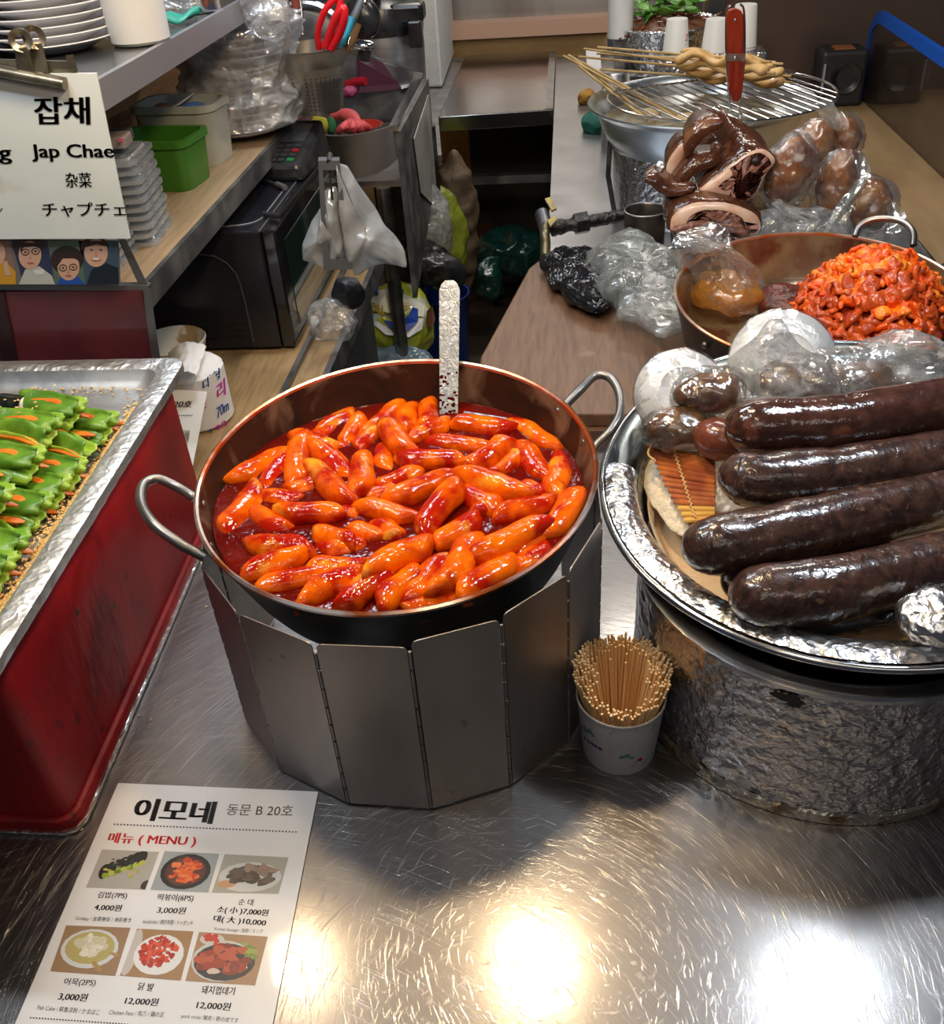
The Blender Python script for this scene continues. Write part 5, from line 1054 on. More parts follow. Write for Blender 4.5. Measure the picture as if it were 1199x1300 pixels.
# perforated utensil bucket with tools
UC = AY(404, 140, 2.08); UC.z = AY(404, 140, 2.08).z
ub = thing('utensil_bucket', 'perforated steel bucket full of tools hanging over the sink', 'bucket', UC)
ut = AY(403, 58, 2.08); H_ = ut.z - UC.z; Rt = (AY(449, 60, 2.08) - AY(357, 60, 2.08)).length / 2; Rb = Rt * .72
obj('bucket_wall', lathe([(0, 0), (Rb - .005, 0), (Rb, .006), (Rt * .90, H_ * .70), (Rt * .97, H_ * .75), (Rt, H_ - .003), (Rt + .003, H_), (Rt - .002, H_), (Rt * .94, H_ * .76), (Rb - .003, .008), (0, .008)], UC, 64), pbr('perforated_steel', (.36, .34, .30), .36, .9, (.5, .47, .42), 14, (.4, .7)), ub)
g = G()
for k in range(40):
    for j in range(9):
        if k % 10 in (8, 9): continue
        a = 2 * PI * k / 40; t = .10 + .50 * j / 8; z = H_ * t; r = Rb + (Rt * .90 - Rb) * (z - .006) / (H_ * .70 - .006) + .0006
        d_ = Vector((math.cos(a), math.sin(a), 0)); t_ = Vector((-d_.y, d_.x, 0)); c = UC + d_ * r + Vector((0, 0, z))
        g.add(poly([c + t_ * (.0024 * math.cos(q * PI / 3)) + Vector((0, 0, .0024 * math.sin(q * PI / 3))) for q in range(6)]))
obj('holes', g, BLACKM, ub, smooth=False)
def tool(name, label, cat, pts, r, mat, flat=None, Y=2.06):
    P = arcpath([AY(x, y, Y + dy) for x, y, dy in pts], 8); o = obj(name, tube(P, r, 12, flat=flat), mat, angle=80); tag(o, label, cat); rebase(o, P[-1] if P[-1].z < P[0].z else P[0]); return o
scx = thing('scissors', 'red handled scissors standing in the utensil bucket', 'scissors', AY(420, 62, 2.04))
RP = pbr('red_plastic_handle', (.66, .012, .02), .3)
obj('handle_loop', tube(arcpath([AY(405, 62, 2.04), AY(404, 40, 2.03), AY(412, 15, 2.02), AY(424, 0, 2.02), AY(432, -2, 2.02), AY(430, 14, 2.02), AY(421, 38, 2.03), AY(411, 60, 2.04)], 8), .0065, 10), RP, scx)
obj('handle_loop', tube(arcpath([AY(414, 60, 2.03), AY(420, 40, 2.02), AY(428, 20, 2.01), AY(436, 10, 2.01), AY(437, 24, 2.01), AY(430, 45, 2.02), AY(420, 62, 2.03)], 8), .008, 10), RP, scx)
obj('blade', tube([AY(412, 60, 2.05), AY(405, 110, 2.07)], .006, 8, flat=.3), STEELB, scx)
tool('blue_spatula', 'turquoise handled tool in the utensil bucket right of the scissors', 'spatula', [(447, 22, .02), (440, 42, .01), (428, 62, .0), (420, 90, .0)], .0075, pbr('turquoise', (.02, .33, .48), .35))
tool('grey_ladle_handle', 'grey plastic handled tool behind the turquoise one', 'ladle', [(462, -5, .05), (448, 25, .03), (430, 60, .02), (420, 95, .02)], .008, pbr('grey_handle', (.10, .11, .13), .4))
o = obj('steel_spoon', tube(arcpath([AY(468, -6, 2.12), AY(456, 8, 2.11), AY(450, 22, 2.10), AY(440, 60, 2.08)], 8), [.006 + .014 * math.exp(-((k - 4) / 4) ** 2) for k in range(25)], 12, flat=.45), STEELB, angle=180); tag(o, 'steel serving spoon in the utensil bucket', 'spoon'); rebase(o, AY(440, 60, 2.08))
tool('wooden_spatula', 'brown wooden handle in the utensil bucket\'s right side', 'spatula', [(455, 30, .06), (448, 50, .05), (438, 66, .04), (430, 90, .03)], .007, pbr('brown_handle', (.25, .14, .05), .5))
lh = thing('hanging_ladle', 'steel ladle with black neck beside the utensil bucket', 'ladle', AY(466, 70, 2.2))
obj('ladle_bowl', blob(AY(462, 58, 2.2), (.024, .02, .012), 3), STEELB, lh); obj('handle', tube([AY(464, 62, 2.2), AY(461, 76, 2.2)], .014, 12), BLACKP, lh); obj('hook', tube([AY(461, 64, 2.2), AY(448, 62, 2.09), AY(446, 66, 2.075)], .004, 8), STEELB, lh)

kp = thing('steel_pan_rim', 'round steel pan hanging behind the utensil bucket', 'pan', AY(382, 40, 2.2))
obj('pan_rim', tube([AY(385, 36, 2.22) + Vector((.075 * math.cos(t), .01 * math.sin(t), .045 * math.sin(t))) for t in [PI * .05 + PI * .9 * k / 20 for k in range(21)]], .009, 8), STEELB, kp)
obj('pan_disc', blob(AY(385, 42, 2.24), (.072, .008, .05), 3), STEELD, kp)
pl = thing('steel_tongs', 'small steel tongs with red wood grips hanging behind the bucket', 'tongs', AY(378, 42, 2.14))
for x in (372, 381): obj('arm', tube(arcpath([AY(x, -4, 2.15), AY(x + 2, 20, 2.14), AY(x + 3, 44, 2.13)], 6), .004, 8), STEELB, pl)
obj('grip', tube([AY(374, -6, 2.14), AY(376, 10, 2.14)], .009, 8), pbr('brown_red_grip', (.22, .05, .03), .4), pl)
o = obj('black_kettle', blob(AY(462, 22, 2.45), (.035, .03, .05), 4, .008, 14), BLACKP, angle=180); tag(o, 'black pot hanging between the tools and the rice cooker', 'pot'); rebase(o, AY(462, 45, 2.45))

# bags under the sink
def heapbag(name, label, px, py, Y, r, mat, seed, amp=.02, sc=14, R=None, cat='bag', **k):
    c = AY(px, py, Y); o = obj(name, blob(c, r, 5, amp, sc, R, seed, ridge=True, amp2=amp * .18, sc2=sc * 3.5), mat, angle=180, **k); tag(o, label, cat); rebase(o, c - Vector((0, 0, r[2]))); return o
fl = thing('flour_sack', 'yellow green plastic sack with blue and white label under the sink', 'sack', AY(505, 450, 2.36))
c = AY(502, 412, 2.42); YG = pbr('yellow_green_plastic', (.50, .58, .03), .25, col2=(.58, .62, .08), scale=10, coat=.5, col3=(.72, .72, .62), ramp3=(.60, .66), scale3=9)
obj('sack_body', blob(c, (.115, .09, .115), 5, .018, 12, None, 3, amp2=.006, sc2=40), YG, fl, angle=180)
def onsack(px, py, off=.004):
    p0 = CAM; d_ = (RW @ Vector((px - PCX, py - PCY, FP))).normalized(); 
    for k in range(400):
        t = 2.2 + k * .002; q = p0 + d_ * t; e = q - c
        if (e.x / (.121 + off)) ** 2 + (e.y / (.098 + off)) ** 2 + (e.z / (.121 + off)) ** 2 < 1: return q
    return AY(px, py, c.y - .09)
g = G()
def spatch(pts, mi, off): g.add(poly([onsack(x, y, off) for x, y in pts]), mi)
spatch([(462, 372), (500, 365), (540, 388), (538, 402), (500, 398), (470, 395)], 2, .008); spatch([(462, 372), (475, 398), (505, 400), (538, 404), (536, 418), (520, 428), (490, 425), (470, 408)], 1, .010)
spatch([(486, 406), (505, 410), (518, 402), (524, 390), (531, 392), (531, 408), (518, 420), (496, 416)], 0, .012)
spatch([(470, 360), (482, 356), (480, 372), (472, 372)], 0, .011); spatch([(500, 362), (513, 368), (510, 384), (503, 382)], 0, .012)
g.add(text_geo('DH', onsack(472, 395, .014), onsack(487, 400, .014), onsack(471, 383, .014), .05), 3); g.add(text_geo('밀가루', onsack(500, 396, .014), onsack(522, 396, .014), onsack(500, 384, .014), .05), 3)
spatch([(542, 395), (549, 388), (553, 405), (548, 418), (541, 410)], 4, .009)
obj('printed_label', g, [pbr('blue_print', (.02, .07, .42), .35), pbr('white_print', (.75, .76, .78), .35), pbr('pale_print', (.7, .72, .6), .35), pbr('gold_print', (.75, .48, .02), .35), pbr('brown_print', (.12, .05, .02), .4)], fl, smooth=False, label='blue and white printed label with yellow lettering')
heapbag('yellow_bag', 'limp yellow green bag behind the sink leg', 560, 305, 2.9, (.07, .06, .15), film('yellow_bag_film', tint=(.50, .58, .06), veil=(.7, .95)), 4)
heapbag('clear_bag', 'clear bag of white stuff hanging beside the yellow bag', 546, 290, 2.75, (.05, .045, .11), FILMW, 9)
heapbag('black_bag', 'black plastic bag hanging from the sink\'s second leg', 545, 335, 2.6, (.10, .05, .04), BLACKP, 11, R=Matrix.Rotation(.5, 3, 'Y'))
o = obj('blue_bin', lathe([(0, 0), (.085, 0), (.10, .30), (.104, .305), (.098, .305), (.08, .02), (0, .02)], AY(562, 425, 3.0) + Vector((0, 0, -.15)), 40), pbr('blue_plastic', (.01, .05, .30), .35)); tag(o, 'blue plastic bin standing behind the flour sack', 'bin'); rebase(o, AY(562, 425, 3.0) + Vector((0, 0, -.15)))
heapbag('blue_clear_bag', 'pale blue translucent bag at the foot of the flour sack', 495, 462, 2.30, (.10, .06, .03), film('bluish_film', tint=(.35, .50, .66), veil=(.5, .9)), 15)
heapbag('paper_sack', 'tall brown paper sack standing by the steel bench', 582, 285, 3.3, (.06, .05, .24), pbr('brown_paper', (.15, .10, .06), .6, col2=(.09, .06, .035), scale=20, bump=.004, bscale=30), 21, cat='sack')
heapbag('teal_bag', 'dark teal plastic bag lying at the back of the aisle', 652, 320, 3.55, (.14, .08, .07), film('teal_film', tint=(.012, .10, .085), veil=(.75, .95)), 25, amp=.03, sc=12)
heapbag('teal_bag', 'smaller dark teal plastic bag at the aisle\'s right, beside the board', 622, 352, 3.3, (.05, .06, .07), film('teal_film', tint=(.012, .09, .07), veil=(.75, .95)), 29)
heapbag('black_pouch', 'black pouch hanging below the bag dispenser', 442, 372, 1.72, (.028, .02, .028), BLACKM, 31, amp=.006, sc=30)
o = obj('white_cable', tube(arcpath([A(590, 318, -.55), A(605, 335, -.6), A(625, 345, -.62), A(600, 352, -.62), A(585, 350, -.6)], 8), .006, 8), pbr('dirty_white_cable', (.5, .5, .48), .5)); tag(o, 'white cable loop on the floor at the end of the aisle', 'cable'); rebase(o, A(605, 345, -.62))
o = obj('floor_crate', bb(-.62, -.30, 3.6, 4.1, -.80, -.62), pbr('brown_crate', (.10, .05, .03), .6), smooth=False); tag(o, 'low brown box on the floor at the end of the aisle', 'box'); rebase(o, (-.46, 3.85, -.8))

# ------------------------------------------------------------------ left: wooden shelf unit
lw = thing('wooden_base_shelf', 'low wooden shelf with steel edge under the microwave and toilet roll', 'shelf', (-.75, 1.6, -.8))
obj('shelf_top', bb(-1.0, -.512, 1.165, 2.16, -.03, 0), WOODL, lw, smooth=False)
obj('steel_seam', bb(-.512, -.503, 1.165, 2.16, -.03, .004), STEELD, lw, smooth=False)
obj('side_board', bb(-.503, -.452, 1.165, 2.16, -.035, -.008), WOODL, lw, smooth=False)
obj('edge_strip', bb(-.452, -.440, 1.165, 2.16, -.05, -.004), STEELD, lw, smooth=False)
obj('carcass', bb(-.99, -.47, 1.18, 2.10, -.8, -.04), DARK, lw, smooth=False)
s1 = thing('lower_shelf', 'wood topped lower shelf with steel lip above the microwave', 'shelf', (-.8, 1.7, .27))
WOODS = pbr('pale_bamboo_laminate', (0.44, 0.31, 0.19), .4, col2=(0.36, 0.245, 0.14), scale=9, stretch=(16, 1.2, 1), ramp=(.4, .62), col3=(.25, .18, .11), ramp3=(.66, .8), scale3=6)
obj('shelf_top', bb(-1.0, -.603, 1.16, 2.30, .27, .30), WOODS, s1, smooth=False)
obj('steel_lip', bb(-.603, -.595, 1.16, 2.30, .266, .303), STEELD, s1, smooth=False)
obj('bracket', bb(-.62, -.597, 1.16, 1.175, .10, .27), STEELD, s1, smooth=False)
s2 = thing('upper_shelf', 'steel upper shelf carrying the white plates', 'shelf', (-.8, 1.7, .53))
obj('shelf_top', bb(-1.0, -.603, 1.16, 2.30, .545, .565), pbr('shelf_steel', (.33, .35, .37), .25, .9, (.42, .43, .45), 6), s2, smooth=False)
obj('steel_lip', bb(-.603, -.594, 1.16, 2.30, .530, .567), pbr('lip_steel', (.40, .39, .42), .42, .7), s2, smooth=False)
bw = thing('wood_back_panel', 'light wood back panel between the two shelves', 'panel', (-.97, 1.7, .3))
obj('boards', bb(-.90, -.885, 1.165, 2.30, .301, .53), pbr('orange_pine', (.50, .29, .13), .5, col2=(.40, .22, .09), scale=6, stretch=(1, 1, 10)), bw, smooth=False)
obj('groove', geo(bb(-.8852, -.8840, 1.165, 2.3, .40, .404), bb(-.8852, -.8840, 1.165, 2.3, .46, .464)), BLACKM, bw, smooth=False)

# plates on the upper shelf
def plate_prof(r): return [(0, 0), (r * .55, 0), (r * .62, .002), (r * .80, .010), (r * .97, .0145), (r, .0165), (r * .985, .018), (r * .80, .0135), (r * .58, .005), (0, .004)]
pl0 = None
def stack(cx, cy, z, r, n, dz, where):
    global pl0
    for k in range(n):
        if pl0 is None: o = pl0 = obj('white_plate', lathe(plate_prof(.1), seg=64), WHITE_M)
        else: o = inst(pl0, 'white_plate', (0, 0, 0))
        o.location = (cx + rnd(-.001, .001), cy, z + dz * k); o.scale = (r / .1, r / .1, 1.0); o.rotation_euler = (0, 0, rnd(0, 6))
        if k == 0: tag(o, 'bottom white plate of the %s' % where, 'plate', 'white plates on the upper shelf')
        else: tag(o, 'white melamine plate within the %s' % where, 'plate', 'white plates on the upper shelf')
b = A(70, 62, .567); stack(b.x, b.y, .566, .094, 16, .0118, 'right stack behind the metal clip')
b = A(-8, 62, .567); stack(b.x - .015, b.y + .02, .566, .088, 15, .0125, 'left stack cut off by the picture edge')
wc = thing('white_canister', 'tall white oval canister on the upper shelf', 'canister', A(170, 58, .567))
c = A(170, 58, .567) + Vector((0, .03, 0)); obj('canister_body', lathe([(0, 0), (.040, 0), (.044, .004), (.050, .20), (.048, .20), (.042, .006), (0, .006)], c, 56), pbr('matt_white', (.70, .71, .72), .5), wc)
o = obj('green_leaf_wrap', grid(lambda u, v: A(206, 32, .57).lerp(A(257, 22, .57), u) + Vector((0, (v - .5) * .05 * math.sin(PI * min(.97, u + .03)) ** .5, .004 + .010 * math.sin(v * PI) + .004 * math.sin(u * 9))), 16, 8), pbr('teal_green_plastic', (.02, .28, .21), .4), solid=.002, angle=180); tag(o, 'flat green plastic scrap on the upper shelf edge', 'plastic'); rebase(o, A(230, 28, .567))
o = obj('steel_tin', lathe([(0, 0), (.042, 0), (.042, .035), (.044, .038), (.042, .042), (.042, .09), (0, .09)], A(248, 18, .567) + Vector((-.01, .04, 0)), 48), STEELB); tag(o, 'round steel tin on the upper shelf behind the green scrap', 'tin'); rebase(o, A(248, 18, .567) + Vector((-.01, .04, 0)))
heapbag('clear_bag', 'small crumpled clear bag between the white canister and the steel tin', 214, 10, 1.72, (.035, .025, .03), FILM, 41, amp=.012, sc=30)
heapbag('hanging_bag', 'clear bag hanging from the upper shelf\'s far end', 338, 10, 1.9, (.035, .03, .045), FILM, 43, amp=.012, sc=30)
o = obj('white_cup', lathe([(0, 0), (.022, 0), (.03, .09), (.028, .09), (0, .004)], AY(352, 24, 1.95), 32), WHITE_P); tag(o, 'white cup hanging beside the clear bag at the far end of the shelf', 'cup'); rebase(o, AY(352, 24, 1.95))

# containers on the lower shelf
def tub(name, label, c, w_, d_, h_, rz, mat, inner, corner=.02, flare=1.08, rimw=.004):
    t = thing(name, label, 'container', c, (0, 0, rz)); n = 6
    def ring(s, z, ins=0.0): return [(x, y, z) for x, y in rrect((w_ - 2 * ins) * s, (d_ - 2 * ins) * s, corner, n)]
    obj('tub_wall', loft([ring(.5, 0), ring(.97, 0), ring(1, .006), ring(flare, h_ - .012), ring(flare * 1.0, h_ - .012, -rimw), ring(flare * 1.0, h_, -rimw), ring(flare, h_, .004), ring(.98, .01, .004), ring(.4, .008)]), [mat], t, world=False, angle=35)
    return t
gc = (A(205, 243, .3) + A(255, 236, .3)) / 2
gt = tub('green_tub', 'bright green rectangular plastic tub on the lower shelf', (gc.x - .035, gc.y + .035, .30), .135, .10, .088, -.12, pbr('green_plastic', (.055, .20, .02), .35), None)
m_ = TM[gt.name]; 
def frontp(x, z, w_=.135, d_=.10, off=.0015): k = 1 + .08 * z / .088; return m_ @ Vector((x, -d_ / 2 * k - off, z))
obj('paper_label', poly([frontp(-.022, .012), frontp(.014, .012), frontp(.014, .070), frontp(-.022, .070)]), pbr('cream_label', (.55, .50, .36), .6), gt, smooth=False)
obj('lettering', geo(text_geo('전', frontp(-.018, .026, off=.0022), frontp(.006, .026, off=.0022), frontp(-.018, .046, off=.0022), .03), text_geo('원조', frontp(-.010, .054, off=.0022), frontp(.004, .054, off=.0022), frontp(-.010, .062, off=.0022))), INK, gt, smooth=False)
gc = (A(220, 222, .3) + A(284, 206, .3)) / 2
g2 = tub('grey_tub', 'translucent greyish white plastic tub behind the green tub', (gc.x - .03, gc.y + .055, .30), .150, .10, .112, -.12, pbr('greyish_plastic', (.50, .52, .47), .3, col2=(.40, .41, .36), scale=9, coat=.3), None, .03)
c = Vector((gc.x + .0, gc.y + .055, .385)); o = obj('blue_cloth', blob(c, (.035, .028, .022), 4, .008, 40), pbr('blue_cloth', (.06, .16, .42), .8), angle=180); tag(o, 'blue cloth inside the greyish tub', 'cloth'); rebase(o, c - Vector((0, 0, .022)))
c = Vector((gc.x - .065, gc.y + .06, .385)); o = obj('brown_packet', blob(c, (.03, .026, .022), 4, .006, 40), pbr('brown_packet', (.36, .20, .13), .5), angle=180); tag(o, 'brown packet inside the greyish tub', 'packet'); rebase(o, c - Vector((0, 0, .022)))
o = obj('divider_card', slab([Vector((gc.x - .03, gc.y + .01, .41)), Vector((gc.x - .015, gc.y + .01, .415)), Vector((gc.x - .015, gc.y + .10, .415)), Vector((gc.x - .03, gc.y + .10, .41))], .002), WHITE_P, smooth=False); tag(o, 'white divider inside the greyish tub', 'divider'); rebase(o, (gc.x - .02, gc.y + .05, .42))
# plates in clear film on the lower shelf
pc = A(322, 178, .3) + Vector((-.035, .06, 0))
for k in range(17):
    o = inst(pl0, 'white_plate', (pc.x + .0012 * k + rnd(-.002, .002), pc.y, .302 + .0125 * k), (rnd(-.03, .03), rnd(-.03, .03), rnd(0, 6)), (.98, .98, .9))
    tag(o, 'white plate in the film wrapped stack between the shelves' if k else 'bottom white plate of the film wrapped stack between the shelves', 'plate', 'film wrapped plates on the lower shelf')
V, F = ico(6); vv = []
for p in V:
    a = math.atan2(p.y, p.x); h_ = max(0, min(1, (p.z + 1) / 2)); r = (.112 + .012 * math.sin(h_ * 9)) * min(1, math.hypot(p.x, p.y) * 1.6); q = Vector((pc.x + .02 * h_ + r * math.cos(a), pc.y + r * math.sin(a), .302 + .235 * h_))
    n_ = (1 - 2 * abs(noise.noise(q * 16))) * .018 + (1 - 2 * abs(noise.noise(q * 45))) * .007; q += Vector((math.cos(a), math.sin(a), .2)) * n_ * min(1, math.hypot(p.x, p.y) * 2); q.z = min(q.z, .524) if q.x < -.60 else q.z; q.z = max(q.z, .3005); vv.append(q)
o = obj('plate_wrap', (vv, F), film('loose_bag_film', tint=(.90, .91, .94), veil=(.42, .85), cscale=36, crinkle=.003, gloss=.35), angle=50); tag(o, 'big crumpled clear film bag round the plate stack on the lower shelf', 'bag'); rebase(o, (pc.x, pc.y, .302))

# stacks of clear lids
LID = film('clear_pet', tint=(.80, .88, .98), veil=(.45, .80), rough=.07, cscale=30, crinkle=.004, gloss=.6); lid0 = None
def lids(cx, cy, n, rz, dz, label):
    global lid0
    for k in range(n):
        if lid0 is None: o = lid0 = obj('clear_container', loft([[(x, y, 0) for x, y in rrect(.085, .12, .012)], [(x, y, .006) for x, y in rrect(.085, .12, .012)], [(x, y, .0065) for x, y in rrect(.07, .105, .012)], [(x, y, .010) for x, y in rrect(.066, .10, .012)]]), LID, angle=30)
        else: o = inst(lid0, 'clear_container', (0, 0, 0))
        o.location = (cx + rnd(-.0015, .0015), cy + rnd(-.0015, .0015), .3005 + dz * k); o.rotation_euler = (0, 0, rz + rnd(-.03, .03)); tag(o, label, 'container', 'clear container lids on the lower shelf')
l1 = A(192, 318, .30) + Vector((-.046, .070, 0)); lids(l1.x, l1.y, 10, .10, .0135, 'clear plastic lid of the right hand stack by the sign')
l2 = A(160, 345, .30) + Vector((-.055, .035, 0)); lids(l2.x, l2.y, 9, .05, .0135, 'clear plastic lid of the stack half hidden by the sign')
kt = thing('lid_box', 'grey box with pale top on the right stack of clear lids', 'box', (l1.x - .01, l1.y + .005, .302 + 10 * .0135))
z_ = .304 + 10 * .0135; obj('box_body', box((l1.x - .005, l1.y + .01, z_ + .009), (.05, .06, .016), .1), pbr('grey_wire_box', (.10, .10, .11), .4, .6), kt, smooth=False, bevel=.003); obj('front_face', box((l1.x + .012, l1.y - .012, z_ + .011), (.036, .040, .018), .1), pbr('pale_tin', (.62, .52, .48), .3, .6), kt, smooth=False, bevel=.004)
o = obj('pink_clip', loft([[A(*p, .455) + Vector((0, 0, 0)) for p in ((149, 171), (153, 175), (157, 171), (155, 180), (150, 180))], [A(*p, .455) + Vector((0, .006, .002)) for p in ((149, 171), (153, 175), (157, 171), (155, 180), (150, 180))]]), pbr('pink_plastic', (.75, .12, .30), .4), smooth=False); tag(o, 'tiny pink clip above the clear lids', 'clip'); rebase(o, A(153, 180, .455))

# ------------------------------------------------------------------ microwave with card terminal
mw = thing('microwave', 'glossy black microwave oven under the lower shelf', 'microwave', (-.75, 1.83, 0))
GB = pbr('gloss_black', (.008, .008, .010), .12, col2=(.012, .012, .016), scale=10, coat=.6); 
mx0, mx1, my0, my1, mz0, mz1 = -.985, -.522, 1.625, 2.13, .006, .236
obj('cabinet', bb(mx0, mx1 - .028, my0, my1, mz0, mz1), pbr('black_enamel', (.010, .011, .016), .22, col2=(.016, .016, .022), scale=6), mw, smooth=False, bevel=.004)
obj('door', bb(mx1 - .026, mx1, my0 + .002, my1, mz0, mz1 - .001), GB, mw, smooth=False, bevel=.004)
obj('door_window', bb(mx1 - .001, mx1 + .0012, my0 + .05, my1 - .05, mz0 + .03, mz1 - .035), pbr('dark_glass', (.012, .03, .022), .06, coat=1.0), mw, smooth=False)
em = [(mx0 + .10 + .0, .03)] ; e2 = [Vector((mx0 + .02 + x, my0 - .0008, z)) for x, z in [(.0, .197), (.30, .197)] + [(.30 + .06 * math.sin(t), .197 - .06 * (1 - math.cos(t))) for t in (.4, .8, 1.2, 1.57)] + [(.362, .10), (.362, .02)]]
obj('embossed_line', tube(e2, .0016, 6), pbr('worn_edge', (.06, .06, .07), .3), mw)
obj('top_emboss', tube(arcpath([Vector((x, y, mz1 + .0006)) for x, y in ((-.70, my0 + .03), (-.60, my0 + .032), (-.565, my0 + .06), (-.562, my0 + .12), (-.562, my0 + .25))], 5), .0012, 6), pbr('worn_edge2', (.25, .25, .27), .3), mw)
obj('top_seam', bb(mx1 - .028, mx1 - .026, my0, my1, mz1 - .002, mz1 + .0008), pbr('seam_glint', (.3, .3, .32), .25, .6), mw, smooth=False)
g = G()
for r in range(3):
    for c_ in range(6): g.add(bb(mx0 + .05 + c_ * .058, mx0 + .09 + c_ * .058, my0 - .0012, my0 + .001, .030 + .012 * r, .035 + .012 * r))
obj('vent_slots', g, pbr('vent_black', (.002, .002, .002), .7), mw, smooth=False)
for fx in (mx0 + .04, mx1 - .05):
    for fy in (my0 + .04, my1 - .04): obj('foot', lathe([(0, 0), (.012, 0), (.012, .007), (0, .007)], (fx, fy, 0), 16), BLACKM, mw)
TP = A(372, 215, .262); ct_ = thing('card_terminal', 'black card payment terminal with small screen on the microwave', 'card terminal', (TP.x - .03, TP.y + .10, .237), (0, 0, -.10))
mt = TM[ct_.name]
def ctp(x, y, z): return Vector((x, y, z))
obj('terminal_body', hexa([(-.058, -.095, 0), (.058, -.095, 0), (.058, .10, 0), (-.058, .10, 0)], [(-.05, -.092, .032), (.05, -.092, .032), (.05, .095, .075), (-.05, .095, .075)]), BLACKP, ct_, smooth=False, world=False, bevel=.008)
def top(x, y, off=.001): return (x, y, .032 + (y + .092) / .187 * .043 + off)
obj('screen', slab([top(-.036, .0), top(.036, .0), top(.036, .075), top(-.036, .075)], .001), pbr('grey_screen', (.06, .065, .08), .08, coat=1.0), ct_, smooth=False, world=False)
g = G()
for r in range(4):
    for c_ in range(4):
        x, y = -.036 + c_ * .019, -.078 + r * .018; g.add(slab([top(x, y, .002), top(x + .014, y, .002), top(x + .014, y + .011, .002), top(x, y + .011, .002)], .002), 1 if (r, c_) == (2, 3) else 2 if (r, c_) == (0, 3) else 0)
obj('keypad', g, [pbr('grey_key', (.035, .037, .04), .4), pbr('red_key', (.30, .012, .015), .4), pbr('green_key', (.012, .20, .05), .4)], ct_, smooth=False, world=False)
o = obj('cable', tube(arcpath([AY(355, 135, 2.15), AY(352, 160, 2.1), AY(340, 185, 2.05), AY(322, 205, 1.95), A(330, 225, .245), A(345, 232, .243), A(358, 237, .243)], 10), .0035, 8), BLACKM); tag(o, 'thin black cable drooping onto the microwave top', 'cable'); rebase(o, A(345, 232, .24))
o = obj('cable_plug', tube([A(352, 234, .244), A(362, 238, .244)], .006, 10), pbr('silver_plug', (.5, .5, .52), .3, .9)); tag(o, 'small silver plug at the black cable\'s end', 'plug'); rebase(o, A(357, 236, .239))

# ------------------------------------------------------------------ bag dispenser
DY = 1.60; dp = thing('bag_dispenser', 'grey plastic frame dispenser holding white plastic bags by the microwave door', 'dispenser', AY(430, 345, DY))
fo = [AY(404, 204, DY), AY(431, 204, DY), AY(447, 342, DY), AY(411, 343, DY)]; fi = [AY(410, 216, DY), AY(427, 216, DY), AY(439, 330, DY), AY(418, 331, DY)]
off = Vector((-.004, .022, 0)); FRM = pbr('grey_plastic_frame', (.10, .105, .115), .4)
g = G()
for k in range(4):
    g.add(quad(fo[k], fo[(k + 1) % 4], fi[(k + 1) % 4], fi[k])); g.add(quad(fo[k], fo[k] + off, fo[(k + 1) % 4] + off, fo[(k + 1) % 4])); g.add(quad(fi[k], fi[(k + 1) % 4], fi[(k + 1) % 4] + off, fi[k] + off)); g.add(quad(fo[k] + off, fi[k] + off, fi[(k + 1) % 4] + off, fo[(k + 1) % 4] + off))
obj('frame', g, FRM, dp, smooth=False, bevel=.002); obj('dark_slot', slab([fi[0].lerp(fi[1], .42) + off * .3, fi[0].lerp(fi[1], .56) + off * .3, fi[3].lerp(fi[2], .56) + off * .3, fi[3].lerp(fi[2], .42) + off * .3], .002), BLACKM, dp, smooth=False)
obj('hook', tube([AY(418, 206, DY), AY(420, 196, DY + .03), Vector((-.522, 1.68, .243)), Vector((-.56, 1.70, .242))], .005, 8), BLACKM, dp)
BAGW = film('white_bag_film', tint=(.80, .83, .86), veil=(.60, .92), cscale=22, crinkle=.003, gloss=.25)
def sheet(label, pts, Y, seed, name='plastic_bag_bundle'):
    E = [AY(x, y, Y + dy) for x, y, dy in pts]; c = sum(E, Vector()) / len(E)
    def fn(u, v):
        k = v * len(E); i = int(k) % len(E); f = k - int(k); e = E[i].lerp(E[(i + 1) % len(E)], f); p = c.lerp(e, u); return p + Vector((0, -1, 0)) * (.022 * (1 - u * u) + .012 * (1 - 2 * abs(noise.noise(p * 18 + Vector((seed, 0, 0))))))
    o = obj(name, grid(fn, 24, 70), BAGW, solid=.004, angle=180); tag(o, label, 'bag'); rebase(o, min(E, key=lambda p: p.z)); return o
sheet('white plastic bags fanned out right of the grey dispenser frame', [(428, 206, .012), (440, 210, .03), (460, 240, .05), (485, 280, .06), (512, 318, .06), (516, 338, .06), (495, 330, .05), (470, 338, .05), (452, 345, .04), (444, 330, .012), (434, 270, .012)], DY, 3)
sheet('white plastic bag bulging left of the grey dispenser frame', [(408, 262, .04), (396, 280, .04), (385, 308, .04), (386, 328, .04), (410, 338, .04), (430, 338, .04), (424, 300, .012), (412, 264, .012)], DY, 8)
sheet('inner white plastic bags seen through the dispenser frame', [(414, 240, .03), (426, 236, .03), (438, 300, .03), (438, 330, .03), (420, 330, .03), (414, 290, .03)], DY, 12)
heapbag('clear_bag', 'clear crumpled bag stuffed beside the microwave\'s lower corner', 421, 408, 1.70, (.040, .03, .035), FILM, 51, amp=.012, sc=28)

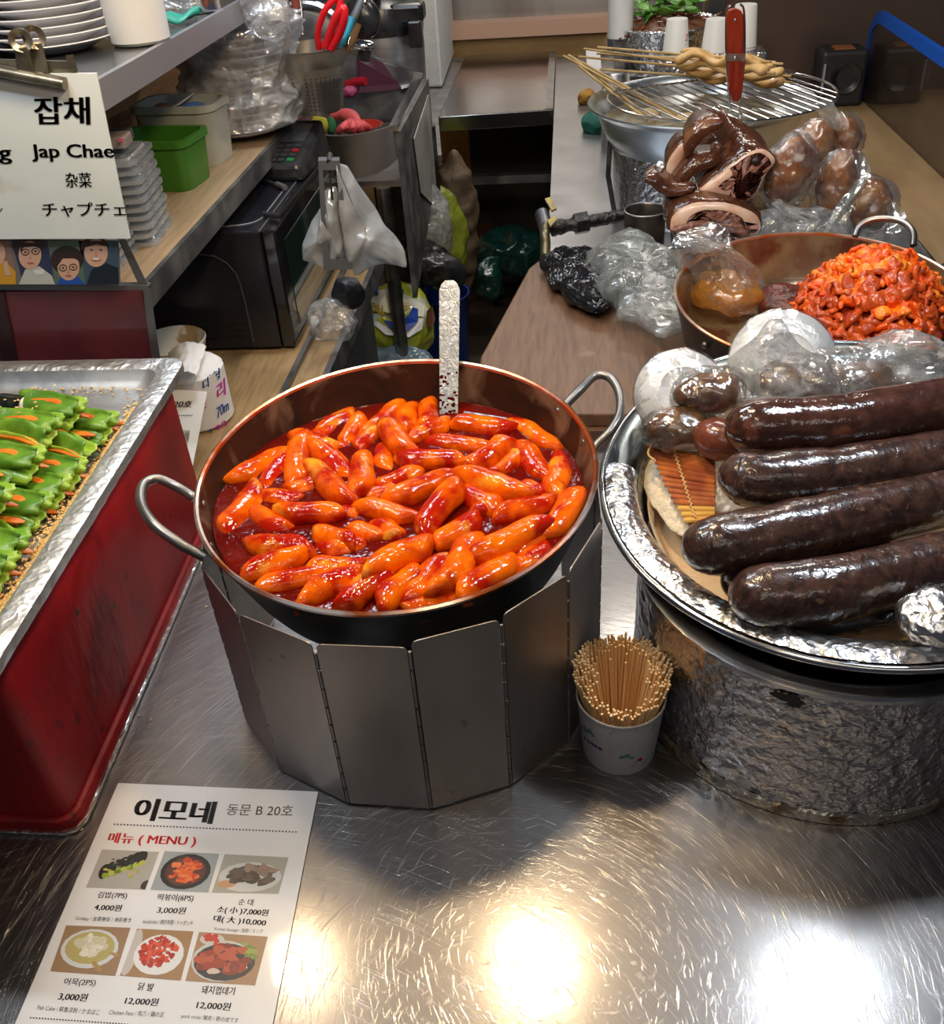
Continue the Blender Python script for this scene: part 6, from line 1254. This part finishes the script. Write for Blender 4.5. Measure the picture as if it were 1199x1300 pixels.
# ------------------------------------------------------------------ bowl, toilet roll, second menu card
bl = thing('white_bowl', 'white bowl with brown stain behind the toilet roll', 'bowl', A(215, 455, 0))
c = A(218, 432, .075); obj('bowl_body', lathe([(0, 0), (.03, 0), (.045, .02), (.062, .075), (.060, .077), (.042, .024), (0, .008)], (c.x, c.y, 0), 48), pbr('stained_white', (.66, .66, .62), .35, col3=(.38, .28, .15), ramp3=(.56, .60), scale3=16), bl)
tr = thing('toilet_roll', 'wrapped white toilet roll with pink and blue printing on the wooden shelf', 'toilet roll', (-.632, 1.372, 0))
rc_ = Vector((-.632, 1.372, 0)); RL = .058
TIS = pbr('tissue_paper', (.84, .84, .85), .8, bump=.0015, bscale=60)
obj('roll', lathe([(0, 0), (RL - .006, 0), (RL, .006), (RL, .096), (RL - .006, .102), (.02, .104), (0, .104)], rc_, 64, wob=lambda a, z: .0015 * noise.noise(Vector((a * 6, z * 40, 1)))), TIS, tr)
def onroll(px, py):
    d_ = (RW @ Vector((px - PCX, py - PCY, FP))).normalized()
    for k in range(1500):
        q = CAM + d_ * (1.0 + k * .001)
        if (q.xy - rc_.xy).length < RL + .0025: return q
    return AY(px, py, 1.31)
g = G()
for s_, x0, y0, x1, y1, h_, mi in (('리', 276, 510, 287, 500, 22, 0), ('70m', 276, 532, 291, 520, 14, 1), ('대형', 258, 497, 280, 480, 14, 1), ('20', 274, 553, 288, 543, 11, 0), ('2', 266, 556, 271, 553, 10, 1), ('한', 258, 520, 263, 516, 14, 0)):
    g.add(text_geo(s_, onroll(x0, y0), onroll(x1, y1), onroll(x0 - 1, y0 - h_), .02), mi)
obj('printed_lettering', g, [pbr('magenta_print', (.72, .05, .50), .5), pbr('blue_print2', (.04, .12, .45), .5)], tr, smooth=False)
def tissue(u, v):
    p = A(214, 448, .10).lerp(A(262, 440, .118), u).lerp(A(220, 485, .115).lerp(A(250, 478, .118), u), v); return Vector(p) + Vector((0, 0, .014 * math.sin(PI * u) + .004 * noise.noise(Vector((u * 6, v * 6, 1)))))
obj('loose_tissue', grid(tissue, 20, 20), TIS, tr, solid=.0008, angle=180)
mc = thing('menu_card', 'second white menu card leaning between the red box and toilet roll', 'menu', A(232, 612, 0.0))
m_tl, m_tr, m_br, m_bl = A(196, 493, .09), A(263, 497, .09), A(238, 625, .0), A(150, 620, .0)
obj('sheet', slab([m_tl, m_tr, m_br, m_bl], .0012), PAPER, mc, smooth=False)
def mcp(px, py):
    n_ = (m_tr - m_tl).cross(m_bl - m_tl).normalized(); d_ = RW @ Vector((px - PCX, py - PCY, FP)); t = (m_tl - CAM).dot(n_) / d_.dot(n_); return CAM + d_ * t + (n_ if n_.z > 0 else -n_) * .0012
obj('lettering', geo(text_geo('20호', mcp(220, 517), mcp(243, 517), mcp(223, 509), .02), *[poly([mcp(220 + 2.6 * k, 527), mcp(221.3 + 2.6 * k, 527), mcp(221.3 + 2.6 * k, 528.4), mcp(220 + 2.6 * k, 528.4)]) for k in range(10)]), INK, mc, smooth=False)
obj('photo', geo(poly([mcp(226, 546), mcp(242, 547), mcp(236, 580), mcp(226, 578)])), pbr('photo_grey', (.20, .17, .15), .4, col2=(.45, .46, .42), scale=60), mc, smooth=False)

# ------------------------------------------------------------------ stand with photo strip, big sign with clip
SY = 1.15
sd_ = thing('display_stand', 'dark red metal display stand behind the foil tray', 'stand', (-.75, SY, 0))
def S(px, py, dy=0.0): return AY(px, py, SY + dy)
obj('red_panel', slab([S(-90, 372), S(180, 368), S(197, 470), S(-110, 478)], .004), pbr('maroon_panel', (.13, .025, .032), .35, col2=(.09, .02, .025), scale=10, coat=.3, col3=(.30, .27, .25), ramp3=(.74, .78), scale3=30), sd_, smooth=False)
FRA = pbr('grey_frame_metal', (.17, .17, .18), .4, .7)
obj('top_rail', slab([S(-90, 360), S(188, 363), S(188, 369), S(-90, 368)], .012), FRA, sd_, smooth=False)
obj('right_post', hexa([S(181, 366, -.004), S(191, 366, -.004), S(191, 366, .02), S(181, 366, .02)][::-1], [S(196, 480, -.004), S(207, 480, -.004), S(207, 480, .02), S(196, 480, .02)][::-1]), FRA, sd_, smooth=False)
obj('upper_post', hexa([S(148, 300, .004), S(158, 300, .004), S(158, 300, .02), S(148, 300, .02)], [S(178, 366, .004), S(190, 366, .004), S(190, 366, .02), S(178, 366, .02)]), FRA, sd_, smooth=False)
obj('seam_post', slab([S(-14, 372, -.004), S(4, 372, -.004), S(26, 478, -.004), S(6, 478, -.004)], .003), pbr('dark_seam', (.03, .012, .014), .4), sd_, smooth=False)
obj('carcass', bb(-1.0, -.60, SY + .012, SY + .0145, -.0, .40), BLACKM, sd_, smooth=False)
obj('bracket', bb(-.64, -.62, SY + .016, SY + .028, .0, .25), BLACKM, sd_, smooth=False)
# printed photo strip of four smiling people
ps = thing('photo_strip', 'printed photo strip of people in glasses mounted below the sign', 'photo', S(75, 362, -.006))
g = G(); 
def pm(pts, mi, dy): g.add(poly([S(x, y, dy) for x, y in pts]), mi)
def ell(cx, cy, rx, ry, n=22, a0=0): return [(cx + rx * math.cos(2 * PI * k / n + a0), cy + ry * math.sin(2 * PI * k / n + a0)) for k in range(n)]
g.add(slab([S(-90, 304, -.006), S(150, 305, -.006), S(152, 362, -.006), S(-90, 361, -.006)], .003), 0)
pm([(-90, 304), (12, 304), (22, 361), (-90, 361)], 1, -.0062); pm([(14, 305), (60, 305), (70, 361), (30, 361)], 2, -.0062); pm([(62, 306), (105, 306), (108, 361), (71, 361)], 3, -.0062); pm([(100, 306), (150, 306), (151, 361), (108, 361)], 4, -.0062)
pm([(-40, 361), (-20, 335), (5, 330), (20, 345), (20, 361)], 5, -.0064); pm(ell(-6, 322, 13, 16), 6, -.0066); pm([(4, 333), (9, 331), (14, 350), (6, 350)], 6, -.0067)
pm([(24, 361), (32, 342), (50, 338), (66, 350), (70, 361)], 7, -.0064); pm(ell(36, 312, 21, 14), 8, -.0064); pm(ell(38, 324, 14.5, 18), 6, -.0066); pm([(26, 308), (52, 308), (52, 316), (44, 313), (30, 314), (26, 320)], 8, -.0067); pm([(42, 343), (56, 342), (56, 348), (46, 349)], 9, -.0066)
pm([(72, 361), (78, 350), (98, 350), (108, 361)], 10, -.0064); pm(ell(85, 330, 21, 18), 8, -.0064); pm(ell(87, 339, 14, 17), 6, -.0066); pm([(72, 326), (90, 318), (102, 332), (94, 328), (80, 328), (73, 338)], 8, -.0067)
pm([(110, 361), (116, 342), (135, 334), (150, 340), (151, 361)], 11, -.0064); pm(ell(120, 313, 18, 12), 8, -.0064); pm(ell(122, 321, 15, 18), 6, -.0066); pm([(108, 306), (136, 306), (136, 313), (122, 310), (109, 314)], 8, -.0067)
for ex, ey, s_ in ((32, 320, 1), (45, 319, 1), (80, 340, 1), (93, 339, 1)):
    P_ = ell(ex, ey, 5.2, 4.4, 16); Q_ = ell(ex, ey, 4.2, 3.4, 16)
    for k in range(16): pm([P_[k], P_[(k + 1) % 16], Q_[(k + 1) % 16], Q_[k]], 8, -.0069)
for ex, ey in ((32, 320), (45, 319), (80, 340), (93, 339), (116, 317), (128, 317)): pm(ell(ex, ey, 1.7, 1.0, 8), 8, -.0070)
for ex, ey, w_ in ((39, 334, 4.5), (87, 350, 4)): pm(ell(ex, ey, w_, 1.1, 10), 12, -.0069)
pm(ell(122, 329, 6.5, 2.6, 12), 12, -.0069); pm(ell(122, 328.6, 5.4, 1.6, 12), 9, -.0070)
for ex, ey in ((38.5, 327), (87, 345), (122, 323)): pm([(ex - 1.5, ey + 1.5), (ex, ey - 4), (ex + 1.5, ey + 1.5)], 13, -.0069)
cols = [(.16, .15, .15), (.25, .16, .12), (.03, .04, .09), (.10, .16, .12), (.05, .09, .13), (.62, .32, .03), (.62, .38, .28), (.52, .54, .50), (.035, .022, .02), (.72, .72, .70), (.02, .09, .42), (.012, .02, .035), (.42, .12, .11), (.48, .26, .19)]
obj('print', g, [pbr('photo_print', c_, .35, rand=False) for c_ in cols], ps, smooth=False)
# sign board
sg_ = thing('menu_sign', 'white hanging sign board with Korean, Chinese and Japanese dish names', 'sign', S(165, 303, -.012))
def Q(px, py, dy=-.0128): return AY(px, py, SY + dy)
obj('board', slab([Q(-110, 95), Q(122, 93), Q(165, 303), Q(-110, 304)], .003), pbr('sign_plastic', (.70, .77, .78), .35, col2=(.66, .73, .73), scale=8, col3=(.46, .40, .26), ramp3=(.66, .82), scale3=10), sg_, smooth=False)
def lt(s, x0, y0, x1, y1, dx=0, b=.0): return text_geo(s, Q(x0, y1, -.0135), Q(x1, y1, -.0135), Q(x0 + dx, y0, -.0135), b)
obj('lettering', geo(lt('잡채', 44, 123, 115, 158, -2, .035), lt('Jap Chae', 41, 183, 146, 205, -3, .022), lt('杂菜', 84, 219, 117, 238, -2, .01), lt('チャプチェ', 55, 257, 161, 275, -3, .005), lt('dang', -52, 184, 16, 208, -3, .022), lt('糖', -30, 219, -14, 238), lt('ン', -8, 261, 3, 272)), INK, sg_, smooth=False)
cl_ = thing('bulldog_clip', 'worn brass coloured bulldog clip gripping the top of the sign', 'clip', Q(30, 100, -.02))
BR = pbr('worn_brass_grey', (.30, .27, .21), .35, .85, (.18, .16, .12), 40)
obj('jaw', tube([Q(-60, 80, -.018), Q(0, 90, -.018), Q(83, 106, -.018)], .0085, 12, flat=.8), BR, cl_)
obj('jaw', slab([Q(-60, 74, -.008), Q(88, 78, -.008), Q(96, 93, -.008), Q(-60, 96, -.008)], .004), BR, cl_, smooth=False)
obj('hook', loft([[Q(*p, -.012) for p in ((83, 70), (93, 69), (99, 90), (90, 93), (86, 80))], [Q(*p, -.004) for p in ((83, 70), (93, 69), (99, 90), (90, 93), (86, 80))]]), BR, cl_, smooth=False)
for x, y, dy in ((26, 51, -.022), (43, 47, -.010)):
    c = Q(x, y, dy); k = (Q(x + 14, y, dy) - c).length
    obj('finger_ring', ([c + (Matrix.Rotation(.5, 3, 'Z') @ Vector((p[0], p[2] * .35 * 0 + p[1] * .0 + p[2], p[1]))) for p in lathe([(k * .42, .002), (k * .62, .0045), (k * .95, .003), (k * 1.0, 0), (k * .95, -.002), (k * .6, .001), (k * .42, .002)], seg=36)[0]], lathe([(k * .42, .002), (k * .62, .0045), (k * .95, .003), (k * 1.0, 0), (k * .95, -.002), (k * .6, .001), (k * .42, .002)], seg=36)[1]), BR, cl_)
    obj('lever', slab([Q(x - 6, y + 10, dy), Q(x + 9, y + 8, dy), Q(x + 18, 92, -.017), Q(x - 3, 92, -.017)], .003), BR, cl_, smooth=False)

# ------------------------------------------------------------------ red box with foil tray of mini gimbap
rb = thing('red_box', 'scuffed red painted box at the left carrying the gimbap tray', 'box', (-.80, .80, 0))
RED = pbr('scuffed_red_paint', (0.30, 0.008, 0.012), .48, col2=(0.16, 0.005, 0.008), scale=11, ramp=(.38, .66), stretch=(1, 1, .4), detail=6, bump=.0012, bscale=70, col3=(0.035, 0.006, 0.008), ramp3=(.66, .74), scale3=34, spec=.3)
def bx(y): return -.4975 - .040 * (y - .543)
yf, yb, zt = .548, 1.075, .2255
def ringb(z, o=0.0, r=.014):
    c = [(bx(yf) + o, yf - o), (bx(yb) + o, yb + o), (-1.15, yb + o), (-1.15, yf - o)]
    (x0, y0), (x1, y1) = c[0], c[1]
    return [(-1.15, yf - o, z), (x0 - r, y0, z), (x0 - r * .3, y0 + r * .3, z), (x0, y0 + r, z), (x1, y1 - r, z), (x1 - r, y1, z), (-1.15, yb + o, z)]
obj('box_wall', loft([ringb(.022), ringb(.10), ringb(.17), ringb(zt - .004), ringb(zt, -.003)]), RED, rb, angle=50)
obj('base_flange', loft([ringb(.0, .003, .016), ringb(.001, .006, .018), ringb(.018, .0065, .018), ringb(.0205, .005, .017), ringb(.0215, .0, .015)]), RED, rb, angle=60)
obj('foil_fringe', loft([ringb(.0002, .0065, .018), ringb(.003, .009, .018), ringb(.006, .0085, .018), ringb(.006, .006, .018)], False), FOILF, rb, angle=60, label='thin torn foil fringe along the bottom edge')
ft = thing('foil_tray', 'shallow aluminium tray on the red box holding the gimbap', 'tray', (-.80, .82, zt))
def rt_(y): return -.4835 - .040 * (y - .543)
YB, YF = 1.102, .42
def rg(z, ins, r=.022, wob=0.0):
    pts_ = []
    N1 = 60; y0, y1 = YF, YB - ins
    for k in range(N1 + 1):
        y = y0 + (y1 - r - y0) * k / N1; pts_.append((rt_(y) - ins + wob * noise.noise(Vector((y * 55, ins * 300, 2))), y, z + wob * .7 * noise.noise(Vector((y * 40, ins * 300, 9)))))
    xe = rt_(y1) - ins
    for k in range(1, 9):
        a = PI / 2 * k / 8; pts_.append((xe - r + r * math.cos(a), y1 - r + r * math.sin(a), z))
    for k in range(1, 40):
        x = xe - r + (-1.16 - xe + r) * k / 39; pts_.append((x, y1 + wob * noise.noise(Vector((x * 55, 3, ins * 300))), z + wob * .7 * noise.noise(Vector((x * 40, 4, ins * 300)))))
    return pts_
prof = [(.2335, .004, .0012), (.241, -.001, .0018), (.250, .0, .0008), (.2518, .006, .0006), (.2515, .022, .0006), (.2485, .0275, .0005), (.236, .034, .0), (.2285, .042, .0), (.227, .05, .0)]
R_ = [rg(z, i_, wob=w_) for z, i_, w_ in prof]; n_ = len(R_[0]); v = [p for r in R_ for p in r]; f = [(i * n_ + k, i * n_ + k + 1, (i + 1) * n_ + k + 1, (i + 1) * n_ + k) for i in range(len(R_) - 1) for k in range(n_ - 1)]
nr = 2
fo_ = [q for q in f if q[0] // n_ < 5]; fi_ = [q for q in f if q[0] // n_ >= 5]
obj('foil_rim', (v, fo_), pbr('wrapped_foil_rim', (.80, .80, .79), .48, 1.0, (.70, .70, .69), 30, crinkle=.0024, cscale=55), ft, angle=60)
obj('tray_wall', (v, fi_), TRAYM, ft, angle=60)
obj('tray_floor', slab([(-1.16, YF, .2272), (rt_(YF) - .048, YF, .2272), (rt_(YB) - .048, YB - .05, .2272), (-1.16, YB - .05, .2272)], .003), TRAYM, ft, smooth=False)

NORI = pbr('black_seaweed', (0.006, 0.009, 0.008), .18, col2=(0.014, 0.018, 0.014), scale=60, coat=.7, bump=.001, bscale=110)
GLEAF = pbr('leafy_green', (0.36, 0.54, 0.045), .34, col2=(0.15, 0.34, 0.02), scale=28, ramp=(.35, .68), sss=0.0, coat=.15, bump=.0010, bscale=70, col3=(0.42, 0.52, 0.10), ramp3=(.62, .74), scale3=40)
GLEAFS = [GLEAF, pbr('yellow_green_leaf', (0.56, 0.68, 0.08), .34, col2=(0.36, 0.54, 0.04), scale=30, bump=.001, bscale=70, col3=(0.50, 0.60, 0.14), ramp3=(.6, .74), scale3=40), pbr('dark_leaf', (0.08, 0.21, 0.015), .34, col2=(0.18, 0.36, 0.03), scale=30, bump=.001, bscale=70)]
CARR = pbr('carrot_orange', (0.78, 0.22, 0.015), .35, col2=(0.66, 0.14, 0.008), scale=40, sss=.1); RADI = pbr('pickled_yellow', (0.80, 0.58, 0.06), .35)
def gleaf(L_, W_, sd, cur):
    def fn(u, v):
        w_ = W_ * (v - .5) * 2 * (0.55 + .55 * math.sin(PI * min(.86, .15 + u * .75))); e = 1 + (.022 * math.sin(v * 13 + sd) if u > .9 else 0) + .008 * math.sin(v * 29 + sd) * (u > .8)
        return Vector((L_ * u * e, w_ * (1 + .035 * math.sin(u * 17 + sd)), .006 * math.cos((v - .5) * 5 + sd * .2) * math.sin(u * 3) + cur * u * u + .004 * noise.noise(Vector((u * 3, v * 3, sd)))))
    return grid(fn, 16, 10)
def gimbap(seed, label):
    random.seed(seed); t = thing('gimbap_roll', label, 'gimbap', (0, 0, 0), group='mini gimbap rolls in the foil tray')
    P = [(-.19 + .12 * k / 20, 0, .0165 + .0012 * math.sin(k * .7 + seed)) for k in range(21)]
    obj('seaweed_wrap', tube(P, [.0165 * (1 + .05 * noise.noise(Vector((k * .6, seed, 0)))) for k in range(21)], 22), NORI, t, world=False, angle=60)
    obj('rice_end', blob((-.069, 0, .0165), (.004, .0135, .0135), 3, .002, 90), pbr('white_rice', (.78, .76, .68), .5), t, world=False)
    for k in range(4):
        L_ = rnd(.062, .086); yaw = rnd(-.5, .5); pit = rnd(-.08, .10); R = Matrix.Rotation(yaw, 3, 'Z') @ Matrix.Rotation(-pit, 3, 'Y') @ Matrix.Rotation(rnd(.15, .75), 3, 'X')
        v, f = gleaf(L_, rnd(.013, .019), seed + k, rnd(-.016, -.002)); o_ = Vector((-.082 + rnd(0, .012), rnd(-.006, .006), .009 + .006 * k))
        vv = [R @ Vector(p) + o_ for p in v]; vv = [Vector((p.x, p.y, max(.0015, p.z))) for p in vv]
        obj('leaf', (vv, f), GLEAFS[random.randrange(3)], t, world=False, solid=.0008, angle=180)
    for k in range(3):
        yaw = rnd(-.45, .45); L_ = rnd(.045, .085); a = Vector((-.075, rnd(-.007, .007), rnd(.012, .026))); b = a + Vector((L_ * math.cos(yaw), L_ * math.sin(yaw), rnd(-.010, .004))); b.z = max(.005, b.z)
        m_ = a.lerp(b, .6) + Vector((0, rnd(-.004, .004), .004)); obj('carrot_stick', tube(arcpath([a, m_, b], 5), [.0052] * 9 + [.0038, .0016], 6, flat=.45), CARR, t, world=False)
    a = Vector((-.07, .004, .022)); b = a + Vector((.05, rnd(-.006, .01), -.006)); obj('radish_stick', tube([a, b], .0042, 6), RADI, t, world=False)
    return t
protos_g = [gimbap(3, 'seaweed wrapped mini gimbap roll with leaf and carrot ends in the foil tray'), gimbap(8, 'seaweed wrapped mini gimbap roll with leaf and carrot ends in the foil tray'), gimbap(13, 'seaweed wrapped mini gimbap roll with leaf and carrot ends in the foil tray')]
random.seed(5)
tipx = A(124, 588, .235).x
rolls = []
for k in range(12):
    y = .945 - .034 * k; rolls.append((y, .2275 + .0, 0.0))
for k in range(10):
    y = .928 - .036 * k; rolls.append((y, .2275 + .029, -.030))
for i, (y, z, dx) in enumerate(rolls):
    t = protos_g[i] if i < 3 else tree_copy(protos_g[random.randrange(3)], (0, 0, 0))
    t.location = (tipx - .010 + dx + rnd(-.012, .006) + .03 * (.945 - y) * 0, y, z); t.rotation_euler = (0, 0, rnd(-.07, .07))
    if i == 0: t['label'] = 'gimbap roll at the back end of the row, nearest the empty tray floor'
# sesame seeds
SES = pbr('toasted_sesame', (0.90, 0.62, 0.26), .45, col2=(0.82, 0.48, 0.14), scale=200)
def octa(c, r, rz):
    cs_, sn_ = math.cos(rz), math.sin(rz); v = []
    for x, y, z in ((1, 0, 0), (-1, 0, 0), (0, .6, 0), (0, -.6, 0), (0, 0, .5), (0, 0, -.5)):
        x *= r; y *= r; z *= r; v.append((c[0] + x * cs_ - y * sn_, c[1] + x * sn_ + y * cs_, c[2] + z))
    return v, [(0, 2, 4), (2, 1, 4), (1, 3, 4), (3, 0, 4), (2, 0, 5), (1, 2, 5), (3, 1, 5), (0, 3, 5)]
g = G()
def floorz(x, y):
    d = rt_(y) - x
    return .2278 if d > .046 else .2278 + (.046 - d) * .9
for k in range(2600):
    y = rnd(.50, 1.0); d = .031 + abs(random.gauss(0, .010)) + (.012 if y < .8 and rnd(0, 1) < .3 else 0); x = rt_(y) - d
    if y > .93 and rnd(0, 1) < .55: continue
    g.add(octa((x, y, floorz(x, y) + rnd(.0006, .004)), rnd(.0021, .0028), rnd(0, 3)))
for k in range(420):
    y = rnd(.90, 1.045); x = rnd(-.72, rt_(y) - .04)
    if noise.noise(Vector((x * 22, y * 22, 0))) < rnd(-.25, .3): continue
    g.add(octa((x, y, floorz(x, y) + .001), rnd(.0021, .0028), rnd(0, 3)))
for k in range(45):
    x = rnd(-.72, -.53); g.add(octa((x, YB - .05 + rnd(-.006, .008), .2285 + rnd(0, .004)), rnd(.0021, .0028), rnd(0, 3)))
for k in range(150):
    y = rnd(.60, .96); x = tipx - rnd(.07, .20); g.add(octa((x, y, .2275 + .029 + .034 + rnd(-.002, .001)), rnd(.002, .0026), rnd(0, 3)))
o = obj('sesame_seeds', g, SES); tag(o, 'toasted sesame seeds scattered along the foil tray floor and rim', 'sesame seeds', kind='stuff'); rebase(o, (-.55, .85, .228))
a = A(142, 541, .231); b = A(168, 547, .231); o = obj('carrot_shred', tube(arcpath([a, a.lerp(b, .5) + Vector((0, .004, .004)), b], 6), [.002, .004, .004, .003, .004, .004, .005, .004, .004, .003, .003, .002, .001], 7, flat=.5), CARR); tag(o, 'loose orange carrot shred on the empty tray floor', 'carrot'); rebase(o, a)
# stray seeds on the counter
g = G()
for px, py in ((179, 883), (176, 909), (191, 914), (223, 890), (144, 966), (157, 1054), (104, 1053), (262, 770)): p = A(px, py, .001); g.add(octa((p.x, p.y, .0012), .0022, rnd(0, 3)))
o = obj('stray_seeds', g, SES); tag(o, 'few stray sesame seeds on the counter beside the red box', 'sesame seeds', kind='stuff'); rebase(o, A(179, 883))

# ------------------------------------------------------------------ laminated menu on the counter
mn = thing('laminated_menu', 'laminated price menu with dish photos lying on the counter\'s front left', 'menu', A(220, 1150, 0))
def M(u, v, z=.0022): return A(u / 2.855, 980 + v / 2.855, z)
c4 = [A(150, 994, .002), A(404, 1005, .002), A(346, 1302, .002), A(18, 1302, .002)]
dx0, dx1 = c4[3] - c4[0], c4[2] - c4[1]; c4[3] = c4[0] + dx0 * 1.12; c4[2] = c4[1] + dx1 * 1.12
SHEET = pbr('laminated_paper', (.80, .78, .77), .28, coat=1.0, spec=.5, bump=.0012, bscale=9)
obj('sheet', slab(c4, .0016), SHEET, mn, smooth=False)
BK = pbr('laminated_ink', (.014, .013, .014), .35, coat=.6); RDI = pbr('laminated_red', (.62, .008, .012), .35, coat=.6)
def ml(s, x0, y0, x1, y1, h, b=0.0, k=None):
    kk = (.40 - .17 * (x0 - 100) / 900) if k is None else k
    return text_geo(s, M(x0, y0), M(x1, y1), M(x0 + kk * h, y0 - h), b)
def dots(x0, y0, x1, y1, n, s):
    for k in range(n):
        t = k / (n - 1); x = x0 + (x1 - x0) * t; y = y0 + (y1 - y0) * t; yield poly([M(x, y), M(x + s, y), M(x + s, y - s * .8), M(x, y - s * .8)])
T = [('이모네', 472, 174, 770, 189, 80, .045), ('동문 B 20호', 818, 156, 1058, 162, 40, .004), ('김밥(7PS)', 350, 460, 457, 464, 27, .012), ('4,000원', 338, 502, 437, 507, 25, .035), ('Gimbap / 金菜卷饭 / 海苔巻き', 270, 540, 472, 548, 19, .0),
     ('떡볶이(6PS)', 566, 470, 698, 474, 29, .008), ('3,000원', 566, 513, 670, 517, 26, .035), ('tteokbokki / 辣炒年糕 / トッポッキ', 515, 550, 697, 557, 18, .0), ('순 대', 862, 482, 916, 485, 23, .006), ('소( 小 )7,000원', 783, 513, 970, 527, 28, .03), ('대( 大 )10,000', 770, 546, 962, 563, 28, .03),
     ('Korean Sausage / 血肠 / スンデ', 776, 577, 952, 588, 17, .0), ('어묵(2PS)', 226, 776, 342, 781, 30, .01), ('3,000원', 207, 828, 312, 834, 30, .035), ('Fish Cake / 鲜鱼凉粉 / かまぼこ', 132, 862, 358, 882, 20, .0), ('닭 발', 497, 790, 553, 795, 28, .008),
     ('12,000원', 449, 843, 570, 850, 29, .035), ('Chicken Feet / 鸡爪 / 鶏の足', 393, 880, 592, 890, 20, .0), ('돼지껍데기', 727, 804, 848, 810, 30, .006), ('12,000원', 709, 859, 833, 867, 30, .035), ('pork rinds/ 猪皮 / 豚の皮です', 655, 895, 862, 912, 20, .0)]
g = G()
for t in T: g.add(ml(*t))
for q in dots(412, 192, 1070, 220, 56, 6): g.add(q)
for q in dots(108, 893, 460, 917, 34, 6): g.add(q)
obj('black_lettering', g, BK, mn, smooth=False)
obj('red_lettering', geo(ml('메뉴 ( MENU )', 384, 263, 706, 275, 44, .03)), RDI, mn, smooth=False, label='red heading lettering')
# the six dish photos, printed flat
PCOL = {}
def pc_(c):
    if c not in PCOL: PCOL[c] = pbr('menu_photo_ink', c, .35, coat=.6, rand=False)
    return PCOL[c]
def photo(q4, bg, items):
    """items: lists of blobs inside the unit square, as (u, v, ru, rv, colour, level)"""
    P = [M(*p) for p in q4]; mats = [pc_(bg)]; g = G()
    def bi(u, v, z): return (P[3].lerp(P[2], u)).lerp(P[0].lerp(P[1], u), v) + Vector((0, 0, z))
    g.add(poly([p + Vector((0, 0, .0001)) for p in (P[3], P[2], P[1], P[0])]), 0)
    for u, v, ru, rv, c, lv in items:
        m_ = pc_(c)
        if m_ not in mats: mats.append(m_)
        n = 18; ph = rnd(0, 6); w_ = 0 if lv < 2 else .22
        pts_ = []
        for k in range(n):
            a = 2 * PI * k / n; r = 1 + w_ * math.sin(3 * a + ph) * .5 + w_ * rnd(-.5, .5); pts_.append(bi(max(0, min(1, u + ru * r * math.cos(a))), max(0, min(1, v + rv * r * math.sin(a))), .00012 + .00006 * lv + rnd(0, .00002)))
        g.add(poly(pts_), mats.index(m_))
    obj('dish_photo', g, mats, mn, smooth=False)
def scat(n, cu, cv, ru, rv, s, cols, lv=2):
    out = []
    for k in range(n):
        a = rnd(0, 6.28); r = math.sqrt(rnd(0, 1)); out.append((cu + ru * r * math.cos(a), cv + rv * r * math.sin(a), s * rnd(.6, 1.3), s * rnd(.6, 1.3), random.choice(cols), lv + k * .01))
    return out
random.seed(21)
photo([(370, 281), (577, 290), (527, 426), (312, 418)], (.42, .39, .35), [(.20 + .09 * k, .42 + .07 * k, .09, .20, (.012, .016, .015), 1 + k * .05) for k in range(7)] + [(.24 + .09 * k, .32 + .06 * k, .06, .07, random.choice([(.28, .36, .03), (.45, .50, .08), (.12, .22, .02)]), 2) for k in range(7)] + scat(12, .5, .42, .32, .14, .035, [(.35, .42, .05), (.6, .45, .08)]) + scat(16, .48, .68, .26, .12, .02, [(.25, .27, .24), (.05, .06, .05)]) + [(1.0, .10, .10, .14, (.03, .03, .03), 1)])
photo([(597, 287), (795, 297), (755, 437), (545, 427)], (.33, .36, .37), [(.50, .5, .44, .46, (.015, .015, .016), 1), (.5, .5, .36, .37, (.10, .03, .02), 1.3)] + scat(46, .5, .52, .28, .28, .062, [(.74, .12, .02), (.80, .20, .05), (.55, .05, .01)]))
photo([(815, 298), (1046, 310), (1010, 441), (768, 437)], (.40, .37, .31), [(.5, .42, .48, .40, (.60, .60, .57), 1), (.18, .22, .14, .10, (.55, .30, .16), 1.5)] + scat(34, .52, .46, .34, .22, .085, [(.07, .045, .035), (.12, .08, .06), (.05, .03, .025)]) + scat(8, .62, .62, .20, .12, .10, [(.34, .22, .17), (.28, .18, .14)], 2.5))
photo([(240, 556), (473, 565), (418, 739), (182, 722)], (.33, .20, .11), [(.48, .52, .44, .42, (.62, .63, .62), 1), (.48, .54, .38, .35, (.46, .38, .14), 1.3)] + scat(26, .48, .60, .22, .18, .085, [(.68, .63, .48), (.60, .54, .38), (.74, .70, .58)]) + [(.62 + .03 * k, .22 - .03 * k, .03, .05, (.42, .26, .10), 2.5) for k in range(5)] + [(.86 + .02 * k, .44 - .01 * k, .05, .025, (.42, .26, .10), 2.5) for k in range(4)])
photo([(497, 568), (702, 578), (655, 756), (435, 738)], (.36, .20, .09), [(.52, .48, .42, .42, (.74, .73, .70), 1), (.06, .5, .12, .5, (.55, .48, .44), .5)] + scat(80, .50, .54, .30, .30, .05, [(.55, .035, .012), (.66, .08, .03), (.40, .02, .01)]))
photo([(722, 580), (971, 597), (925, 774), (672, 757)], (.38, .22, .12), [(.44, .44, .44, .42, (.55, .54, .50), .8), (.48, .42, .44, .38, (.03, .03, .03), 1), (.22, .86, .18, .12, (.58, .55, .5), 1)] + scat(10, .22, .86, .12, .08, .05, [(.55, .04, .02)]) + scat(40, .46, .48, .34, .28, .085, [(.34, .04, .02), (.22, .03, .018), (.48, .09, .04)]) + scat(10, .76, .66, .16, .18, .05, [(.16, .25, .04), (.30, .36, .08)]) + [(.36, .22, .09, .06, (.62, .50, .40), 3)])
